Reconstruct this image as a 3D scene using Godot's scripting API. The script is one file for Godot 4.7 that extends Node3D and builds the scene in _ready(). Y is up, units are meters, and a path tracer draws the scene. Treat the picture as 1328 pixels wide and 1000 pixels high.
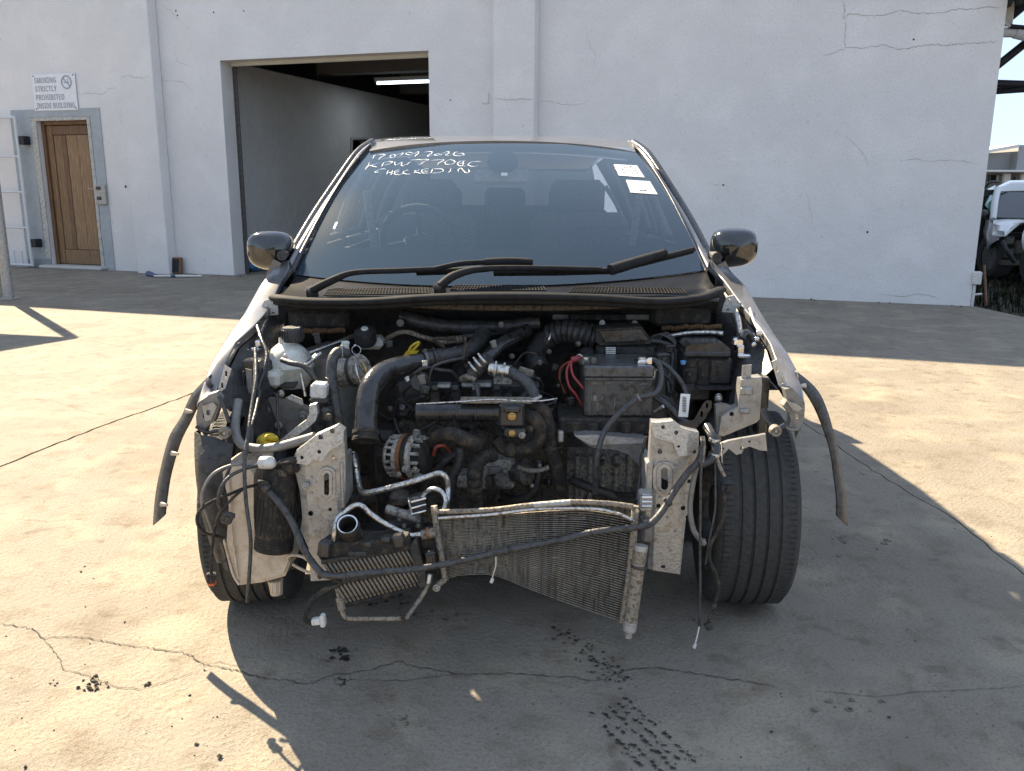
extends Node3D
# A stripped hatchback in the yard of a grey warehouse. Metres, y up. The camera stands at the origin, 1.2 m up;
# D is the distance in front of it (world z = -D). at() turns a place measured in the 1328 x 1000 photograph, with its own
# distance, into a point of the place.

const FOCAL := 1120.0
const CAM_H := 1.2
const PITCH := 12.93
const ROLL := 0.25
var cam: Camera3D
var M := {}
var T := {}
var car: Node3D
var hold: Node3D
var rng := RandomNumberGenerator.new()

class Geo:
	var v := PackedVector3Array()
	var n := PackedVector3Array()
	var c := PackedColorArray()
	var tint := Color.WHITE
	func tri(a: Vector3, b: Vector3, d: Vector3, na: Vector3, nb: Vector3, nd: Vector3) -> void:
		var k := (b - a).cross(d - a)
		if k.length_squared() < 1e-18:
			return
		if k.dot(na + nb + nd) > 0.0:
			v.append_array([a, d, b]); n.append_array([na, nd, nb])
		else:
			v.append_array([a, b, d]); n.append_array([na, nb, nd])
		c.append_array([tint, tint, tint])
	func flat(a: Vector3, b: Vector3, d: Vector3, out: Vector3) -> void:
		var k := (b - a).cross(d - a).normalized()
		if k.dot(out) < 0.0: k = -k
		tri(a, b, d, k, k, k)
	func quad(a: Vector3, b: Vector3, d: Vector3, e: Vector3, out: Vector3) -> void:
		flat(a, b, d, out); flat(a, d, e, out)
	func box(xf: Transform3D, size: Vector3, bev := 0.004) -> void:
		var h := size * 0.5
		bev = minf(bev, minf(h.x, minf(h.y, h.z)) * 0.6)
		var i := h - Vector3.ONE * bev
		var o := xf.origin
		for ax in 3:
			for s in [-1.0, 1.0]:
				var p := []
				for q in [[-1, -1], [1, -1], [1, 1], [-1, 1]]:
					var w := Vector3.ZERO
					w[ax] = s * h[ax]; w[(ax + 1) % 3] = q[0] * i[(ax + 1) % 3]; w[(ax + 2) % 3] = q[1] * i[(ax + 2) % 3]
					p.append(xf * w)
				var nn := Vector3.ZERO; nn[ax] = s
				quad(p[0], p[1], p[2], p[3], xf.basis * nn)
		if bev < 0.0002: return
		for ax in 3:
			for s in [-1.0, 1.0]:
				for t in [-1.0, 1.0]:
					var b1 := (ax + 1) % 3
					var b2 := (ax + 2) % 3
					var p := []
					for q in [[-1, 0], [1, 0], [1, 1], [-1, 1]]:
						var w := Vector3.ZERO
						w[ax] = q[0] * i[ax]
						w[b1] = s * (h[b1] if q[1] == 0 else i[b1]); w[b2] = t * (i[b2] if q[1] == 0 else h[b2])
						p.append(xf * w)
					var nn := Vector3.ZERO; nn[b1] = s; nn[b2] = t
					quad(p[0], p[1], p[2], p[3], xf.basis * nn)
		for sx in [-1.0, 1.0]:
			for sy in [-1.0, 1.0]:
				for sz in [-1.0, 1.0]:
					flat(xf * Vector3(sx * h.x, sy * i.y, sz * i.z), xf * Vector3(sx * i.x, sy * h.y, sz * i.z), xf * Vector3(sx * i.x, sy * i.y, sz * h.z), xf.basis * Vector3(sx, sy, sz))
	static func smooth_line(pts: Array, sub: int) -> Array:
		if sub <= 1 or pts.size() < 3: return pts
		var out := []
		for i in pts.size() - 1:
			var a = pts[maxi(i - 1, 0)]; var b = pts[i]; var d = pts[i + 1]; var e = pts[mini(i + 2, pts.size() - 1)]
			for k in sub:
				var t := float(k) / sub
				out.append(0.5 * ((2.0 * b) + (d - a) * t + (2.0 * a - 5.0 * b + 4.0 * d - e) * t * t + (3.0 * b - a - 3.0 * d + e) * t * t * t))
		out.append(pts[-1])
		return out
	func tube(pts: Array, rad, sides := 10, sub := 5, cap := true, oval := 1.0, hint := Vector3.UP, hollow := false) -> void:
		var rr := []
		for i in pts.size(): rr.append(float(rad[i]) if rad is Array else float(rad))
		var line := smooth_line(pts, sub)
		var rl := smooth_line(rr, sub)
		var t0: Vector3 = (line[1] - line[0]).normalized()
		var s := t0.cross(hint)
		if s.length() < 0.05: s = t0.cross(Vector3.RIGHT)
		s = s.normalized()
		var rings := []
		var norms := []
		for i in line.size():
			var tg: Vector3 = (line[mini(i + 1, line.size() - 1)] - line[maxi(i - 1, 0)]).normalized()
			s = (s - tg * s.dot(tg)).normalized()
			var u := s.cross(tg)
			var ring := []
			var nr := []
			for k in sides:
				var a := TAU * k / sides
				ring.append(line[i] + (s * cos(a) * oval + u * sin(a)) * rl[i])
				nr.append((s * cos(a) / oval + u * sin(a)).normalized())
			rings.append(ring); norms.append(nr)
		for i in line.size() - 1:
			var dl: float = (line[i + 1] - line[i]).length()
			for k in sides:
				var j := (k + 1) % sides
				var na: Vector3 = norms[i][k]; var nb: Vector3 = norms[i][j]; var nc: Vector3 = norms[i + 1][j]; var nd: Vector3 = norms[i + 1][k]
				if absf(rl[i + 1] - rl[i]) > dl * 0.05:
					var tg: Vector3 = (line[i + 1] - line[i]).normalized() * ((rl[i] - rl[i + 1]) / maxf(dl, 1e-5))
					na = (na + tg).normalized(); nb = (nb + tg).normalized(); nc = (nc + tg).normalized(); nd = (nd + tg).normalized()
				tri(rings[i][k], rings[i][j], rings[i + 1][j], na, nb, nc)
				tri(rings[i][k], rings[i + 1][j], rings[i + 1][k], na, nc, nd)
		if cap:
			for e in [0, line.size() - 1]:
				if hollow and e > 0: continue
				var out: Vector3 = (line[0] - line[1]) if e == 0 else (line[-1] - line[-2])
				for k in sides: flat(line[e], rings[e][k], rings[e][(k + 1) % sides], out)
	func lathe(xf: Transform3D, prof: Array, seg := 24, closed := false) -> void:
		for i in prof.size() - (0 if closed else 1):
			var p: Vector2 = prof[i]; var q: Vector2 = prof[(i + 1) % prof.size()]
			if p.distance_to(q) < 1e-6: continue
			var g := (q - p).normalized()
			var nrm := Vector2(g.y, -g.x)
			var np := nrm; var nq := nrm
			if i > 0:
				var g0: Vector2 = (p - prof[i - 1]).normalized()
				if g0.dot(g) > 0.75: np = (nrm + Vector2(g0.y, -g0.x)).normalized()
			if i + 2 < prof.size():
				var g1: Vector2 = (prof[i + 2] - q).normalized()
				if g1.dot(g) > 0.75: nq = (nrm + Vector2(g1.y, -g1.x)).normalized()
			for k in seg:
				var a := TAU * k / seg; var b := TAU * (k + 1) / seg
				var da := Vector3(cos(a), 0, sin(a)); var db := Vector3(cos(b), 0, sin(b)); var y := Vector3.UP
				var bs := xf.basis
				var p1 := xf * (da * p.x + y * p.y); var p2 := xf * (db * p.x + y * p.y)
				var q1 := xf * (da * q.x + y * q.y); var q2 := xf * (db * q.x + y * q.y)
				var n1 := (bs * (da * np.x + y * np.y)).normalized(); var n2 := (bs * (db * np.x + y * np.y)).normalized()
				var m1 := (bs * (da * nq.x + y * nq.y)).normalized(); var m2 := (bs * (db * nq.x + y * nq.y)).normalized()
				if p.x > 1e-6: tri(p1, p2, q2, n1, n2, m2)
				if q.x > 1e-6: tri(p1, q2, q1, n1, m2, m1)
	func ball(xf: Transform3D, seg := 20, rings := 12) -> void:
		var prof := []
		for i in rings + 1:
			var a := PI * i / rings
			prof.append(Vector2(sin(a), -cos(a)))
		lathe(xf, prof, seg)
	func prism(poly: Array, xf: Transform3D, z0: float, z1: float, holes := []) -> void:
		var P := PackedVector2Array(poly)
		if Geometry2D.is_polygon_clockwise(P): P.reverse()
		var H := []
		for h in holes:
			var hp := PackedVector2Array(h)
			if Geometry2D.is_polygon_clockwise(hp): hp.reverse()
			H.append(hp)
		var pieces := [P]
		if H.size():
			var xs := []
			var lo := 1e9; var hi := -1e9; var yl := 1e9; var yh := -1e9
			for p in P:
				lo = minf(lo, p.x); hi = maxf(hi, p.x); yl = minf(yl, p.y); yh = maxf(yh, p.y)
			for h in H:
				var s := Vector2.ZERO
				for p in h: s += p
				xs.append(s.x / h.size())
			xs.sort()
			xs = [lo - 1.0] + xs + [hi + 1.0]
			pieces = []
			for i in xs.size() - 1:
				if xs[i + 1] - xs[i] < 1e-6: continue
				var strip := PackedVector2Array([Vector2(xs[i], yl - 1), Vector2(xs[i + 1], yl - 1), Vector2(xs[i + 1], yh + 1), Vector2(xs[i], yh + 1)])
				var now := Geometry2D.intersect_polygons(P, strip)
				for h in H:
					var nxt := []
					for q in now: nxt.append_array(Geometry2D.clip_polygons(q, h))
					now.assign(nxt)
				pieces.append_array(now)
		var nz := xf.basis.z
		for q in pieces:
			var ix := Geometry2D.triangulate_polygon(q)
			for i in range(0, ix.size(), 3):
				for e in [[z1, nz], [z0, -nz]]:
					flat(xf * Vector3(q[ix[i]].x, q[ix[i]].y, e[0]), xf * Vector3(q[ix[i + 1]].x, q[ix[i + 1]].y, e[0]), xf * Vector3(q[ix[i + 2]].x, q[ix[i + 2]].y, e[0]), e[1])
		var loops := [P] + H
		for li in loops.size():
			var L: PackedVector2Array = loops[li]
			for i in L.size():
				var a := L[i]; var b := L[(i + 1) % L.size()]
				var o := Vector2((b - a).y, -(b - a).x) * (1.0 if li == 0 else -1.0)
				quad(xf * Vector3(a.x, a.y, z0), xf * Vector3(b.x, b.y, z0), xf * Vector3(b.x, b.y, z1), xf * Vector3(a.x, a.y, z1), xf.basis * Vector3(o.x, o.y, 0))
	func grid(rows: Array, thick := 0.0, out := Vector3.BACK) -> void:
		var R := rows.size(); var C: int = rows[0].size()
		var nn := []
		for i in R:
			var l := []
			for j in C:
				var du: Vector3 = rows[i][mini(j + 1, C - 1)] - rows[i][maxi(j - 1, 0)]
				var dv: Vector3 = rows[mini(i + 1, R - 1)][j] - rows[maxi(i - 1, 0)][j]
				l.append(du.cross(dv).normalized())
			nn.append(l)
		var mid: Vector3 = nn[R / 2][C / 2]
		var sg := 1.0 if mid.dot(out) >= 0 else -1.0
		for i in R - 1:
			for j in C - 1:
				var a: Vector3 = nn[i][j] * sg; var b: Vector3 = nn[i][j + 1] * sg; var d: Vector3 = nn[i + 1][j + 1] * sg; var e: Vector3 = nn[i + 1][j] * sg
				tri(rows[i][j], rows[i][j + 1], rows[i + 1][j + 1], a, b, d); tri(rows[i][j], rows[i + 1][j + 1], rows[i + 1][j], a, d, e)
				if thick > 0.0:
					var k := -thick
					tri(rows[i][j] + a * k, rows[i][j + 1] + b * k, rows[i + 1][j + 1] + d * k, -a, -b, -d); tri(rows[i][j] + a * k, rows[i + 1][j + 1] + d * k, rows[i + 1][j] + e * k, -a, -d, -e)
		if thick > 0.0:
			var rim := []
			for j in C: rim.append([0, j])
			for i in range(1, R): rim.append([i, C - 1])
			for j in range(C - 2, -1, -1): rim.append([R - 1, j])
			for i in range(R - 2, 0, -1): rim.append([i, 0])
			var ctr: Vector3 = rows[R / 2][C / 2]
			for k in rim.size():
				var p: Array = rim[k]; var q: Array = rim[(k + 1) % rim.size()]
				var a: Vector3 = rows[p[0]][p[1]]; var b: Vector3 = rows[q[0]][q[1]]
				quad(a, b, b - nn[q[0]][q[1]] * sg * thick, a - nn[p[0]][p[1]] * sg * thick, (a + b) * 0.5 - ctr)

# ---------------------------------------------------------------- placing
func ray(px: float, py: float) -> Vector3:
	return cam.basis * Vector3((px - 664.0) / FOCAL, (500.0 - py) / FOCAL, -1.0)

func at(px: float, py: float, D: float) -> Vector3:
	var r := ray(px, py)
	return cam.position + r * (-D / r.z)

func gnd(px: float, py: float, h := 0.0) -> Vector3:
	var r := ray(px, py)
	return cam.position + r * ((h - cam.position.y) / r.y)

func proj(p: Vector3) -> Vector2:
	var l := cam.basis.inverse() * (p - cam.position)
	return Vector2(664.0 - l.x / l.z * FOCAL, 500.0 + l.y / l.z * FOCAL)

func span(py: float, D: float, px := 1.0) -> float:   # what px pixels measure in metres there
	return px * (at(664, py, D) - cam.position).dot(-cam.basis.z) / FOCAL

func V(l: Array, D := 0.0) -> Array:
	var o := []
	for p in l: o.append(at(p[0], p[1], p[2] if p.size() > 2 else D))
	return o

# ---------------------------------------------------------------- objects
func commit(called: String, g: Geo, m: Material, parent: Node = null) -> MeshInstance3D:
	if parent == null: parent = self
	var inv := (parent as Node3D).global_transform.affine_inverse()
	var vv := inv * g.v
	var bs := inv.basis
	var nn := PackedVector3Array()
	nn.resize(g.n.size())
	for i in g.n.size(): nn[i] = bs * g.n[i]
	var bb := AABB(vv[0] if vv.size() else Vector3.ZERO, Vector3.ZERO)
	for p in vv: bb = bb.expand(p)
	var o := bb.get_center()
	if parent == self: o.y = bb.position.y
	for i in vv.size(): vv[i] -= o
	var arr := []
	arr.resize(Mesh.ARRAY_MAX)
	arr[Mesh.ARRAY_VERTEX] = vv; arr[Mesh.ARRAY_NORMAL] = nn
	if m is BaseMaterial3D and m.vertex_color_use_as_albedo: arr[Mesh.ARRAY_COLOR] = g.c
	var am := ArrayMesh.new()
	am.add_surface_from_arrays(Mesh.PRIMITIVE_TRIANGLES, arr)
	am.surface_set_material(0, m)
	var mi := MeshInstance3D.new()
	mi.name = called; mi.mesh = am; mi.position = o
	parent.add_child(mi, true)
	return mi

func tag(o: Node, label: String, category: String, group := "", kind := "") -> Node:
	o.set_meta("label", label); o.set_meta("category", category)
	if group: o.set_meta("group", group)
	if kind: o.set_meta("kind", kind)
	return o

func thing(called: String, label: String, category: String, where: Vector3, turn := 0.0, group := "") -> Node3D:
	var o := Node3D.new()
	o.name = called; o.position = where; o.rotation.y = turn
	add_child(o, true)
	tag(o, label, category, group)
	return o

func look(o: Node, label: String) -> Node:
	o.set_meta("label", label)
	return o

# ---------------------------------------------------------------- shapes measured in the photograph
func facing(p: Vector3, yaw := 0.0, tilt := 0.0, spin := 0.0) -> Transform3D:
	return Transform3D(Basis(Vector3.UP, deg_to_rad(yaw)) * Basis(Vector3.RIGHT, deg_to_rad(tilt)) * Basis(Vector3.BACK, deg_to_rad(spin)), p)

func hose(called: String, pts: Array, rpx: float, m: Material, parent: Node = null, sides := 12, sub := 6) -> MeshInstance3D:
	var g := Geo.new()
	g.tube(V(pts), span(pts[0][1], pts[0][2], rpx), sides, sub)
	return commit(called, g, m, parent if parent else car)

func ribbed(called: String, pts: Array, rpx: float, amp: float, rings: int, m: Material, parent: Node = null) -> MeshInstance3D:
	var line := Geo.smooth_line(V(pts), 24)
	var r := span(pts[0][1], pts[0][2], rpx)
	var total := 0.0
	for i in line.size() - 1: total += line[i].distance_to(line[i + 1])
	var out := []; var rr := []
	var run := 0.0; var k := 0; var step := total / (rings * 4)
	for i in line.size():
		if i: run += line[i].distance_to(line[i - 1])
		while run >= k * step - 1e-6 and k <= rings * 4:
			out.append(line[i]); rr.append(r * (1.0 + amp * [-1.0, 0.6, 1.0, 0.6][k % 4])); k += 1
	var g := Geo.new()
	g.tube(out, rr, 16, 1)
	return commit(called, g, m, parent if parent else car)

func disc(cx: float, cy: float, r: float, n := 12) -> Array:
	var o := []
	for i in n: o.append([cx + r * cos(TAU * i / n), cy + r * sin(TAU * i / n)])
	return o

func oblong(cx: float, cy: float, w: float, h: float, rad := 0.45, n := 5) -> Array:   # a rectangle with round corners
	var o := []
	var r := minf(w, h) * rad
	for q in [[1, 1, 0], [-1, 1, 1], [-1, -1, 2], [1, -1, 3]]:
		for i in n + 1:
			var a: float = (q[2] + float(i) / n) * PI / 2
			o.append([cx + q[0] * (w / 2 - r) + r * cos(a), cy + q[1] * (h / 2 - r) + r * sin(a)])
	return o

func flatten(l: Array, D: float) -> Array:
	var o := []
	for p in l:
		var w := at(p[0], p[1], D)
		o.append(Vector2(w.x, w.y))
	return o

func plate(called: String, poly: Array, D: float, thick: float, m: Material, holes := [], parent: Node = null, lip := 0.0, bends := []) -> MeshInstance3D:
	var g := Geo.new()
	var hh := []
	for h in holes: hh.append(flatten(h, D))
	var P := flatten(poly, D)
	var xf := Transform3D(Basis(), Vector3(0, 0, -D))
	g.prism(P, xf, -thick, 0.0, hh)
	if lip > 0.0:   # a folded edge round the outline
		var rim := Geometry2D.offset_polygon(PackedVector2Array(P), -0.0022)
		if rim.size():
			g.prism(P, xf, -lip, -thick, [rim[0]])
	if bends.size():   # [crease, slope on its left, crease, slope on its right]: the sheet is folded back along two upright lines
		fold(g, at(bends[0], 640, D).x, bends[1], at(bends[2], 640, D).x, bends[3])
	return commit(called, g, m, parent if parent else car)

func fold(g: Geo, xl: float, sl: float, xr: float, sr: float) -> void:
	var old := g.v
	var nv := PackedVector3Array(); var nc := PackedColorArray()
	for i in range(0, old.size(), 3):   # cut each triangle at the creases, then push back
		var polys := [PackedVector3Array([old[i], old[i + 1], old[i + 2]])]
		for cx in [xl, xr]:
			var nxt := []
			for p in polys:
				var lo := PackedVector3Array(); var hi := PackedVector3Array()
				for k in p.size():
					var a: Vector3 = p[k]; var b: Vector3 = p[(k + 1) % p.size()]
					if a.x <= cx: lo.append(a)
					if a.x >= cx: hi.append(a)
					if (a.x - cx) * (b.x - cx) < 0.0:
						var m: Vector3 = a.lerp(b, (cx - a.x) / (b.x - a.x))
						lo.append(m); hi.append(m)
				for q in [lo, hi]:
					if q.size() > 2: nxt.append(q)
			polys = nxt
		for p in polys:
			for k in range(1, p.size() - 1): nv.append_array([p[0], p[k], p[k + 1]])
	g.n.clear(); g.c.clear()
	for i in nv.size():
		nv[i].z -= sl * maxf(0.0, xl - nv[i].x) + sr * maxf(0.0, nv[i].x - xr)
	g.v = nv
	for i in range(0, nv.size(), 3):
		var k := -(nv[i + 1] - nv[i]).cross(nv[i + 2] - nv[i]).normalized()
		for j in 3:
			g.n.append(k); g.c.append(Color.WHITE)

func block(called: String, x0: float, y0: float, x1: float, y1: float, D: float, depth: float, m: Material, bev := 0.005, parent: Node = null, yaw := 0.0, tilt := 0.0, spin := 0.0) -> MeshInstance3D:
	var a := at(x0, y0, D); var b := at(x1, y1, D)
	var g := Geo.new()
	var c := (a + b) * 0.5
	c.z -= depth * 0.5
	g.box(facing(c, yaw, tilt, spin), Vector3(absf(b.x - a.x), absf(a.y - b.y), depth), bev)
	return commit(called, g, m, parent if parent else car)

func turned(px: float, py: float, D: float, axis: Vector3) -> Transform3D:
	var y := axis.normalized()
	var x := y.cross(Vector3.UP if absf(y.y) < 0.9 else Vector3.RIGHT).normalized()
	return Transform3D(Basis(x, y, x.cross(y)), at(px, py, D))

func bolt(px: float, py: float, D: float, rpx: float, m: Material, parent: Node = null, axis := Vector3.BACK) -> MeshInstance3D:
	var r := span(py, D, rpx)
	var g := Geo.new()
	var xf := turned(px, py, D, axis)
	g.lathe(xf, [Vector2(0, -r * 0.3), Vector2(r, -r * 0.3), Vector2(r, 0), Vector2(r * 0.92, r * 0.12), Vector2(r * 0.62, r * 0.16)], 16)
	g.lathe(xf, [Vector2(r * 0.6, r * 0.1), Vector2(r * 0.56, r * 0.55), Vector2(r * 0.44, r * 0.62), Vector2(r * 0.2, r * 0.62), Vector2(r * 0.2, r * 0.35), Vector2(0, r * 0.35)], 6)
	return commit("bolt", g, m, parent if parent else car)

func clip_block(called: String, px: float, py: float, D: float, wpx: float, hpx: float, m: Material, spin := 0.0, parent: Node = null) -> MeshInstance3D:   # an electrical plug: body, collar, latch
	var w := span(py, D, wpx); var h := span(py, D, hpx)
	var g := Geo.new()
	var xf := facing(at(px, py, D), 15, 0, spin)
	g.box(xf, Vector3(w, h, w * 0.7), w * 0.1)
	g.box(xf.translated_local(Vector3(0, h * 0.34, 0)), Vector3(w * 1.18, h * 0.2, w * 0.86), w * 0.06)
	g.box(xf.translated_local(Vector3(0, -h * 0.1, w * 0.4)), Vector3(w * 0.34, h * 0.6, w * 0.16), w * 0.04)
	g.box(xf.translated_local(Vector3(0, -h * 0.52, 0)), Vector3(w * 0.8, h * 0.16, w * 0.5), w * 0.04)
	return commit(called, g, m, parent if parent else car)

# ---------------------------------------------------------------- the scene
func _ready() -> void:
	rng.seed = 20
	cam = Camera3D.new()
	cam.name = "camera"
	cam.fov = rad_to_deg(2.0 * atan(500.0 / FOCAL)); cam.near = 0.05; cam.far = 400.0
	cam.position = Vector3(0, CAM_H, 0)
	cam.basis = Basis(Vector3.RIGHT, deg_to_rad(-PITCH)) * Basis(Vector3.BACK, deg_to_rad(ROLL))
	cam.current = true
	add_child(cam)
	var sky := ProceduralSkyMaterial.new()
	sky.sky_top_color = Color(0.66, 0.73, 0.84); sky.sky_horizon_color = Color(0.80, 0.89, 0.95); sky.sky_curve = 0.12
	sky.ground_horizon_color = Color(0.62, 0.58, 0.52); sky.ground_bottom_color = Color(0.45, 0.40, 0.34)
	sky.sky_energy_multiplier = 1.0
	var env := Environment.new()
	env.background_mode = Environment.BG_SKY
	env.sky = Sky.new(); env.sky.sky_material = sky
	env.background_energy_multiplier = 0.46
	env.tonemap_mode = Environment.TONE_MAPPER_LINEAR
	env.tonemap_exposure = 3.5
	env.sdfgi_enabled = true; env.ssao_enabled = true; env.ssil_enabled = true
	var we := WorldEnvironment.new()
	we.name = "surroundings"; we.environment = env
	add_child(we)
	var sun := DirectionalLight3D.new()
	sun.name = "sun"; sun.light_energy = 1.6; sun.light_color = Color(1.0, 0.925, 0.80); sun.light_angular_distance = 0.5; sun.shadow_enabled = true
	add_child(sun)
	sun.look_at_from_position(Vector3.ZERO, Vector3(0.78, -1.0, 1.0), Vector3.UP)
	materials()
	LA = gnd(1258, 397); LB = gnd(72, 347.5)
	WX = (LA - LB).normalized(); WN = WX.cross(Vector3.UP).normalized()
	print("wall ", LA, " ", LB, " N ", WN)
	yard()
	warehouse()
	beyond()
	hatchback()

# ---------------------------------------------------------------- materials
func lin(r: float, g: float, b: float, a := 1.0) -> Color:
	var c := Color(r, g, b).linear_to_srgb()
	c.a = a
	return c

func noise(sd: int, freq: float, kind := FastNoiseLite.TYPE_SIMPLEX_SMOOTH, oct := 4, fractal := FastNoiseLite.FRACTAL_FBM) -> FastNoiseLite:
	var f := FastNoiseLite.new()
	f.seed = sd; f.frequency = freq; f.noise_type = kind; f.fractal_octaves = oct; f.fractal_type = fractal
	return f

# layers: [noise, from, to, colour]; where a layer's noise runs from «from» to «to» its colour takes over
func tex(size: int, base: Color, layers: Array) -> ImageTexture:
	var n := size * size
	var r := PackedFloat32Array(); var g := PackedFloat32Array(); var b := PackedFloat32Array()
	r.resize(n); g.resize(n); b.resize(n)
	r.fill(base.r); g.fill(base.g); b.fill(base.b)
	for l in layers:
		var by: PackedByteArray = (l[0] as FastNoiseLite).get_seamless_image(size, size).get_data()
		var lo: float = l[1] * 255.0; var k: float = 1.0 / ((l[2] - l[1]) * 255.0); var c: Color = l[3]; var most := c.a
		for i in n:
			var t := (by[i] - lo) * k
			if t <= 0.0: continue
			t = most if t > 1.0 else t * most
			r[i] += (c.r - r[i]) * t; g[i] += (c.g - g[i]) * t; b[i] += (c.b - b[i]) * t
	var out := PackedByteArray()
	out.resize(n * 3)
	for i in n:
		out[i * 3] = int(clampf(r[i], 0, 1) * 255.0); out[i * 3 + 1] = int(clampf(g[i], 0, 1) * 255.0); out[i * 3 + 2] = int(clampf(b[i], 0, 1) * 255.0)
	return ImageTexture.create_from_image(Image.create_from_data(size, size, false, Image.FORMAT_RGB8, out))

func bumps(size: int, layers: Array, strength: float) -> ImageTexture:
	var n := size * size
	var h := PackedFloat32Array()
	h.resize(n)
	for l in layers:
		var by: PackedByteArray = (l[0] as FastNoiseLite).get_seamless_image(size, size).get_data()
		var w: float = l[1] / 255.0
		for i in n: h[i] += by[i] * w
	var im := Image.create_from_data(size, size, false, Image.FORMAT_RF, h.to_byte_array())
	im.bump_map_to_normal_map(strength)
	im.convert(Image.FORMAT_RGB8)
	return ImageTexture.create_from_image(im)

func mat(key: String, c: Color, rough: float, metal := 0.0, t: Texture2D = null, scale := 1.0, nt: Texture2D = null, ns := 1.0, world := false) -> StandardMaterial3D:
	var m := StandardMaterial3D.new()
	m.resource_name = key
	m.albedo_color = c; m.roughness = rough; m.metallic = metal
	m.uv1_triplanar = true; m.uv1_world_triplanar = world
	m.uv1_scale = Vector3.ONE * scale
	m.uv1_triplanar_sharpness = 6.0
	if t: m.albedo_texture = t
	if nt:
		m.normal_enabled = true; m.normal_texture = nt; m.normal_scale = ns
	M[key] = m
	return m

func second(m: StandardMaterial3D, t: Texture2D, scale: float, world := true) -> void:   # a larger pattern over the fine one
	m.detail_enabled = true
	m.detail_blend_mode = BaseMaterial3D.BLEND_MODE_MUL
	m.detail_albedo = t
	m.detail_uv_layer = BaseMaterial3D.DETAIL_UV_2
	m.uv2_triplanar = true; m.uv2_world_triplanar = world
	m.uv2_scale = Vector3.ONE * scale

func glass(key: String, c: Color, alpha: float, rough := 0.0) -> StandardMaterial3D:
	var m := StandardMaterial3D.new()
	m.resource_name = key
	m.transparency = BaseMaterial3D.TRANSPARENCY_ALPHA
	c.a = alpha
	m.albedo_color = c; m.roughness = rough; m.metallic_specular = 0.6
	M[key] = m
	return m

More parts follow.
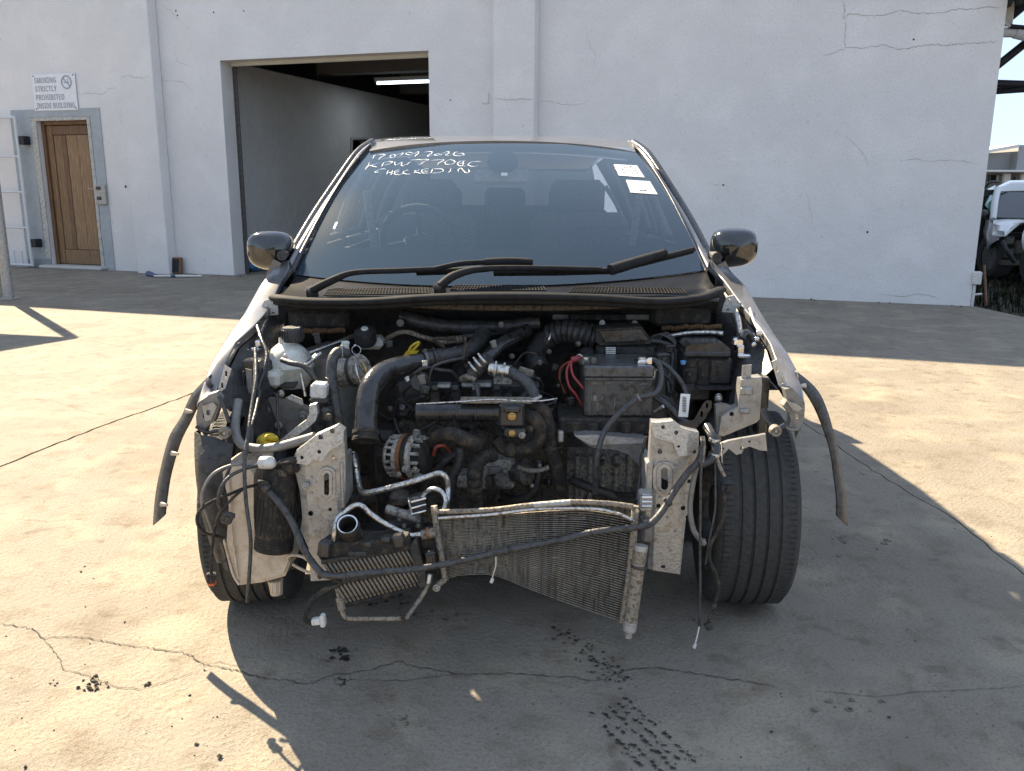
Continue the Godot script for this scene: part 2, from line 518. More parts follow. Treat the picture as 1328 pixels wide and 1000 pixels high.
func materials() -> void:
	var W := Color.WHITE
	T.concrete = tex(1024, Color(0.88, 0.87, 0.85), [
		[noise(1, 0.004, FastNoiseLite.TYPE_SIMPLEX_SMOOTH, 6), 0.45, 0.8, Color(1.0, 0.98, 0.93, 0.8)],
		[noise(2, 0.012, FastNoiseLite.TYPE_SIMPLEX_SMOOTH, 6), 0.54, 0.9, Color(0.74, 0.70, 0.64, 0.6)],
		[noise(9, 0.022, FastNoiseLite.TYPE_SIMPLEX, 5, FastNoiseLite.FRACTAL_RIDGED), 0.80, 0.98, Color(0.66, 0.61, 0.55, 0.5)],
		[noise(3, 0.10, FastNoiseLite.TYPE_SIMPLEX, 3), 0.58, 0.95, Color(0.66, 0.62, 0.56, 0.5)],
		[noise(4, 0.14, FastNoiseLite.TYPE_SIMPLEX, 2), 0.6, 0.9, Color(1, 1, 0.99, 0.5)],
		[noise(5, 0.05, FastNoiseLite.TYPE_CELLULAR, 1), 0.80, 0.98, Color(0.36, 0.32, 0.28, 0.35)]])
	T.yard = tex(1024, Color(0.95, 0.95, 0.95), [
		[noise(11, 0.006, FastNoiseLite.TYPE_SIMPLEX_SMOOTH, 5), 0.5, 0.8, Color(0.88, 0.87, 0.86, 0.9)],
		[noise(12, 0.011, FastNoiseLite.TYPE_SIMPLEX_SMOOTH, 6), 0.58, 0.8, Color(1.0, 1.0, 0.99, 0.9)],
		[noise(13, 0.02, FastNoiseLite.TYPE_SIMPLEX_SMOOTH, 6), 0.68, 0.9, Color(0.80, 0.77, 0.74, 0.6)],
		[noise(14, 0.05, FastNoiseLite.TYPE_SIMPLEX_SMOOTH, 3), 0.76, 0.86, Color(0.70, 0.66, 0.62, 0.5)]])
	T.concrete_n = bumps(1024, [[noise(6, 0.02, FastNoiseLite.TYPE_SIMPLEX_SMOOTH, 4), 1.0], [noise(7, 0.034, FastNoiseLite.TYPE_SIMPLEX, 5, FastNoiseLite.FRACTAL_RIDGED), 1.6], [noise(8, 0.2, FastNoiseLite.TYPE_SIMPLEX, 2), 0.7]], 6.0)
	T.plaster = tex(1024, Color(0.975, 0.975, 0.975), [
		[noise(21, 0.004, FastNoiseLite.TYPE_SIMPLEX_SMOOTH, 5), 0.45, 0.8, Color(1, 1, 1, 0.9)],
		[noise(22, 0.012, FastNoiseLite.TYPE_SIMPLEX_SMOOTH, 6), 0.56, 0.95, Color(0.945, 0.945, 0.945, 0.5)],
		[noise(23, 0.1, FastNoiseLite.TYPE_SIMPLEX, 2), 0.62, 0.95, Color(0.84, 0.84, 0.84, 0.4)],
		[noise(24, 0.03, FastNoiseLite.TYPE_SIMPLEX_SMOOTH, 4), 0.80, 0.95, Color(0.78, 0.77, 0.76, 0.4)]])
	T.wash = tex(512, Color(0.985, 0.985, 0.985), [
		[noise(27, 0.006, FastNoiseLite.TYPE_SIMPLEX_SMOOTH, 4), 0.45, 0.8, Color(0.965, 0.965, 0.967, 0.8)],
		[noise(28, 0.014, FastNoiseLite.TYPE_SIMPLEX_SMOOTH, 6), 0.6, 0.9, Color(1.0, 1.0, 0.99, 0.8)]])
	T.plaster_n = bumps(512, [[noise(25, 0.02, FastNoiseLite.TYPE_SIMPLEX_SMOOTH, 5), 1.6], [noise(26, 0.16, FastNoiseLite.TYPE_SIMPLEX, 2), 0.5]], 4.0)
	T.grime = tex(512, Color(0.9, 0.9, 0.9), [
		[noise(31, 0.012, FastNoiseLite.TYPE_SIMPLEX_SMOOTH, 6), 0.45, 0.75, Color(1, 0.97, 0.9, 0.9)],
		[noise(32, 0.02, FastNoiseLite.TYPE_SIMPLEX_SMOOTH, 6), 0.5, 0.8, Color(0.5, 0.44, 0.36, 0.7)],
		[noise(33, 0.14, FastNoiseLite.TYPE_SIMPLEX, 2), 0.6, 0.9, Color(0.55, 0.5, 0.44, 0.5)]])
	T.dust = tex(512, Color(0.24, 0.24, 0.25), [
		[noise(34, 0.012, FastNoiseLite.TYPE_SIMPLEX_SMOOTH, 6), 0.42, 0.85, Color(0.62, 0.56, 0.47, 0.9)],
		[noise(35, 0.1, FastNoiseLite.TYPE_SIMPLEX, 3), 0.58, 0.95, Color(1, 0.9, 0.76, 0.7)]])
	T.wear = tex(512, Color(0.93, 0.93, 0.93), [
		[noise(81, 0.010, FastNoiseLite.TYPE_SIMPLEX_SMOOTH, 5), 0.4, 0.8, Color(1, 1, 0.99, 0.9)],
		[noise(82, 0.016, FastNoiseLite.TYPE_SIMPLEX_SMOOTH, 6), 0.55, 0.9, Color(0.74, 0.69, 0.62, 0.6)],
		[noise(83, 0.12, FastNoiseLite.TYPE_SIMPLEX, 2), 0.66, 0.95, Color(0.7, 0.66, 0.6, 0.35)]])
	T.fine_n = bumps(256, [[noise(36, 0.09, FastNoiseLite.TYPE_SIMPLEX, 3), 1.0]], 3.0)
	T.rough_n = bumps(256, [[noise(37, 0.04, FastNoiseLite.TYPE_SIMPLEX_SMOOTH, 4), 2.0], [noise(38, 0.2, FastNoiseLite.TYPE_SIMPLEX, 2), 0.6]], 5.0)
	T.wood = wood_grain()
	var conc := mat("concrete", lin(0.325, 0.291, 0.243), 0.92, 0.0, T.concrete, 0.62, T.concrete_n, 0.15, true)
	second(conc, T.yard, 0.11)
	mat("earth", lin(0.09, 0.07, 0.05), 1.0, 0.0, T.concrete, 0.9, T.rough_n, 1.0, true)
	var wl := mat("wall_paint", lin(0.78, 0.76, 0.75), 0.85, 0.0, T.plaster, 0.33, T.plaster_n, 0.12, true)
	second(wl, T.wash, 0.09)
	mat("patch_paint", lin(0.40, 0.43, 0.45), 0.85, 0.0, T.plaster, 0.7, T.plaster_n, 0.6, true)
	mat("bare_plaster", lin(0.55, 0.54, 0.50), 0.95, 0.0, T.plaster, 1.4, T.rough_n, 0.8, true)
	mat("plinth_paint", lin(0.26, 0.28, 0.30), 0.85, 0.0, T.plaster, 0.9, T.plaster_n, 0.6, true)
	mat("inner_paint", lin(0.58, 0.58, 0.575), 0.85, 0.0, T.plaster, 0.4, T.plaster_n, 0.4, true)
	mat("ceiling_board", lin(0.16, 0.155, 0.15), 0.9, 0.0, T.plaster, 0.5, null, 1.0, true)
	mat("cream_metal", lin(0.62, 0.60, 0.52), 0.5, 0.0, T.plaster, 0.8)
	mat("crack", lin(0.10, 0.085, 0.07), 1.0, 0.0, T.grime, 8.0)
	mat("wall_crack", lin(0.58, 0.57, 0.565), 1.0, 0.0, T.grime, 8.0)
	mat("oil", lin(0.04, 0.037, 0.034), 0.7, 0.0, T.grime, 9.0)
	mat("wood_light", lin(0.44, 0.29, 0.17), 0.55, 0.0, T.wood, 1.0, T.fine_n, 0.2)
	mat("wood_mid", lin(0.36, 0.23, 0.13), 0.55, 0.0, T.wood, 1.1, T.fine_n, 0.2)
	mat("wood_dark", lin(0.26, 0.15, 0.08), 0.55, 0.0, T.wood, 0.9, T.fine_n, 0.2)
	mat("sign_white", lin(0.80, 0.80, 0.82), 0.5, 0.0, T.plaster, 2.0)
	mat("sign_grey", lin(0.34, 0.35, 0.38), 0.6)
	mat("galvanised", lin(0.48, 0.47, 0.45), 0.55, 0.5, T.wear, 2.5, T.fine_n, 0.3)
	mat("white_steel", lin(0.62, 0.64, 0.66), 0.5, 0.0, T.plaster, 2.0)
	mat("tube_light", lin(0.9, 0.92, 0.95), 0.4)
	M.tube_light.emission_enabled = true; M.tube_light.emission = Color(0.93, 0.97, 1.0); M.tube_light.emission_energy_multiplier = 1.6
	mat("dark_steel", lin(0.03, 0.033, 0.045), 0.6, 0.3, T.grime, 3.0)
	mat("grey_steel", lin(0.15, 0.15, 0.15), 0.5, 0.6, T.grime, 3.0)
	mat("broom_blue", lin(0.06, 0.08, 0.17), 0.5)
	mat("bag_blue", lin(0.12, 0.32, 0.6), 0.35)
	mat("stone", lin(0.10, 0.085, 0.065), 0.95, 0.0, T.grime, 20.0)
	mat("grass", lin(0.055, 0.075, 0.025), 0.7)
	M.grass.backlight_enabled = true; M.grass.backlight = lin(0.03, 0.05, 0.01)
	mat("soil", lin(0.07, 0.058, 0.042), 1.0, 0.0, T.concrete, 1.2, T.rough_n, 1.0, true)
	# the car
	var pt := mat("paint", lin(0.155, 0.15, 0.152), 0.36, 0.2, T.wear, 1.0)
	pt.clearcoat_enabled = true; pt.clearcoat = 1.0; pt.clearcoat_roughness = 0.06
	mat("gloss_black", lin(0.008, 0.008, 0.009), 0.12)
	M.gloss_black.clearcoat_enabled = true; M.gloss_black.clearcoat_roughness = 0.03
	mat("black", lin(0.052, 0.052, 0.055), 0.45, 0.0, T.grime, 3.0, T.fine_n, 0.25)
	mat("black_satin", lin(0.048, 0.048, 0.052), 0.22, 0.0, T.grime, 2.0, T.fine_n, 0.12)
	mat("black_dusty", lin(0.17, 0.162, 0.152), 0.8, 0.0, T.dust, 5.0, T.fine_n, 0.4)
	mat("rubber", lin(0.072, 0.072, 0.075), 0.5, 0.0, T.grime, 4.0, T.fine_n, 0.3)
	mat("rubber_dusty", lin(0.22, 0.20, 0.172), 0.85, 0.0, T.dust, 4.0, T.fine_n, 0.4)
	mat("tyre", lin(0.050, 0.049, 0.047), 0.85, 0.0, T.wear, 5.0, T.rough_n, 0.35)
	mat("frit", lin(0.006, 0.006, 0.007), 0.5)
	mat("primer", lin(0.42, 0.415, 0.405), 0.36, 0.5, T.wear, 4.0, T.fine_n, 0.25)
	mat("zinc", lin(0.58, 0.575, 0.56), 0.4, 0.55, T.wear, 9.0, T.rough_n, 0.35)
	mat("body_grey", lin(0.24, 0.232, 0.222), 0.5, 0.3, T.wear, 3.0)
	mat("alu", lin(0.72, 0.72, 0.72), 0.28, 0.9, T.grime, 7.0, T.fine_n, 0.3)
	mat("alu_cast", lin(0.52, 0.51, 0.485), 0.6, 0.55, T.grime, 6.0, T.rough_n, 0.5)
	mat("alu_dirty", lin(0.36, 0.32, 0.27), 0.65, 0.4, T.grime, 8.0, T.rough_n, 0.4)
	mat("fins", lin(0.095, 0.084, 0.07), 0.85, 0.2, T.grime, 10.0, T.rough_n, 0.6)
	mat("iron", lin(0.15, 0.14, 0.125), 0.7, 0.4, T.grime, 5.0, T.rough_n, 0.5)
	mat("rust", lin(0.30, 0.14, 0.07), 0.85, 0.1, T.grime, 9.0, T.rough_n, 0.6)
	mat("copper", lin(0.24, 0.12, 0.07), 0.5, 0.6)
	mat("chrome", lin(0.75, 0.75, 0.76), 0.16, 1.0)
	mat("bottle", lin(0.74, 0.75, 0.69), 0.35, 0.0, T.wear, 2.0)
	M.bottle.subsurf_scatter_enabled = true; M.bottle.subsurf_scatter_strength = 0.15
	mat("washer_bottle", lin(0.68, 0.57, 0.44), 0.5, 0.0, T.wear, 2.2, T.fine_n, 0.2)
	mat("white_plastic", lin(0.72, 0.71, 0.68), 0.45, 0.0, T.wear, 5.0)
	mat("yellow", lin(0.62, 0.46, 0.02), 0.4, 0.0, T.grime, 4.0)
	mat("red", lin(0.24, 0.03, 0.035), 0.45)
	mat("red_dull", lin(0.25, 0.05, 0.03), 0.6)
	mat("orange", lin(0.55, 0.10, 0.03), 0.5)
	mat("foam", lin(0.17, 0.095, 0.045), 0.95, 0.0, T.grime, 12.0, T.rough_n, 1.0)
	mat("felt", lin(0.11, 0.092, 0.068), 0.95, 0.0, T.grime, 6.0, T.rough_n, 0.5)
	mat("battery", lin(0.10, 0.097, 0.094), 0.5, 0.0, T.grime, 4.0, T.fine_n, 0.2)
	mat("battery_lid", lin(0.10, 0.105, 0.115), 0.3, 0.0, T.grime, 4.0)
	mat("brass", lin(0.50, 0.34, 0.14), 0.4, 0.9)
	mat("sticker", lin(0.80, 0.80, 0.78), 0.5)
	mat("ink", lin(0.05, 0.05, 0.055), 0.6)
	mat("faint_ink", lin(0.22, 0.18, 0.18), 0.6)
	mat("chalk", lin(0.82, 0.84, 0.82), 0.9)
	mat("grey_print", lin(0.16, 0.16, 0.16), 0.6)
	mat("cabin_dark", lin(0.015, 0.015, 0.016), 1.0, 0.0, T.grime, 4.0)
	mat("cabin_grey", lin(0.13, 0.13, 0.135), 0.75, 0.0, T.grime, 4.0)
	mat("seat_cloth", lin(0.05, 0.05, 0.056), 0.95, 0.0, T.grime, 6.0)
	mat("headlining", lin(0.6, 0.59, 0.56), 0.9)
	mat("rim_alloy", lin(0.20, 0.20, 0.20), 0.45, 0.6, T.grime, 3.0)
	mat("disc_iron", lin(0.22, 0.19, 0.16), 0.5, 0.7, T.grime, 3.0)
	mat("indicator", lin(0.75, 0.62, 0.45), 0.15)
	glass("windscreen", Color(0.46, 0.62, 0.74), 0.10)
	glass("side_glass", Color(0.8, 0.9, 0.85), 0.10)
	glass("privacy_glass", Color(0.02, 0.022, 0.022), 0.88)
	M.frit.metallic_specular = 0.0; M.frit.roughness = 1.0
	mat("damp", lin(0.20, 0.182, 0.157), 0.8, 0.0, T.grime, 6.0)
	mat("cowl", lin(0.012, 0.012, 0.013), 0.35, 0.0, T.grime, 3.0)
	M.cowl.metallic_specular = 0.18
	mat("seal", lin(0.030, 0.030, 0.031), 0.75, 0.0, T.wear, 3.0)
	M.seal.metallic_specular = 0.2
	mat("liner", lin(0.055, 0.053, 0.051), 0.6, 0.0, T.grime, 2.5, T.fine_n, 0.3)
	mat("tube_grey", lin(0.24, 0.235, 0.225), 0.55, 0.2, T.wear, 4.0)
	# the other cars and the far building
	mat("white_paint", lin(0.66, 0.66, 0.65), 0.3, 0.0, T.plaster, 1.0)
	M.white_paint.clearcoat_enabled = true; M.white_paint.clearcoat_roughness = 0.05
	mat("dark_glass", lin(0.02, 0.024, 0.028), 0.08)
	glass("green_glass", Color(0.35, 0.75, 0.68), 0.42)
	mat("lamp_clear", lin(0.5, 0.5, 0.5), 0.15)
	mat("far_grey", lin(0.34, 0.345, 0.35), 0.9, 0.0, T.plaster, 0.1, null, 1.0, true)
	mat("far_white", lin(0.72, 0.71, 0.68), 0.8, 0.0, T.plaster, 0.1, null, 1.0, true)

func wood_grain() -> ImageTexture:
	var s := 512
	var f := noise(41, 0.02, FastNoiseLite.TYPE_SIMPLEX_SMOOTH, 4)
	var f2 := noise(42, 0.006, FastNoiseLite.TYPE_SIMPLEX_SMOOTH, 3)
	var b := PackedByteArray()
	b.resize(s * s * 3)
	for y in s:
		var w := sin(PI * y / s)   # fades the seam
		for x in s:
			var t := 0.5 + 0.5 * sin((f2.get_noise_2d(x * 3.0, y * 0.25) * 9.0 * (0.4 + 0.6 * w) + x * 0.16) * 2.0)
			var g := f.get_noise_2d(x * 6.0, y * 0.18) * 0.5 + 0.5
			var k := 0.66 + 0.26 * t * g + 0.14 * g
			var i := (y * s + x) * 3
			b[i] = int(clampf(k, 0, 1) * 255); b[i + 1] = int(clampf(k * 0.96, 0, 1) * 255); b[i + 2] = int(clampf(k * 0.9, 0, 1) * 255)
	return ImageTexture.create_from_image(Image.create_from_data(s, s, false, Image.FORMAT_RGB8, b))

# ---------------------------------------------------------------- the yard
func ribbon(g: Geo, pts: Array, w: float, out: Vector3, jag := 0.35) -> void:   # a thin uneven line lying on a surface
	var L := Geo.smooth_line(pts, 5)
	var prev := []
	for i in L.size():
		var tg: Vector3 = (L[mini(i + 1, L.size() - 1)] - L[maxi(i - 1, 0)]).normalized()
		var s := tg.cross(out).normalized()
		var e := minf(1.0, 0.15 + minf(i, L.size() - 1 - i) / 4.0)
		var mid: Vector3 = L[i] + s * rng.randf_range(-1, 1) * w * jag * 3.0
		var k := w * e * rng.randf_range(1.0 - jag, 1.0 + jag) * 0.5
		var now := [mid - s * k, mid + s * k]
		if prev.size(): g.quad(prev[0], prev[1], now[1], now[0], out)
		prev = now

func wander(pts: Array, amount: float, step: float, out: Vector3) -> Array:   # breaks a line into a crooked one
	var o := []
	for i in pts.size() - 1:
		var a: Vector3 = pts[i]; var b: Vector3 = pts[i + 1]
		var n := maxi(1, int(a.distance_to(b) / step))
		var s := (b - a).normalized().cross(out)
		for k in n: o.append(a.lerp(b, float(k) / n) + (s * rng.randf_range(-amount, amount) if k else Vector3.ZERO))
	o.append(pts[-1])
	return o

var LA: Vector3; var LB: Vector3   # the wall's foot: right corner, and a point by the door
var WX: Vector3; var WN: Vector3   # along the wall to the right; out of the wall

func yard() -> void:
	var base := Geo.new()
	base.box(Transform3D(Basis(), Vector3(0, -0.19, -60)), Vector3(500, 0.3, 500), 0.0)
	var gr := commit("ground", base, M.soil)
	tag(gr, "bare brown soil under and beyond the concrete yard", "ground", "", "structure")
	var j1 := [gnd(0, 605), gnd(120, 557), gnd(245, 512)]
	var d1: Vector3 = (j1[2] - j1[0]).normalized()
	var j2 := [gnd(1328, 745), gnd(1230, 668), gnd(1150, 622)]
	var d2: Vector3 = (j2[2] - j2[0]).normalized()
	var lineL := [j1[0] - d1 * 12, j1[0], j1[1], j1[2], j1[2] + d1 * 3, j1[2] + d1 * 3 + Vector3(0, 0, -12)]
	var lineR := [j2[0] - d2 * 10, j2[0], j2[1], j2[2], j2[2] + d2 * 16]
	lineL = wander(lineL, 0.008, 0.06, Vector3.UP)
	lineR = wander(lineR, 0.008, 0.06, Vector3.UP)
	var edge := gnd(1328, 412)
	var ed := (edge - LA); ed.y = 0; ed = ed.normalized()
	var p2 := func(v: Vector3): return Vector2(v.x, -v.z)
	var xf := Transform3D(Basis(Vector3.RIGHT, Vector3.FORWARD, Vector3.UP), Vector3.ZERO)
	var parts := []
	var l := [Vector2(-40, -16), Vector2(-40, 30)]
	for i in range(lineL.size() - 1, -1, -1): l.append(p2.call(lineL[i] - Vector3(0.008, 0, 0)))
	parts.append(l)
	var m := []
	for q in lineL: m.append(p2.call(q + Vector3(0.008, 0, 0)))
	for i in range(lineR.size() - 1, -1, -1): m.append(p2.call(lineR[i] - Vector3(0.003, 0, 0)))
	parts.append(m)
	var r := []
	for q in lineR: r.append(p2.call(q + Vector3(0.003, 0, 0)))
	var a := LA + WX * 0.03
	r.append(p2.call(a - WN * 12)); r.append(p2.call(a))
	var b := a + ed * 6.0
	for k in 12: r.append(p2.call(a.lerp(b, (k + 1) / 13.0) + Vector3(0, 0, rng.randf_range(-0.05, 0.05))))
	r.append(p2.call(b)); r.append(Vector2(30, b.z * -1.0 - 3.0)); r.append(Vector2(30, -16))
	parts.append(r)
	var yardn := Node3D.new()
	yardn.name = "concrete_yard"; add_child(yardn, true)
	tag(yardn, "pale cracked concrete yard in large cast slabs", "pavement", "", "structure")
	for q in parts:
		var g := Geo.new()
		g.prism(q, xf, -0.035, 0.0)
		commit("slab", g, M.concrete, yardn)
	# cracks, measured in the photograph
	var up := Vector3.UP
	for cr in [
		[0.009, [0, 808], [40, 815], [55, 826], [100, 826], [150, 834], [205, 842], [235, 845], [262, 860], [300, 868], [345, 880], [400, 886], [430, 876], [480, 868], [515, 858], [560, 868], [600, 874], [680, 874], [740, 878], [775, 882], [815, 868], [850, 866], [900, 872], [960, 882], [1010, 892]],
		[0.006, [55, 826], [65, 838], [78, 855], [82, 868], [120, 878], [150, 890], [180, 893], [210, 885], [260, 868]],
		[0.006, [430, 876], [440, 888], [450, 882], [520, 882], [600, 874]],
		[0.005, [1060, 895], [1130, 903], [1180, 898], [1215, 896], [1270, 893], [1328, 890]],
		[0.004, [60, 478], [75, 480], [90, 476]],
		[0.005, [20, 515], [70, 520], [110, 533], [140, 540]],
		[0.004, [262, 860], [285, 858], [320, 866]],
		[0.004, [20, 672], [60, 676], [110, 672]]]:
		var pts := []
		for q in cr.slice(1): pts.append(gnd(q[0], q[1], 0.0025))
		var g := Geo.new()
		ribbon(g, wander(pts, 0.004, 0.04, up), cr[0] * 0.31, up, 0.5)
		commit("crack", g, M.crack, yardn)
	# dark wet prints of a tyre, and oil spots
	var g := Geo.new()
	var blob := func(c: Vector3, rx: float, rz: float, turn: float):
		var n := 9
		var ring := []
		for k in n:
			var an := TAU * k / n
			var rr := rng.randf_range(0.55, 1.15)
			var x := cos(an) * rx * rr; var z := sin(an) * rz * rr
			ring.append(c + Vector3(x * cos(turn) - z * sin(turn), 0, x * sin(turn) + z * cos(turn)))
		for k in n: g.flat(c, ring[k], ring[(k + 1) % n], Vector3.UP)
	var block4 := func(px: float, py: float, w: float, h: float, turn: float):   # the print of one tread block: a ragged bar
		var c := gnd(px, py, 0.003)
		var ring := []
		for q in [[-1, -0.7], [-0.4, -1], [0.3, -0.8], [1, -0.9], [0.8, 0.1], [1.1, 0.8], [0.2, 1], [-0.5, 0.7], [-1.1, 0.9], [-0.8, 0.0]]:
			var x: float = q[0] * w * rng.randf_range(0.6, 1.15); var z: float = q[1] * h * rng.randf_range(0.5, 1.2)
			ring.append(c + Vector3(x * cos(turn) - z * sin(turn), 0, x * sin(turn) + z * cos(turn)))
		for k in 10: g.flat(c, ring[k], ring[(k + 1) % 10], Vector3.UP)
	for row in 5:
		for k in 15:
			var t := k / 14.0
			var px: float = lerpf(768, 842, t) + row * lerpf(11, 14, t) + rng.randf_range(-2, 2)
			var py: float = lerpf(926, 1004, t) - row * 5 + rng.randf_range(-2, 2)
			if rng.randf() < (0.45 if row in [1, 3] else 0.12): continue
			block4.call(px, py, rng.randf_range(0.005, 0.0095), rng.randf_range(0.0025, 0.006), 0.55 + rng.randf_range(-0.3, 0.3))
			for e in 2: blob.call(gnd(px + rng.randf_range(-7, 7), py + rng.randf_range(-5, 5), 0.003), rng.randf_range(0.001, 0.003), rng.randf_range(0.001, 0.003), 0.0)
	for k in 60:
		var t := rng.randf()
		blob.call(gnd(lerpf(718, 815, t) + rng.randf_range(-14, 14), lerpf(815, 885, t) + rng.randf_range(-12, 12), 0.003), rng.randf_range(0.002, 0.007), rng.randf_range(0.002, 0.007), rng.randf() * 3)
	for k in 16: blob.call(gnd(438 + rng.randf_range(-12, 14), 848 + rng.randf_range(-9, 9), 0.003), rng.randf_range(0.004, 0.012), rng.randf_range(0.004, 0.01), rng.randf() * 3)
	for k in 10: blob.call(gnd(443 + rng.randf_range(-5, 6), 884 + rng.randf_range(-6, 8), 0.003), rng.randf_range(0.002, 0.004), rng.randf_range(0.002, 0.006), rng.randf() * 3)
	for k in 20: blob.call(gnd(500 + rng.randf_range(-30, 30), 770 + rng.randf_range(-8, 14), 0.003), rng.randf_range(0.004, 0.012), rng.randf_range(0.004, 0.01), rng.randf() * 3)
	var gg := g
	g = Geo.new()
	for q in [[735, 835, 0.03], [760, 850, 0.028], [790, 870, 0.035], [445, 850, 0.03], [705, 905, 0.025], [1090, 905, 0.05], [1110, 700, 0.06], [520, 935, 0.03], [505, 780, 0.05], [560, 800, 0.04]]:
		for k in 9:
			var c := gnd(q[0], q[1], 0.002) + Vector3(rng.randfn(0, q[2]), 0, rng.randfn(0, q[2] * 0.7))
			var rr: float = q[2] * rng.randf_range(0.05, 0.28)
			var ring := []
			for j in 11: ring.append(c + Vector3(cos(TAU * j / 11), 0, sin(TAU * j / 11)) * rr * rng.randf_range(0.4, 1.2))
			for j in 11: g.flat(c, ring[j], ring[(j + 1) % 11], Vector3.UP)
	commit("damp_spots", g, M.damp, yardn).set_meta("kind", "stuff")
	g = gg
	var oil := commit("oil_prints", g, M.oil, yardn)
	oil.set_meta("kind", "stuff")
	# crumbs of soil and grit
	g = Geo.new()
	var crumb := func(c: Vector3, r: float):
		var bs := Basis.from_euler(Vector3(rng.randf() * 6, rng.randf() * 6, rng.randf() * 6)).scaled(Vector3(r * rng.randf_range(0.6, 1.3), r * 0.7, r * rng.randf_range(0.6, 1.3)))
		var P := [Vector3(1, 0.1, 0), Vector3(0.2, 1, 0.2), Vector3(-0.9, 0.3, 0.2), Vector3(-0.2, -1, 0.1), Vector3(0.1, 0.2, 1), Vector3(0.1, -0.2, -1)]
		var o := c + Vector3.UP * r * 0.4
		for f in [[0, 1, 4], [1, 2, 4], [2, 3, 4], [3, 0, 4], [1, 0, 5], [2, 1, 5], [3, 2, 5], [0, 3, 5]]:
			g.flat(o + bs * P[f[0]], o + bs * P[f[1]], o + bs * P[f[2]], bs * (P[f[0]] + P[f[1]] + P[f[2]]))
	for k in 26: crumb.call(gnd(120 + rng.randfn(0, 7), 890 + rng.randfn(0, 4)), rng.randf_range(0.002, 0.007))
	for k in 5: crumb.call(gnd(70 + rng.randfn(0, 4), 888 + rng.randfn(0, 2)), rng.randf_range(0.002, 0.004))
	for q in [[192, 888, 0.008], [188, 890, 0.006], [255, 966, 0.006], [285, 983, 0.009], [246, 902, 0.004], [162, 807, 0.004], [265, 870, 0.004], [110, 862, 0.003], [108, 883, 0.004], [33, 996, 0.006], [105, 742, 0.005], [110, 735, 0.004], [1000, 950, 0.006], [1153, 931, 0.006], [900, 805, 0.005], [430, 786, 0.004]]:
		crumb.call(gnd(q[0], q[1]), q[2])
	for k in 200: crumb.call(gnd(rng.randf_range(0, 1328), 600 + 400 * rng.randf()), rng.randf_range(0.001, 0.003))
	for k in 60: crumb.call(LA + WX * -rng.randf_range(0, 10) + WN * rng.randf_range(0.02, 0.12), rng.randf_range(0.004, 0.018))
	var gt := commit("grit", g, M.stone)
	tag(gt, "crumbs of dark soil and grit scattered over the concrete", "grit", "", "stuff")

# ---------------------------------------------------------------- the warehouse
func wuv(px: float, py: float, out := 0.0) -> Vector2:   # along the wall (to the right from its right corner) and up it
	var r := ray(px, py)
	var p := cam.position + r * ((LA + WN * out - cam.position).dot(WN) / r.dot(WN))
	return Vector2((p - LA).dot(WX), p.y)

func wp(u: float, v: float, out: float) -> Vector3:
	return LA + WX * u + Vector3.UP * v + WN * out

func rect(u0: float, v0: float, u1: float, v1: float) -> Array:
	return [Vector2(u0, v0), Vector2(u1, v0), Vector2(u1, v1), Vector2(u0, v1)]

func wbox(called: String, u0: float, v0: float, o0: float, u1: float, v1: float, o1: float, m: Material, parent: Node, bev := 0.006) -> MeshInstance3D:
	var g := Geo.new()
	g.box(Transform3D(Basis(WX, Vector3.UP, WN), wp((u0 + u1) / 2, (v0 + v1) / 2, (o0 + o1) / 2)), Vector3(absf(u1 - u0), absf(v1 - v0), absf(o1 - o0)), bev)
	return commit(called, g, m, parent)

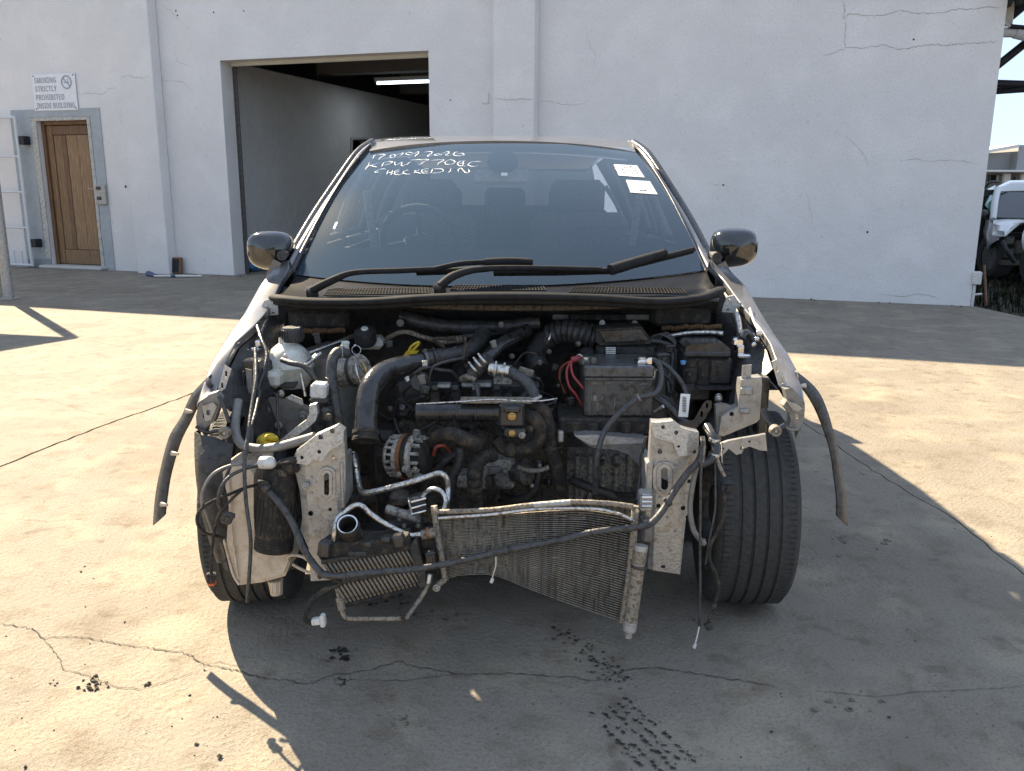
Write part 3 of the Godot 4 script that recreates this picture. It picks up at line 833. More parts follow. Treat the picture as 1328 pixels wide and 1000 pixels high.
func warehouse() -> void:
	var H := 4.6
	var up := Vector3.UP
	var wb := Basis(WX, up, WN)
	var frame := Transform3D(wb, LA)
	var ln := 15.0
	var b := thing("warehouse", "long pale grey plastered warehouse with an open roller door", "building", wp(-ln / 2, 0, -4))
	# openings
	var gl: float = wuv(300, 300).x; var grt: float = wuv(557, 150).x
	var gt: float = wuv(420, 72).y
	var dl: float = wuv(58, 250).x; var dr: float = wuv(123, 250).x
	var dt: float = wuv(85, 156).y; var db: float = wuv(100, 346).y
	print("door ", dl, " ", dr, " ", dt, " ", db, "  garage ", gl, " ", grt, " ", gt)
	var g := Geo.new()
	g.prism([Vector2(-ln, -0.1), Vector2(dl, -0.1), Vector2(dl, dt), Vector2(dr, dt), Vector2(dr, -0.1), Vector2(gl, -0.1), Vector2(gl, gt), Vector2(grt, gt), Vector2(grt, -0.1), Vector2(0, -0.1), Vector2(0, H), Vector2(-ln, H)], frame, -0.28, 0.0)
	commit("wall", g, M.wall_paint, b)
	g = Geo.new()
	g.prism(rect(0, -0.1, 11.7, H), Transform3D(Basis(-WN, up, WX), wp(0, 0, -0.283)), -0.25, 0.0)
	g.prism(rect(0, -0.1, 11.7, H), Transform3D(Basis(-WN, up, WX), wp(-ln + 0.25, 0, -0.283)), -0.25, 0.0)
	g.prism(rect(-ln, -0.1, 0, H), Transform3D(wb, wp(0, 0, -12) - LA + LA), -0.25, 0.0)
	commit("rear_wall", g, M.wall_paint, b)
	wbox("roof", -ln - 0.1, H + 0.003, -12.4, 0.1, H + 0.15, 0.1, M.far_grey, b)
	# pilasters
	for q in [[147, 190, 100], [639, 693, 100]]:
		var u0: float = wuv(q[0] + 8, q[2], 0.18).x; var u1: float = wuv(q[1] + 8 if q[0] < 300 else q[1], q[2], 0.18).x
		if q[0] > 300: u0 = wuv(q[0], q[2], 0.18).x
		wbox("pilaster", u0, -0.05, 0.002, u1, H - 0.01, 0.18, M.wall_paint, b, 0.012)
	# roller door housing and its bottom bar, slats still showing under the lintel
	var bar0 := wuv(300, 86, -0.2); var bar1 := wuv(420, 72, -0.2)
	for k in 3: wbox("shutter_slat", gl + 0.003, bar0.y + 0.09 + k * 0.062, -0.235, grt - 0.003, bar0.y + 0.147 + k * 0.062, -0.213, M.cream_metal, b, 0.006)
	wbox("shutter_bar", gl + 0.003, bar0.y, -0.25, grt - 0.003, bar0.y + 0.085, -0.2, M.cream_metal, b, 0.012)
	for s in [gl + 0.003, grt - 0.063]: wbox("guide_rail", s, 0.0, -0.273, s + 0.06, bar0.y - 0.004, -0.243, M.grey_steel, b)
	# the room behind it
	var ceil_v := 0.0
	var pl := wp(gl - 0.15, 0, 0)
	var r := ray(470, 118)
	var hit := cam.position + r * ((pl - cam.position).dot(WX) / r.dot(WX))
	ceil_v = hit.y
	print("inner wall top ", ceil_v, " at depth ", -(hit - LA).dot(WN))
	var win := []
	var wl := []
	for q in [[455, 180], [476, 180], [476, 235], [455, 235]]:
		r = ray(q[0], q[1])
		hit = cam.position + r * ((pl - cam.position).dot(WX) / r.dot(WX))
		wl.append(Vector2(-(hit - LA).dot(WN) - 0.283, hit.y))
	g = Geo.new()
	g.prism(rect(0, -0.05, 11.4, ceil_v), Transform3D(Basis(-WN, up, WX), wp(gl - 0.15, 0, -0.283)), -0.14, 0.0, [[wl[0], wl[1], wl[2], wl[3]]])
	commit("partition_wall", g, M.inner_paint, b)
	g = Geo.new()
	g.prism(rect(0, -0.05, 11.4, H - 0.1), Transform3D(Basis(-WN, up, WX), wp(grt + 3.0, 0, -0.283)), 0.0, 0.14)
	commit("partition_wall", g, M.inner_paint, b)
	g = Geo.new()
	for e in [[-0.06, 0.0, 0], [0.0, 0.06, 1]]:
		for k in 4:
			var p: Vector2 = wl[k]; var q: Vector2 = wl[(k + 1) % 4]
			g.tube([wp(gl - 0.14, p.y, -0.283 - p.x), wp(gl - 0.14, q.y, -0.283 - q.x)], 0.03, 4, 1)
	commit("window_frame", g, M.white_steel, b)
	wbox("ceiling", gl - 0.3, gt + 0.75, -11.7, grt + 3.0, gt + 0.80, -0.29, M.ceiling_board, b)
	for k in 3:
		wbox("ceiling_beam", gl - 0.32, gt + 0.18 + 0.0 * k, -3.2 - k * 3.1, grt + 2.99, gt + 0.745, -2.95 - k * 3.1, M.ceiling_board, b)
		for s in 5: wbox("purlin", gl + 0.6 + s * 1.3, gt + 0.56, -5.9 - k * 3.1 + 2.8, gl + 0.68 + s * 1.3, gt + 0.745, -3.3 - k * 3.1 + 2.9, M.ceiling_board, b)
	# painted surround of the wooden door: rough patched plaster
	var sl: float = wuv(27, 250).x; var sr: float = wuv(140, 250).x; var st: float = wuv(85, 141).y
	g = Geo.new()
	g.prism([Vector2(sl, 0.13), Vector2(sl, st), Vector2(sr, st), Vector2(sr, 0.0), Vector2(dr + 0.07, 0.0), Vector2(dr + 0.06, dt + 0.05), Vector2(dl - 0.10, dt + 0.05), Vector2(dl - 0.11, 0.13)], frame, 0.001, 0.012)
	commit("door_surround", g, M.patch_paint, b)
	g = Geo.new()
	g.prism([Vector2(dl - 0.10, 0.14), Vector2(dl - 0.085, 0.8), Vector2(dl - 0.10, 1.5), Vector2(dl - 0.09, dt + 0.04), Vector2(dr + 0.05, dt + 0.045), Vector2(dr + 0.06, 1.2), Vector2(dr + 0.045, 0.6), Vector2(dr + 0.06, 0.0), Vector2(dr, 0.0), Vector2(dr, dt), Vector2(dl, dt), Vector2(dl, 0.14)], frame, 0.001, 0.018)
	commit("door_reveal", g, M.bare_plaster, b)
	wbox("plinth", sl, 0.0, 0.001, dl - 0.01, 0.127, 0.02, M.plinth_paint, b)
	wbox("door_step", dl - 0.12, 0.0, -0.2, dr + 0.1, 0.05, 0.16, M.bare_plaster, b, 0.02)
	# the wooden door
	var d := Node3D.new()
	d.name = "door"; b.add_child(d, true)
	d.global_position = wp((dl + dr) / 2, 0.05, -0.12)
	var ft := 0.055
	wbox("door_frame", dl + 0.002, 0.052, -0.16, dl + ft, dt - 0.002, -0.06, M.wood_dark, d)
	wbox("door_frame", dr - ft * 0.5, 0.052, -0.16, dr - 0.002, dt - 0.002, -0.06, M.wood_dark, d)
	wbox("door_frame", dl + ft + 0.001, dt - ft, -0.16, dr - ft * 0.5 - 0.001, dt - 0.003, -0.06, M.wood_dark, d)
	var a0 := dl + ft + 0.004; var a1 := dr - ft * 0.5 - 0.004
	var wdt := a1 - a0
	wbox("stile", a0, 0.06, -0.14, a0 + wdt * 0.12, dt - ft - 0.004, -0.095, M.wood_mid, d)
	wbox("stile", a1 - wdt * 0.10, 0.06, -0.14, a1, dt - ft - 0.004, -0.095, M.wood_light, d)
	wbox("rail", a0 + wdt * 0.125, dt - ft - 0.004 - 0.13, -0.14, a1 - wdt * 0.105, dt - ft - 0.006, -0.095, M.wood_dark, d)
	wbox("rail", a0 + wdt * 0.125, 0.06, -0.14, a1 - wdt * 0.105, 0.27, -0.095, M.wood_mid, d)
	var p0 := a0 + wdt * 0.127; var p1 := a1 - wdt * 0.107
	var cuts := [0.0, 0.24, 0.36, 0.68, 1.0]
	for k in 4:
		wbox("plank", p0 + (p1 - p0) * cuts[k] + 0.002, 0.274, -0.137, p0 + (p1 - p0) * cuts[k + 1] - 0.002, dt - ft - 0.138, -0.108 + (0.004 if k % 2 else 0.0), [M.wood_mid, M.wood_dark, M.wood_light, M.wood_light][k], d)
	g = Geo.new()
	var hp := wuv(121, 245, -0.08)
	g.tube([wp(a1 - 0.03, hp.y, -0.095), wp(a1 - 0.03, hp.y, -0.045), wp(a1 - 0.13, hp.y, -0.045)], 0.009, 8, 1)
	commit("handle", g, M.galvanised, d)
	# steel lock box on the wall beside it
	var k0 := wuv(128, 240); var k1 := wuv(141, 265)
	wbox("lock_plate", k0.x, k1.y, 0.013, k1.x, k0.y, 0.05, M.galvanised, b, 0.006)
	for q in [[131, 244], [132, 257]]:
		var kk := wuv(q[0], q[1])
		g = Geo.new()
		g.box(Transform3D(wb, wp(kk.x, kk.y, 0.055)), Vector3(0.07, 0.045, 0.02), 0.005)
		commit("keyhole", g, M.black, b)
	# sockets, bolts and holes
	for q in [[213, 255, 219, 268, 0.03], [161, 126, 174, 142, 0.012], [626, 120, 634, 134, 0.012]]:
		var s0 := wuv(q[0], q[1]); var s1 := wuv(q[2], q[3])
		wbox("socket", s0.x, s1.y, 0.001, s1.x, s0.y, q[4], M.wall_paint if q[4] < 0.02 else M.galvanised, b, 0.004)
	for q in [[163, 242, 0.18, 0.02], [277, 16, 0.0, 0.012], [316, 14, 0.0, 0.01], [1125, 301, 0.0, 0.012], [1185, 51, 0.0, 0.01], [228, 14, 0.0, 0.012], [230, 20, 0.0, 0.012], [584, 130, 0.0, 0.009], [938, 240, 0.0, 0.01]]:
		var s := wuv(q[0], q[1], q[2])
		g = Geo.new()
		g.lathe(Transform3D(Basis(WX, WN, -up), wp(s.x, s.y, q[2])), [Vector2(0, 0.006), Vector2(q[3] * 0.6, 0.006), Vector2(q[3], 0.0)], 9)
		commit("anchor_bolt", g, M.dark_steel, b)
	# cracks in the plaster
	for cr in [
		[0.006, 0.0, [1093, 0], [1096, 12], [1094, 24], [1102, 18], [1130, 20], [1165, 14], [1200, 17], [1240, 12], [1298, 11]],
		[0.006, 0.0, [1096, 24], [1096, 48], [1099, 62], [1130, 60], [1180, 62], [1235, 58], [1295, 54]],
		[0.005, 0.0, [1099, 62], [1082, 68], [1066, 74]],
		[0.004, 0.0, [1096, 176], [1112, 190], [1123, 206], [1125, 214]],
		[0.004, 0.0, [1160, 210], [1185, 206], [1222, 208], [1250, 209], [1272, 213]],
		[0.005, 0.0, [101, 123], [115, 121], [133, 122], [140, 116], [152, 113]],
		[0.005, 0.182, [156, 101], [166, 98], [180, 101], [196, 99]],
		[0.004, 0.0, [206, 102], [212, 104], [238, 107], [250, 120]],
		[0.004, 0.0, [228, 64], [231, 80], [250, 86]], [0.004, 0.0, [240, 52], [228, 60]], [0.004, 0.0, [210, 5], [228, 22], [240, 34]],
		[0.004, 0.0, [1140, 382], [1170, 384], [1205, 383], [1217, 388]], [0.003, 0.0, [1047, 250], [1052, 275], [1055, 298]],
		[0.005, 0.182, [641, 126], [655, 130], [680, 128], [691, 130]], [0.004, 0.0, [700, 131], [740, 136], [762, 133]],
		[0.003, 0.0, [916, 236], [930, 240], [945, 238]], [0.003, 0.0, [760, 40], [766, 62], [772, 70], [768, 96]]]:
		var pts := []
		for q in cr.slice(2):
			var s := wuv(q[0], q[1], cr[1])
			pts.append(wp(s.x, s.y, cr[1] + 0.002))
		g = Geo.new()
		ribbon(g, wander(pts, 0.018, 0.12, WN), cr[0], WN, 0.5)
		commit("crack", g, M.wall_crack, b)
	# conduit and junction box at the right corner
	var c0 := wuv(1255, 352); var c1 := wuv(1266, 369)
	wbox("junction_box", -0.015, c1.y, -0.06, 0.075, c0.y, 0.03, M.white_plastic, b, 0.008)
	g = Geo.new()
	g.tube([wp(0.02, c1.y, -0.01), wp(0.02, 0.0, -0.01)], 0.017, 8, 1)
	g.tube([wp(0.02, 0.12, -0.01), wp(0.10, 0.13, -0.02)], 0.012, 8, 1)
	commit("conduit", g, M.white_plastic, b)
	# sign on the wall
	var s0 := wuv(42, 97); var s1 := wuv(98, 95); var s2 := wuv(101, 142); var s3 := wuv(48, 144)
	var sw := (s1 - s0).length(); var sh := (s0 - s3).length()
	var ang := atan2(s1.y - s0.y, s1.x - s0.x)
	var sc := (s0 + s1 + s2 + s3) / 4.0
	print("sign ", sw, " x ", sh, " angle ", rad_to_deg(ang), " ", rad_to_deg(atan2(s2.y - s3.y, s2.x - s3.x)))
	var sg := thing("no_smoking_sign", "white board reading smoking strictly prohibited inside building, above the wooden door", "sign", wp(sc.x, sc.y - sh / 2, 0.012))
	var sx := Transform3D(wb * Basis(Vector3.BACK, ang * 0.5), wp(sc.x, sc.y, 0.012))
	g = Geo.new()
	g.prism([Vector2(-sw * .5, sh * .5), Vector2(sw * .5, sh * .5), Vector2(sw * .5, -sh * .5), Vector2(-sw * .5, -sh * .5)], sx, 0.0, 0.008)
	commit("board", g, M.sign_white, sg)
	var font := SystemFont.new()
	font.font_names = PackedStringArray(["Droid Sans"]); font.font_weight = 700
	var lines := ["SMOKING", "STRICTLY", "PROHIBITED", "INSIDE BUILDING"]
	var widths := [0.50, 0.50, 0.66, 0.88]
	for k in 4:
		var tm := TextMesh.new()
		tm.font = font; tm.text = lines[k]; tm.font_size = 32; tm.pixel_size = 0.01; tm.depth = 0.02
		tm.horizontal_alignment = HORIZONTAL_ALIGNMENT_LEFT
		tm.material = M.sign_grey
		var mi := MeshInstance3D.new()
		mi.name = "lettering"; mi.mesh = tm
		sg.add_child(mi, true)
		var aa := tm.get_aabb()
		var fx: float = sw * widths[k] / aa.size.x; var fy: float = sh * 0.15 / aa.size.y
		var lp := Vector3(-sw * 0.44 - aa.position.x * fx, sh * (0.33 - 0.232 * k) - aa.get_center().y * fy, 0.0095)
		mi.global_transform = sx * Transform3D(Basis().scaled(Vector3(fx, fy, 0.1)), lp)
	g = Geo.new()
	var ring := []; var rc := Vector3(sw * 0.30, sh * 0.26, 0.009); var rr := sh * 0.17
	for k in 25: ring.append(sx * (rc + Vector3(cos(TAU * k / 24), sin(TAU * k / 24), 0) * rr))
	g.tube(ring, rr * 0.11, 6, 1)
	g.tube([sx * (rc + Vector3(-0.7, 0.7, 0) * rr), sx * (rc + Vector3(0.7, -0.7, 0) * rr)], rr * 0.1, 6, 1)
	g.box(sx * Transform3D(Basis(), rc + Vector3(0, -0.05, 0) * rr), Vector3(rr * 1.1, rr * 0.16, 0.004), 0.0)
	g.tube([sx * (rc + Vector3(0.35, 0.1, 0) * rr), sx * (rc + Vector3(0.3, 0.35, 0) * rr), sx * (rc + Vector3(0.45, 0.55, 0) * rr)], rr * 0.06, 5, 1)
	commit("no_smoking_symbol", g, M.sign_grey, sg)
	for q in [Vector2(-.46, .45), Vector2(.46, .45), Vector2(.46, -.45), Vector2(-.46, -.45)]:
		g = Geo.new()
		g.lathe(Transform3D(sx.basis * Basis(Vector3.RIGHT, PI / 2), sx * Vector3(q.x * sw, q.y * sh, 0.008)), [Vector2(0, 0.006), Vector2(0.008, 0.005), Vector2(0.012, 0.0)], 8)
		commit("screw", g, M.grey_steel, sg)
	# fluorescent fitting in the room
	var fd := 3.6
	r = ray(522, 107)
	var fp := cam.position + r * ((wp(0, 0, -fd) - cam.position).dot(WN) / r.dot(WN))
	var fu := (fp - LA).dot(WX)
	var fl := thing("fluorescent_batten", "white fluorescent batten under the ceiling beam of the open bay", "ceiling light", wp(fu, fp.y, -fd))
	wbox("housing", fu - 0.5, fp.y + 0.03, -fd - 0.05, fu + 0.9, fp.y + 0.09, -fd + 0.05, M.white_steel, fl)
	g = Geo.new()
	g.tube([wp(fu - 0.46, fp.y + 0.0, -fd), wp(fu + 0.86, fp.y + 0.0, -fd)], 0.019, 10, 1)
	commit("lit_tube", g, M.tube_light, fl)
	for e in [-0.49, 0.87]: wbox("lamp_holder", fu + e, fp.y - 0.02, -fd - 0.02, fu + e + 0.025, fp.y + 0.028, -fd + 0.02, M.white_steel, fl)
	var al := AreaLight3D.new()
	al.name = "lamp_light"; al.area_size = Vector2(1.3, 0.04); al.light_energy = 0.25; al.light_color = Color(0.93, 0.97, 1.0); al.shadow_enabled = true

	add_child(al)
	al.global_transform = Transform3D(Basis(WX, -WN, up), wp(fu + 0.2, fp.y - 0.03, -fd)).orthonormalized()
	al.global_basis = Basis(WX, -WN, up) if Basis(WX, -WN, up).determinant() > 0 else Basis(-WX, -WN, up)
	for k in 2: wbox("hanger", fu - 0.2 + k * 0.7, fp.y + 0.091, -fd - 0.006, fu - 0.188 + k * 0.7, gt + 0.75, -fd + 0.006, M.grey_steel, fl, 0.0)

	small_things(gl, grt)

func small_things(gl: float, _grt: float) -> void:
	var g := Geo.new()
	# steel gate folded open against the wall
	var tl := wuv(25, 152, 0.12); var brr := wuv(38, 345, 0.12)
	var gu := wuv(31, 250, 0.12).x
	var gt := thing("security_gate", "white tubular steel gate folded open against the wall beside the wooden door", "gate", wp(gu - 0.5, 0, 0.12))
	for q in [[0.0, 0.026], [-0.09, 0.012], [-1.1, 0.026]]:
		g = Geo.new()
		g.tube([wp(gu + q[0], brr.y, 0.12), wp(gu + q[0], tl.y, 0.12)], q[1], 8 if q[1] > 0.02 else 6, 1)
		commit("upright", g, M.white_steel, gt)
	for py in [152.0, 203.0, 249.0, 295.0, 343.0]:
		var vv: float = wuv(20, py, 0.12).y
		g = Geo.new()
		g.tube([wp(gu - 1.1, vv, 0.12), wp(gu, vv, 0.12)], 0.02 if py in [152.0, 343.0] else 0.014, 8, 1)
		commit("rung", g, M.white_steel, gt)
	for py in [182.0, 315.0]:
		var vv: float = wuv(35, py, 0.1).y
		wbox("hinge", gu + 0.035, vv - 0.06, 0.022, gu + 0.13, vv + 0.06, 0.14, M.dark_steel, gt)
	for k in 6:
		g = Geo.new()
		var uu := gu - 0.18 - k * 0.15
		g.tube([wp(uu, brr.y + 0.02, 0.12), wp(uu, brr.y + 0.22, 0.12)], 0.009, 6, 1)
		commit("bar", g, M.white_steel, gt)
	# steel post of a carport, its roof out of the picture on that side
	var foot := gnd(12, 388)
	var ph := 2.4
	var cp := thing("carport", "steel carport post standing in the yard at the left edge", "carport", foot)
	g = Geo.new()
	g.tube([foot, foot + Vector3.UP * ph], 0.052, 14, 1)
	commit("post", g, M.galvanised, cp)
	g = Geo.new()
	g.box(Transform3D(Basis(), foot + Vector3.UP * 0.006), Vector3(0.15, 0.012, 0.15), 0.003)
	commit("base_plate", g, M.galvanised, cp)
	var e1 := Vector3(-1.23, 0, -0.30).normalized() * 5.0; var e2 := Vector3(-0.49, 0, 0.95).normalized() * 4.0
	var corner := foot + Vector3(0.03, ph, 0.0)
	g = Geo.new()
	g.prism([Vector2(corner.x, corner.z), Vector2((corner + e1).x, (corner + e1).z), Vector2((corner + e1 + e2).x, (corner + e1 + e2).z), Vector2((corner + e2).x, (corner + e2).z)], Transform3D(Basis(Vector3.RIGHT, Vector3.BACK, Vector3.DOWN), Vector3(0, corner.y, 0)), -0.04, 0.0)
	commit("roof_sheet", g, M.galvanised, cp)
	# block that stops the door, broom, bag
	var a := wuv(217, 334, 0.14); var b2 := wuv(233, 357, 0.14)
	var ds := thing("door_block", "dark brown wooden block leaning on the wall behind the white broom handle", "block", wp((a.x + b2.x) / 2, 0, 0.06))
	g = Geo.new()
	g.box(Transform3D(Basis(WX, Vector3.UP, WN) * Basis(Vector3.RIGHT, -0.12), wp((a.x + b2.x) / 2, a.y * 0.5, 0.08)), Vector3(absf(b2.x - a.x), a.y, 0.05), 0.008)
	commit("block", g, M.wood_dark, ds)
	g = Geo.new()
	g.box(Transform3D(Basis(WX, Vector3.UP, WN) * Basis(Vector3.RIGHT, -0.12), wp((a.x + b2.x) / 2, a.y * 0.5, 0.106)), Vector3(absf(b2.x - a.x) * 0.7, a.y * 0.8, 0.006), 0.002)
	commit("face_panel", g, M.dark_steel, ds)
	var h0 := gnd(200, 360); var h1 := gnd(262, 360)
	var bm := thing("broom", "white and blue broom handle lying on the concrete along the wall", "broom", h0.lerp(h1, 0.5))
	g = Geo.new(); g.tube([h0 + Vector3.UP * 0.02, h1 + Vector3.UP * 0.02], 0.017, 8, 1); commit("handle", g, M.white_plastic, bm)
	g = Geo.new(); g.tube([gnd(193, 358) + Vector3.UP * 0.03, gnd(203, 360) + Vector3.UP * 0.02], [0.045, 0.024], 8, 1); commit("blue_end", g, M.broom_blue, bm)
	g = Geo.new(); g.tube([gnd(222, 360) + Vector3.UP * 0.02, gnd(228, 360) + Vector3.UP * 0.02], 0.021, 8, 1); commit("sleeve", g, M.broom_blue, bm)
	var bp := gnd(330, 352)
	g = Geo.new()
	var rows := []
	for i in 9:
		var row := []
		for j in 13:
			var an := TAU * j / 12
			var rr := (0.16 + 0.04 * sin(j * 2.3 + i)) * sin(PI * (i + 0.6) / 9.2)
			row.append(bp + Vector3(cos(an) * rr, 0.002 + 0.2 * i / 8.0, sin(an) * rr))
		rows.append(row)
	g.grid(rows)
	tag(commit("plastic_bag", g, M.bag_blue), "crumpled blue plastic bag on the floor inside the open bay", "bag")

# ---------------------------------------------------------------- beyond the right corner
func beyond() -> void:
	var g := Geo.new()
	# grass
	var bl := SurfaceTool.new()
	bl.begin(Mesh.PRIMITIVE_TRIANGLES)
	for q in [[Vector3(-0.006, 0, 0), Vector3(0.006, 0, 0), Vector3(0.004, 0.5, 0.06)], [Vector3(-0.006, 0, 0), Vector3(0.004, 0.5, 0.06), Vector3(-0.003, 0.5, 0.06)], [Vector3(-0.003, 0.5, 0.06), Vector3(0.004, 0.5, 0.06), Vector3(0.0, 1.0, 0.25)]]:
		bl.set_normal(Vector3(0, 0.4, 0.9).normalized())
		for p in q: bl.add_vertex(p)
	var mm := MultiMesh.new()
	mm.transform_format = MultiMesh.TRANSFORM_3D
	mm.mesh = bl.commit()
	mm.mesh.surface_set_material(0, M.grass)
	var n := 26000
	mm.instance_count = n
	var clump := noise(71, 0.9, FastNoiseLite.TYPE_SIMPLEX, 2)
	var side := WX.slerp(-WN, 0.5)
	var edge := gnd(1328, 412)
	var ed := (edge - LA); ed.y = 0; ed = ed.normalized()
	var inw := -WN
	var i := 0
	while i < n:
		var p := LA + WX * rng.randf_range(0.05, 7.0) + inw * rng.randf_range(-3.0, 7.0)
		var rel := p - (LA + WX * 0.03)
		if ed.cross(rel).y < 0.03: continue
		var c := clump.get_noise_2d(p.x * 2.0, p.z * 2.0)
		if c < -0.12 and rng.randf() < 0.8: continue
		var h := rng.randf_range(0.03, 0.11) * (1.0 + maxf(0.0, c) * 1.6)
		p.y = -0.04
		mm.set_instance_transform(i, Transform3D(Basis(Vector3.UP, rng.randf() * TAU) * Basis(Vector3.RIGHT, rng.randf_range(-0.5, 0.5)) * Basis.from_scale(Vector3(0.8, h, h)), p))
		i += 1
	var mi := MultiMeshInstance3D.new()
	mi.name = "grass"; mi.multimesh = mm
	add_child(mi)
	tag(mi, "rough green grass growing past the end of the warehouse", "grass", "", "stuff")
	# stick leaning at the corner
	g = Geo.new()
	g.tube([gnd(1279, 396, 0.0), wp(0.12, 0.42, -0.2)], 0.014, 7, 1)
	tag(commit("wooden_stick", g, M.wood_dark), "brown stick leaning beside the white conduit at the wall corner", "stick")
	# lean-to roof with steel trusses behind the corner
	var D := 9.6
	var lt := thing("lean_to_roof", "dark steel framed lean-to roof with white gutter behind the wall corner", "canopy", at(1330, 400, D) * Vector3(1, 0, 1))
	var bar := func(called: String, a: Array, b: Array, r: float, m: Material):
		var q := Geo.new()
		q.tube(V([a, b]), r, 8, 1)
		commit(called, q, m, lt)
	bar.call("brace", [1285, 92, D + 0.3], [1400, 0, D + 0.1], 0.042, M.dark_steel)
	bar.call("tie_beam", [1280, 108, D + 0.4], [1460, 114, D + 0.4], 0.042, M.dark_steel)
	bar.call("tie_beam", [1280, 119, D + 0.6], [1460, 106, D - 0.2], 0.036, M.dark_steel)
	bar.call("roof_beam", [1290, 2, D + 0.2], [1460, -30, D + 0.2], 0.12, M.dark_steel)
	for k in 4: bar.call("purlin", [1303 + k * 16, 14 - k * 2, D + 0.5], [1316 + k * 14, -22, D - 0.9], 0.05, M.dark_steel)
	bar.call("rafter", [1310, 20, D + 0.3], [1345, -10, D - 0.2], 0.06, M.dark_steel)
	g = Geo.new()
	g.box(facing(at(1307, 18, D + 0.1)), Vector3(0.09, 0.24, 0.09), 0.01)
	commit("bracket", g, M.cream_metal, lt)
	bar.call("gutter", [1298, 42, D], [1318, 42, D], 0.05, M.white_steel)
	bar.call("gutter", [1316, 42, D], [1400, 62, D], 0.062, M.white_steel)
	bar.call("cable", [1302, 28, D - 0.05], [1310, 34, D - 0.05], 0.018, M.white_steel)
	bar.call("cable", [1310, 34, D - 0.05], [1400, 42, D - 0.05], 0.022, M.dark_steel)
	g = Geo.new()
	var a := at(1290, -40, D + 1.5); var b := at(1500, -60, D - 1.5)
	g.box(Transform3D(Basis(), (a + b) * 0.5 + Vector3(0.4, 0.1, 0)), Vector3(absf(b.x - a.x) + 1.0, 0.04, 3.4), 0.0)
	commit("roof_sheet", g, M.far_grey, lt)
	for q in [[1500, D + 0.2], [1500, D - 1.0]]:
		g = Geo.new()
		var p := at(q[0], 200, q[1])
		g.tube([Vector3(p.x, -0.04, p.z), Vector3(p.x, a.y, p.z)], 0.05, 8, 1)
		commit("post", g, M.dark_steel, lt)
	# far building
	D = 42.0
	var fb := thing("far_building", "low grey flat roofed building far behind the damaged white car", "building", at(1330, 260, D) * Vector3(1, 0, 1))
	block("wall", 1200, 198, 1480, 300, D, 10.0, M.far_grey, 0.02, fb)
	block("parapet", 1322, 188, 1480, 230, D - 0.6, 8.0, M.far_grey, 0.02, fb)
	g = Geo.new()
	var rf := V([[1200, 209, D - 1.0], [1322, 187, D - 1.0], [1322, 191, D - 1.0], [1200, 213, D - 1.0]])
	for k in 4: rf.append(rf[k] + Vector3(0, 0, -6))
	g.quad(rf[0], rf[1], rf[2], rf[3], Vector3.BACK); g.quad(rf[0], rf[1], rf[5], rf[4], Vector3.UP); g.quad(rf[3], rf[2], rf[6], rf[7], Vector3.DOWN)
	commit("roof_edge", g, M.far_white, fb)
	block("fascia", 1200, 220, 1480, 224, D - 2.0, 1.9, M.far_white, 0.02, fb)
	for k in 4:
		var wn := block("window", 1284 + k * 34, 227, 1303 + k * 34, 236, D - 0.15, 0.14, M.dark_glass, 0.02, fb)
		block("glazing_bar", 1293 + k * 34, 227, 1295 + k * 34, 236, D - 0.19, 0.04, M.far_white, 0.01, wn)
	block("column", 1303.5, 225, 1307, 262, D - 1.5, 0.2, M.far_white, 0.02, fb)
	block("column", 1326, 225, 1330, 262, D - 1.5, 0.2, M.far_white, 0.02, fb)
	damaged_car()

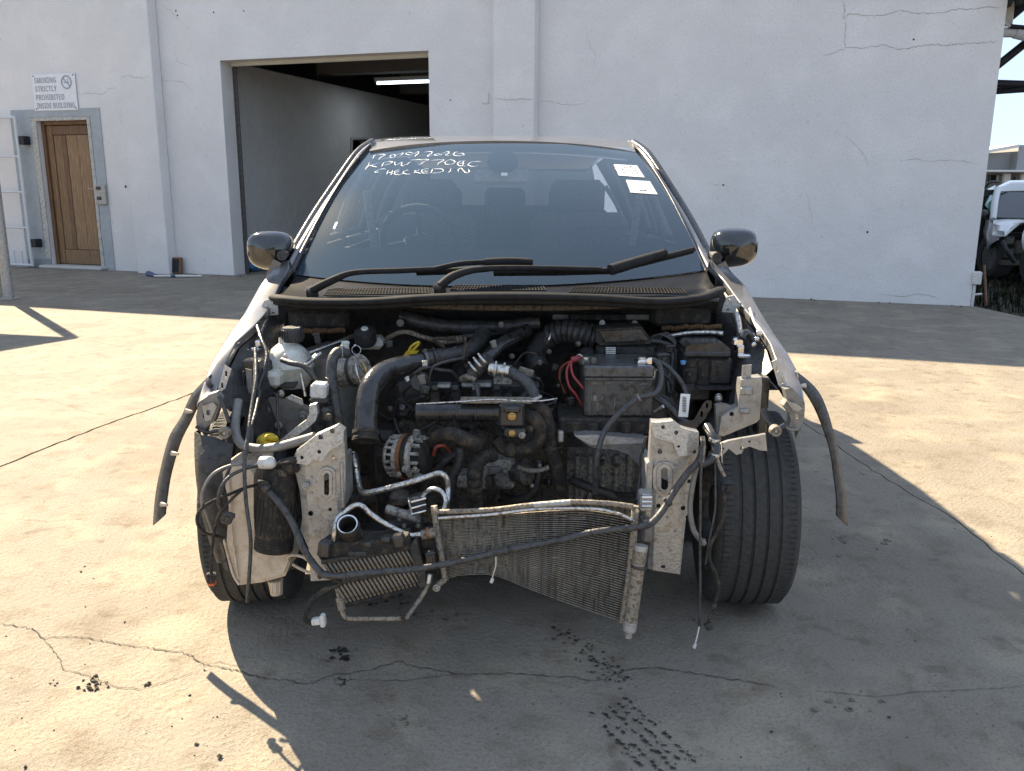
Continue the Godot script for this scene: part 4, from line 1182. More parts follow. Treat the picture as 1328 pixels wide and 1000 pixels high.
func damaged_car() -> void:
	var g := Geo.new()
	var D := 12.0
	var c := thing("damaged_white_car", "white car with crumpled bonnet and smashed side glass parked on grass", "car", at(1345, 354, D + 1.5) * Vector3(1, 0, 1) + Vector3(0, -0.04, 0))
	var axis := at(1356, 300, D); axis.y = 0.0
	var across := axis.normalized().cross(Vector3.UP)   # the car points along the line from here to it
	var m := func(p: Vector3) -> Vector3: return p - across * (2.0 * p.dot(across))
	# roof, pillars, windscreen, bonnet
	g = Geo.new()
	var rows := []
	for q in [[D + 1.2, 1297.5, 245, 1312, 247.5], [D + 1.27, 1298.5, 241, 1312, 239], [D + 1.36, 1298, 239, 1312, 236], [D + 1.7, 1293, 239, 1310, 234], [D + 2.6, 1292, 239, 1310, 235.5], [D + 3.6, 1294, 243, 1311, 240]]:
		rows.append([at(q[1], q[2] + 3, q[0]), at(q[3], q[4], q[0]), at(1356, q[4] - 0.6, q[0]), m.call(at(q[3], q[4], q[0])), m.call(at(q[1], q[2] + 3, q[0]))])
	g.grid(rows, 0.03, Vector3.UP)
	commit("roof", g, M.white_paint, c)
	g = Geo.new()
	var bl := at(1291, 282, D + 0.55); var tl := at(1299, 249, D + 1.25)
	rows = []
	for k in 5:
		var t := k / 4.0
		var l := bl.lerp(tl, t)
		var row := []
		for j in 7:
			var u := j / 6.0
			row.append(l.lerp(m.call(l), u) + Vector3(0, 0, 0.12 * sin(PI * u)))
		rows.append(row)
	g.grid(rows)
	commit("windscreen", g, M.dark_glass, c)
	for s in 2:
		g = Geo.new()
		var l := [bl + Vector3(-0.03, -0.04, 0.0), bl.lerp(tl, 0.5) + Vector3(-0.045, 0.02, -0.02), tl + Vector3(-0.03, 0.04, -0.05)]
		if s: l = l.map(func(p): return m.call(p))
		g.tube(l, 0.05, 8, 4)
		commit("pillar", g, M.white_paint, c)
	g = Geo.new()
	rows = []
	for k in 6:
		var t := k / 5.0
		var row := []
		for j in 9:
			var u := j / 8.0
			var p := at(lerpf(1288, 1424, u), lerpf(285, 296, t) - 5.0 * sin(PI * u), D + 0.5 - 0.75 * t)
			p.y += 0.07 * sin(u * 9.0 + t * 5.0) * t * t - 0.10 * t * t * maxf(0, 1.0 - absf(u - 0.12) * 7.0)
			row.append(p)
		rows.append(row)
	g.grid(rows, 0.02, Vector3.UP)
	look(commit("bonnet", g, M.white_paint, c), "crumpled white bonnet")
	# sides
	for s in 2:
		g = Geo.new()
		rows = []
		for q in [[D - 0.15, 1294, 292, 1291, 306, 1293, 312], [D + 0.2, 1284, 289, 1280, 303, 1283, 318], [D + 0.7, 1279, 285, 1275, 300, 1279, 332], [D + 1.8, 1279, 283, 1275, 300, 1279, 335], [D + 3.6, 1284, 280, 1280, 296, 1284, 325]]:
			var row := [at(q[1], q[2], q[0]), at(q[3], q[4], q[0]), at(q[5], q[6], q[0])]
			if s: row = row.map(func(p): return m.call(p))
			rows.append(row)
		g.grid(rows, 0.03, Vector3.LEFT if s == 0 else Vector3.RIGHT)
		commit("wing" , g, M.white_paint, c)
		# wheel
		var wp0 := at(1291, 334, D + 0.35); wp0.y = 0.28
		if s: wp0 = m.call(wp0)
		var w := Node3D.new(); w.name = "wheel"; c.add_child(w, true); w.global_position = wp0
		g = Geo.new()
		var ax := Transform3D(Basis(Vector3.BACK, PI / 2), wp0)
		g.lathe(ax, [Vector2(0.2, -0.1), Vector2(0.29, -0.115), Vector2(0.325, -0.085), Vector2(0.335, 0), Vector2(0.325, 0.085), Vector2(0.29, 0.115), Vector2(0.2, 0.1)], 28)
		commit("tyre", g, M.tyre, w)
		g = Geo.new()
		g.lathe(ax, [Vector2(0, -0.05), Vector2(0.2, -0.09), Vector2(0.2, 0.09), Vector2(0, 0.05)], 20)
		commit("rim", g, M.rim_alloy, w)
		g = Geo.new()
		var l := V([[1296, 299, D - 0.2], [1303, 300, D - 0.3], [1303, 305, D - 0.28], [1295, 309, D - 0.2]])
		if s: l = l.map(func(p): return m.call(p))
		g.quad(l[0], l[1], l[2], l[3], Vector3.BACK)
		for k in 4: g.quad(l[k], l[(k + 1) % 4], l[(k + 1) % 4] + Vector3(0, 0, -0.15), l[k] + Vector3(0, 0, -0.15), l[k] - l[(k + 2) % 4])
		commit("headlight", g, M.lamp_clear, c)
		g = Geo.new()
		var mp := at(1276, 278, D + 0.75)
		if s: mp = m.call(mp)
		g.ball(Transform3D(Basis().scaled(Vector3(0.075, 0.07, 0.06)), mp), 12, 8)
		commit("door_mirror", g, M.black, c)
		g = Geo.new()
		l = V([[1277.5, 266, D + 1.0], [1289, 281, D + 0.75], [1297.5, 250, D + 1.35], [1291, 240, D + 1.9], [1281, 245, D + 2.3]])
		if s: l = l.map(func(p): return m.call(p))
		for k in range(1, 4): g.flat(l[0], l[k], l[k + 1], Vector3.LEFT if s == 0 else Vector3.RIGHT)
		look(commit("side_window", g, M.green_glass, c), "smashed green side window")
		g = Geo.new()
		l = V([[1277, 244, D + 2.2], [1285, 236, D + 1.9], [1297, 236, D + 1.5]])
		if s: l = l.map(func(p): return m.call(p))
		g.tube(l, 0.018, 6, 4)
		commit("roof_rail", g, M.grey_steel, c)
	# cabin and engine bay behind the missing bumper
	block("cabin", 1284, 246, 1412, 330, D + 1.4, 2.2, M.cabin_dark, 0.1, c)
	block("engine_bay", 1303, 303, 1392, 345, D + 0.35, 0.5, M.black, 0.02, c)
	for q in [[1304, 306, 1316, 318], [1318, 312, 1332, 330], [1306, 322, 1315, 336], [1336, 308, 1350, 326]]:
		block("engine_part", q[0], q[1], q[2], q[3], D - 0.05, 0.25, M.grey_steel if q[0] < 1310 else M.iron, 0.02, c)
	block("cross_member", 1300, 338, 1396, 345, D - 0.1, 0.1, M.iron, 0.01, c)
	hose("bumper_remains", [[1300, 312, D - 0.2], [1306, 326, D - 0.25], [1316, 340, D - 0.25]], 3.0, M.black, c)
	# the corner of another white car at the edge of the picture
	var o := thing("white_car_beyond", "white bonnet edge of a second car at the right edge, before the damaged car", "car", at(1352, 360, 10.6) * Vector3(1, 0, 1))
	g = Geo.new()
	rows = []
	for k in 7:
		var an := PI * k / 6.0
		var row := []
		for j in 5:
			var p := at(1325 + 8 * (1 - sin(an)) + j * 12, 312 - 18 * cos(an), 10.8 - 0.35 * sin(an) * (0.4 + j * 0.15))
			row.append(p)
		rows.append(row)
	g.grid(rows, 0.02)
	commit("wing", g, M.white_paint, o)
	g = Geo.new()
	var wc := at(1352, 330, 11.2); wc.y = 0.27
	g.lathe(Transform3D(Basis(Vector3.BACK, PI / 2), wc), [Vector2(0, -0.09), Vector2(0.29, -0.11), Vector2(0.32, 0), Vector2(0.29, 0.11), Vector2(0, 0.09)], 24)
	commit("tyre", g, M.tyre, o)

# ---------------------------------------------------------------- the car: shell, glass, cabin, wheels
var CX := -0.045
var wtop := []; var wbot := []     # the windscreen's edges: left, middle, right

func mir(p: Vector3) -> Vector3:
	return Vector3(2 * CX - p.x, p.y, p.z)

func arc3(l: Array, u: float) -> Vector3:   # u from -1 to 1 through three points
	var t := (u + 1.0) * 0.5
	return l[0] * (2 * (t - 0.5) * (t - 1)) + l[1] * (-4 * t * (t - 1)) + l[2] * (2 * t * (t - 0.5))

func ws(u: float, v: float, out := 0.0) -> Vector3:
	var p := arc3(wbot, u).lerp(arc3(wtop, u), v)
	var nrm := Vector3(u * 0.18, 0.78, 0.62).normalized()
	return p + nrm * (0.035 * sin(PI * clampf(v, 0, 1)) + out)

func on_glass(px: float, py: float, out := 0.003) -> Vector3:
	var u := (px - 650.0) / 250.0; var v := (362.0 - py) / 175.0
	for k in 10:
		var p := proj(ws(u, v, out))
		var pu := (proj(ws(u + 0.02, v, out)) - p) / 0.02; var pv := (proj(ws(u, v + 0.02, out)) - p) / 0.02
		var e := Vector2(px, py) - p
		var det := pu.x * pv.y - pu.y * pv.x
		u += (e.x * pv.y - e.y * pv.x) / det; v += (pu.x * e.y - pu.y * e.x) / det
	return ws(u, v, out)

func band(g: Geo, u0, u1, v0, v1, out: float, nu := 24, nv := 10) -> void:   # a piece of the windscreen's surface; u0 and u1 may change with v
	var rows := []
	for i in nv + 1:
		var t := float(i) / nv
		var row := []
		for j in nu + 1:
			var s := float(j) / nu
			var ua: float = lerpf(u0[0], u0[1], t) if u0 is Array else u0
			var ub: float = lerpf(u1[0], u1[1], t) if u1 is Array else u1
			var u := lerpf(ua, ub, s)
			var va: float = v0.call(u) if v0 is Callable else v0
			var vb: float = v1.call(u) if v1 is Callable else v1
			row.append(ws(u, lerpf(va, vb, t), out))
		rows.append(row)
	g.grid(rows, 0.0, Vector3(0, 0.7, 0.7))

func hatchback() -> void:
	car = thing("hatchback", "dark grey hatchback stripped of bonnet, bumper and headlights in the yard", "car", Vector3(CX, 0, -4.1))
	car_body()
	car_glass()
	car_front_shell()
	engine_bay()
	front_end()
	loose_cables()

func car_body() -> void:
	var g := Geo.new()
	wtop = V([[478, 194, 3.85], [650, 186, 3.72], [820, 192, 3.85]])
	wbot = V([[383, 356, 2.98], [649, 371, 2.72], [916, 350, 2.98]])
	# roof
	var rows := []
	var rl := [[-0.008, 0.0, 0.565, 3.80], [0.034, 0.03, 0.585, 4.0], [0.072, 0.054, 0.60, 4.35], [0.08, 0.06, 0.605, 4.8], [0.05, 0.03, 0.59, 5.4], [-0.02, -0.03, 0.56, 5.95]]
	var ye: float = wtop[0].y
	var yc: float = wtop[1].y
	for q in rl:
		var row := []
		for j in 21:
			var u := -1.0 + j / 10.0
			var edge := pow(absf(u), 4.0)
			var y: float = lerpf(yc + q[1], ye + q[0], absf(u) * absf(u))
			row.append(Vector3(CX + u * q[2], y + 0.012 - edge * 0.012, -(q[3] + (0.05 * u * u - 0.055 if q[3] < 3.9 else 0.0))))
		rows.append(row)
	g.grid(rows, 0.02, Vector3.UP)
	commit("roof", g, M.paint, car)
	g = Geo.new()
	rows = []
	for q in [[0.0, -0.02], [0.55, -0.035], [1.0, -0.05]]:
		pass
	# headlining under the roof
	for q in rl:
		var row := []
		for j in 9:
			var u := -1.0 + j / 4.0
			row.append(Vector3(CX + u * (q[2] - 0.03), lerpf(yc + q[1], ye + q[0], u * u) - 0.035, -(q[3] + 0.03)))
		rows.append(row)
	g.grid(rows, 0.006, Vector3.DOWN)
	commit("headlining", g, M.headlining, car)
	for s in 2:
		var mm := func(p: Vector3) -> Vector3: return p if s == 0 else mir(p)
		var outw := Vector3.LEFT if s == 0 else Vector3.RIGHT
		# A pillar running into the roof's edge: a broad painted band, and a black moulding against the glass
		var lm := []
		var paintr := []; var blackr := []
		var outl := Geo.smooth_line(V([[375, 336, 3.03], [408, 280, 3.33], [441, 233.5, 3.60], [467, 197, 3.82], [487, 182.5, 4.0]]), 4)
		var pairs := []
		for k in outl.size(): pairs.append([outl[k], ws(-1.0, float(k) / (outl.size() - 1), 0.004) + Vector3(-0.002, 0, 0)])
		for q in [[4.2, 0.055], [4.5, 0.066], [5.0, 0.062], [5.6, 0.015]]: pairs.append([Vector3(CX - 0.618, ye + q[1] - 0.012, -q[0]), Vector3(CX - 0.565, ye + q[1] + 0.004, -q[0])])
		for k in pairs.size():
			var o: Vector3 = mm.call(pairs[k][0]); var i: Vector3 = mm.call(pairs[k][1])
			var up := Vector3(0, 0.010, 0.006)
			paintr.append([o + Vector3(0, -0.02, -0.02), o, o.lerp(i, 0.15) + up * 0.7, o.lerp(i, 0.4) + up, o.lerp(i, 0.62) + up * 0.8, o.lerp(i, 0.66)])
			if k < outl.size(): blackr.append([o.lerp(i, 0.64), o.lerp(i, 0.68) + up * 0.9, o.lerp(i, 0.85) + up * 1.1, i + up * 0.6, i])
		g = Geo.new()
		g.grid(paintr, 0.0, Vector3(-0.3 if s == 0 else 0.3, 0.6, 0.7))
		commit("pillar", g, M.paint, car)
		g = Geo.new()
		g.grid(blackr, 0.0, Vector3(-0.3 if s == 0 else 0.3, 0.6, 0.7))
		commit("window_trim", g, M.black, car)
		g = Geo.new()   # the door's dark window frame just outside it
		lm = []
		for p in V([[374, 336, 3.10], [405, 283, 3.42], [435, 238, 3.70], [463, 199, 3.94], [483, 184, 4.12]]): lm.append(mm.call(p))
		g.tube(lm, 0.017, 8, 5)
		commit("door_frame", g, M.black_satin, car)
		# side panels: shoulder to sill, in three pieces
		var prof := func(D: float) -> Array:
			var w: float = 0.80 + 0.07 * clampf((D - 2.9) / 0.7, 0, 1) - 0.05 * clampf((D - 5.2) / 0.8, 0, 1)
			return [Vector3(CX - w + 0.03, 0.955, -D), Vector3(CX - w, 0.90, -D), Vector3(CX - w + 0.012, 0.74, -D), Vector3(CX - w - 0.006, 0.56, -D), Vector3(CX - w + 0.01, 0.36, -D), Vector3(CX - w + 0.06, 0.22, -D)]
		for piece in [["front_door", 3.0, 4.02], ["rear_door", 4.03, 4.85], ["rear_wing", 4.86, 6.0]]:
			g = Geo.new()
			rows = []
			for k in 7:
				var row := []
				for p in prof.call(lerpf(piece[1], piece[2], k / 6.0)): row.append(mm.call(p))
				rows.append(row)
			g.grid(rows, 0.03, outw)
			commit(piece[0], g, M.paint, car)
		# window frames and panes
		var rail := func(D: float) -> Vector3:
			var t := clampf((D - 2.98) / (3.95 - 2.98), 0, 1)
			var p: Vector3 = wbot[0].lerp(wtop[0], t) + Vector3(-0.03, 0, 0)
			if D > 3.95: p = Vector3(CX - 0.60, ye + 0.03 - 0.03 * pow(maxf(0, (D - 4.8)), 2.0), -D)
			return p
		var belt := func(D: float) -> Vector3: return prof.call(D)[0] + Vector3(0.03, 0, 0)
		for pane in [["side_window", 3.08, 4.26], ["side_window", 4.36, 4.80], ["quarter_window", 4.90, 5.35]]:
			g = Geo.new()
			rows = []
			for k in 9:
				var D: float = lerpf(pane[1], pane[2], k / 8.0)
				var r0: Vector3 = rail.call(D); var b0: Vector3 = belt.call(D)
				var row := []
				for j in 5:
					var p := b0.lerp(r0, j / 4.0)
					p.x -= 0.03 * sin(PI * j / 4.0)
					row.append(mm.call(p))
				rows.append(row)
			g.grid(rows, 0.0, outw)
			commit(pane[0], g, M.side_glass if pane[1] < 3.5 else M.privacy_glass, car)
		for D in [4.31, 4.85, 5.42]:
			g = Geo.new()
			var r0: Vector3 = rail.call(D); var b0: Vector3 = belt.call(D)
			g.tube([mm.call(b0), mm.call(b0.lerp(r0, 0.5) + Vector3(-0.025, 0, 0)), mm.call(r0)], 0.032 if D < 5 else 0.06, 8, 4, true, 0.6)
			commit("door_pillar", g, M.black, car)
		g = Geo.new()
		lm = []
		for k in 9: lm.append(mm.call(belt.call(lerpf(3.0, 5.4, k / 8.0)) + Vector3(0, 0.012, 0)))
		g.tube(lm, 0.018, 8, 2)
		commit("belt_seal", g, M.black, car)
		# mirror
		door_mirror(s)
		# rear wheel
		wheel(Vector3(CX + (-0.72 if s == 0 else 0.72), 0.284, -4.98), 0.0, s)
		# sill box and inner arch hide daylight under the car
		g = Geo.new()
		g.box(Transform3D(Basis(), mm.call(Vector3(CX - 0.70, 0.24, -3.9))), Vector3(0.16, 0.14, 2.0), 0.02)
		commit("sill", g, M.black, car)
	# rear and underside
	g = Geo.new()
	rows = []
	for q in [[0.56, ye - 0.02, 5.92], [0.66, 1.0, 6.18], [0.74, 0.9, 6.24], [0.78, 0.6, 6.3], [0.74, 0.28, 6.22]]:
		var row := []
		for j in 9:
			var u := -1.0 + j / 4.0
			row.append(Vector3(CX + u * q[0], q[1], -(q[2] - 0.12 * u * u)))
		rows.append(row)
	g.grid([rows[1], rows[2], rows[3], rows[4]], 0.02, Vector3.FORWARD)
	commit("tailgate", g, M.paint, car)
	g = Geo.new()
	g.grid([rows[0], rows[1]], 0.0, Vector3.FORWARD)
	commit("rear_window", g, M.privacy_glass, car)
	g = Geo.new()
	g.box(Transform3D(Basis(), Vector3(CX, 0.22, -4.45)), Vector3(1.42, 0.06, 3.4), 0.02)
	commit("underbody", g, M.iron, car)
	cabin()

func door_mirror(s: int) -> void:
	var m := Node3D.new()
	m.name = "door_mirror"; car.add_child(m, true)
	var x0 := 318.0 if s == 0 else 985.0; var x1 := 379.0 if s == 0 else 924.0
	var yo := 0.0 if s == 0 else -4.0
	var D := 3.06
	m.global_position = at((x0 + x1) / 2, 325 + yo, D)
	var a := at(x0, 325 + yo, D); var b := at(x1, 325 + yo, D)
	var hx := absf(b.x - a.x) * 0.5
	var hy := span(325, D, 29.0)
	var c := (a + b) * 0.5
	# a blunt shell, open behind; the profile is a rounded rectangle narrowing outwards
	var rows := []
	var sg := -1.0 if s == 0 else 1.0
	for i in 15:
		var t := i / 14.0                                  # back rim to nose
		var k := pow(1.0 - pow(t, 2.4), 0.42)
		var row := []
		for j in 33:
			var an := TAU * j / 32
			var cx := cos(an); var sy := sin(an)
			var e := 0.68
			var x := signf(cx) * pow(absf(cx), e) * hx
			var y := signf(sy) * pow(absf(sy), e) * hy
			var outer := (x * sg / hx + 1.0) * 0.5          # 1 at the outer end
			y *= lerpf(1.0, 0.86, outer)
			if y < 0: y *= lerpf(1.05, 0.95, outer)
			else: y *= lerpf(0.86, 0.95, outer)
			row.append(c + Vector3(x * k + sg * 0.006 * t, y * k + 0.006 * t, 0.085 * t * (1.0 - 0.25 * outer) - 0.04))
		rows.append(row)
	var g := Geo.new()
	g.grid(rows.slice(0, 14), 0.0, Vector3.UP if false else (rows[3][8] - c))
	var last: Array = rows[13]
	for j in 32: g.flat(last[j], last[j + 1], c + Vector3(0, 0.006, 0.047), Vector3.BACK)
	commit("shell", g, M.gloss_black, m)
	g = Geo.new()
	for j in 32: g.flat(rows[0][j], rows[0][j + 1], c + Vector3(0, 0, -0.038), Vector3.FORWARD)
	commit("mirror_glass", g, M.chrome, m)
	g = Geo.new()
	g.tube([c + Vector3(-sg * hx * 0.4, -hy * 0.75, -0.01), c + Vector3(-sg * hx * 0.95, -hy * 1.15, -0.02), c + Vector3(-sg * (hx + 0.05), -hy * 1.25, -0.03)], [0.022, 0.018, 0.02], 10, 4)
	commit("mirror_foot", g, M.black, m)

func wheel(c: Vector3, yaw: float, s: int) -> void:
	var w := Node3D.new()
	w.name = "wheel"; car.add_child(w, true); w.global_position = c
	var sg := -1.0 if s == 0 else 1.0
	var ax := Transform3D(Basis(Vector3.UP, deg_to_rad(yaw)) * Basis(Vector3.BACK, PI / 2 * -sg), c)   # local y points outwards
	var g := Geo.new()
	var R := 0.284
	var prof := [Vector2(0.195, -0.098), Vector2(0.215, -0.108), Vector2(0.24, -0.113), Vector2(0.264, -0.109), Vector2(0.275, -0.097)]
	var hw := 0.088
	for q in [-0.052, -0.018, 0.018, 0.052]:
		var crown := func(y: float) -> float: return R - 0.006 * pow(absf(y) / hw, 3.0)
		prof.append_array([Vector2(crown.call(q - 0.005), q - 0.0045), Vector2(R - 0.0065, q - 0.0026), Vector2(R - 0.0065, q + 0.0026), Vector2(crown.call(q + 0.005), q + 0.0045)])
	prof.insert(5, Vector2(R - 0.0055, -0.084))
	prof.append_array([Vector2(R - 0.0055, 0.084), Vector2(0.275, 0.097), Vector2(0.264, 0.109), Vector2(0.24, 0.113), Vector2(0.215, 0.108), Vector2(0.195, 0.098)])
	g.lathe(ax, prof, 72)
	# fine sipes across the shoulders: small raised lugs
	for k in 110:
		var a := TAU * k / 110
		for q in [-0.078, 0.078]:
			var bs := ax.basis * Basis(Vector3.UP, -a)
			g.box(Transform3D(bs, ax * (Basis(Vector3.UP, -a) * Vector3(R - 0.0065, q, 0))), Vector3(0.007, 0.034, 0.0125), 0.001)
	commit("tyre", g, M.tyre, w)
	g = Geo.new()
	g.lathe(ax, [Vector2(0.16, -0.09), Vector2(0.198, -0.1), Vector2(0.198, -0.09), Vector2(0.185, -0.06), Vector2(0.185, 0.07), Vector2(0.198, 0.1), Vector2(0.19, 0.105), Vector2(0.178, 0.08)], 36)
	commit("rim", g, M.rim_alloy, w)
	g = Geo.new()
	for k in 5:
		var bs := ax.basis * Basis(Vector3.UP, TAU * k / 5)
		g.box(Transform3D(bs, ax * (Basis(Vector3.UP, TAU * k / 5) * Vector3(0.11, 0.055, 0))), Vector3(0.15, 0.03, 0.045), 0.01)
	g.lathe(ax, [Vector2(0, 0.085), Vector2(0.05, 0.08), Vector2(0.06, 0.04), Vector2(0.06, -0.02)], 20)
	commit("spoke_wheel", g, M.rim_alloy, w)
	g = Geo.new()
	g.lathe(ax, [Vector2(0.0, -0.03), Vector2(0.135, -0.03), Vector2(0.135, -0.005), Vector2(0.0, -0.005)], 32)
	g.lathe(ax, [Vector2(0.0, -0.09), Vector2(0.055, -0.085), Vector2(0.07, -0.03)], 20)
	commit("brake_disc", g, M.disc_iron, w)

func cabin() -> void:
	var g := Geo.new()
	# dashboard
	var rows := []
	for q in [[0.0, 0.018], [0.45, 0.02], [0.8, -0.005], [0.95, -0.09], [1.0, -0.35]]:
		var row := []
		for j in 17:
			var u := -1.0 + j / 8.0
			var b := arc3(wbot, u * 0.97)
			var hump := 0.05 * exp(-pow((u + 0.42) / 0.24, 2.0)) * sin(PI * q[0] * 0.9)
			row.append(b + Vector3(0, -0.025 + q[1] + hump, -0.03 - q[0] * (0.62 - 0.1 * u * u) - (0.0)))
		rows.append(row)
	g.grid(rows, 0.0, Vector3.UP)
	commit("dashboard", g, M.cabin_grey, car)
	# steering wheel in front of the left seat as seen
	var c := at(545, 312, 3.62)
	g = Geo.new()
	var bs := Basis(Vector3.RIGHT, deg_to_rad(-62))
	var ring := []
	for k in 33: ring.append(c + bs * (Vector3(cos(TAU * k / 32), 0, sin(TAU * k / 32)) * 0.155))
	g.tube(ring, 0.0155, 8, 1, false)
	for a in [0.2, PI - 0.2, -PI / 2]: g.tube([c, c + bs * (Vector3(cos(a), 0, -sin(a)) * 0.15)], 0.012, 6, 1)
	g.ball(Transform3D(bs.scaled(Vector3(0.07, 0.03, 0.06)), c), 14, 8)
	commit("steering_wheel", g, M.cabin_dark, car)
	# seats
	for s in 2:
		var x := CX + (-0.36 if s == 0 else 0.36)
		var st := Node3D.new()
		st.name = "front_seat"; car.add_child(st, true); st.global_position = Vector3(x, 0.4, -4.0)
		g = Geo.new()
		g.box(Transform3D(Basis(Vector3.RIGHT, 0.25), Vector3(x, 0.78, -4.22)), Vector3(0.46, 0.62, 0.13), 0.05)
		commit("backrest", g, M.seat_cloth, st)
		g = Geo.new()
		g.box(Transform3D(Basis(), Vector3(x, 0.46, -3.95)), Vector3(0.48, 0.14, 0.5), 0.05)
		commit("seat", g, M.seat_cloth, st)
		g = Geo.new()
		g.box(Transform3D(Basis(Vector3.RIGHT, 0.2), Vector3(x, 1.155, -4.3)), Vector3(0.26, 0.16, 0.09), 0.04)
		for k in [-0.06, 0.06]: g.tube([Vector3(x + k, 1.06, -4.28), Vector3(x + k, 1.12, -4.29)], 0.008, 6, 1)
		commit("headrest", g, M.seat_cloth, st)
		# seat belt from the pillar
		g = Geo.new()
		var sx := -1.0 if s == 0 else 1.0
		g.tube([Vector3(CX + sx * 0.63, 1.18, -4.08), Vector3(CX + sx * 0.60, 0.9, -4.1), Vector3(CX + sx * 0.56, 0.5, -4.12)], 0.022, 6, 4, true, 0.12)
		commit("seat_belt", g, M.cabin_grey, car)
	g = Geo.new()
	g.box(Transform3D(Basis(Vector3.RIGHT, 0.25), Vector3(CX, 0.8, -5.2)), Vector3(1.2, 0.6, 0.14), 0.05)
	g.box(Transform3D(Basis(), Vector3(CX, 0.48, -4.95)), Vector3(1.2, 0.14, 0.5), 0.05)
	for k in [-0.38, 0.0, 0.38]: g.box(Transform3D(Basis(Vector3.RIGHT, 0.2), Vector3(CX + k, 1.13, -5.27)), Vector3(0.24, 0.13, 0.08), 0.035)
	commit("rear_seat", g, M.seat_cloth, car)
	# inner side trim, floor, bulkhead
	g = Geo.new()
	g.box(Transform3D(Basis(), Vector3(CX, 0.27, -4.4)), Vector3(1.45, 0.03, 3.0), 0.0)
	for s in [-1, 1]: g.box(Transform3D(Basis(), Vector3(CX + s * 0.745, 0.6, -4.3)), Vector3(0.03, 0.64, 2.5), 0.0)
	g.box(Transform3D(Basis(), Vector3(CX, 0.62, -5.75)), Vector3(1.4, 0.7, 0.03), 0.0)
	commit("cabin_trim", g, M.cabin_dark, car)
	# grab handle glimpsed by the right window
	g = Geo.new()
	g.tube(V([[785, 242, 4.4], [798, 262, 4.38], [806, 280, 4.36], [811, 292, 4.35]]), 0.012, 7, 4)
	commit("belt_guide", g, M.cabin_grey, car)

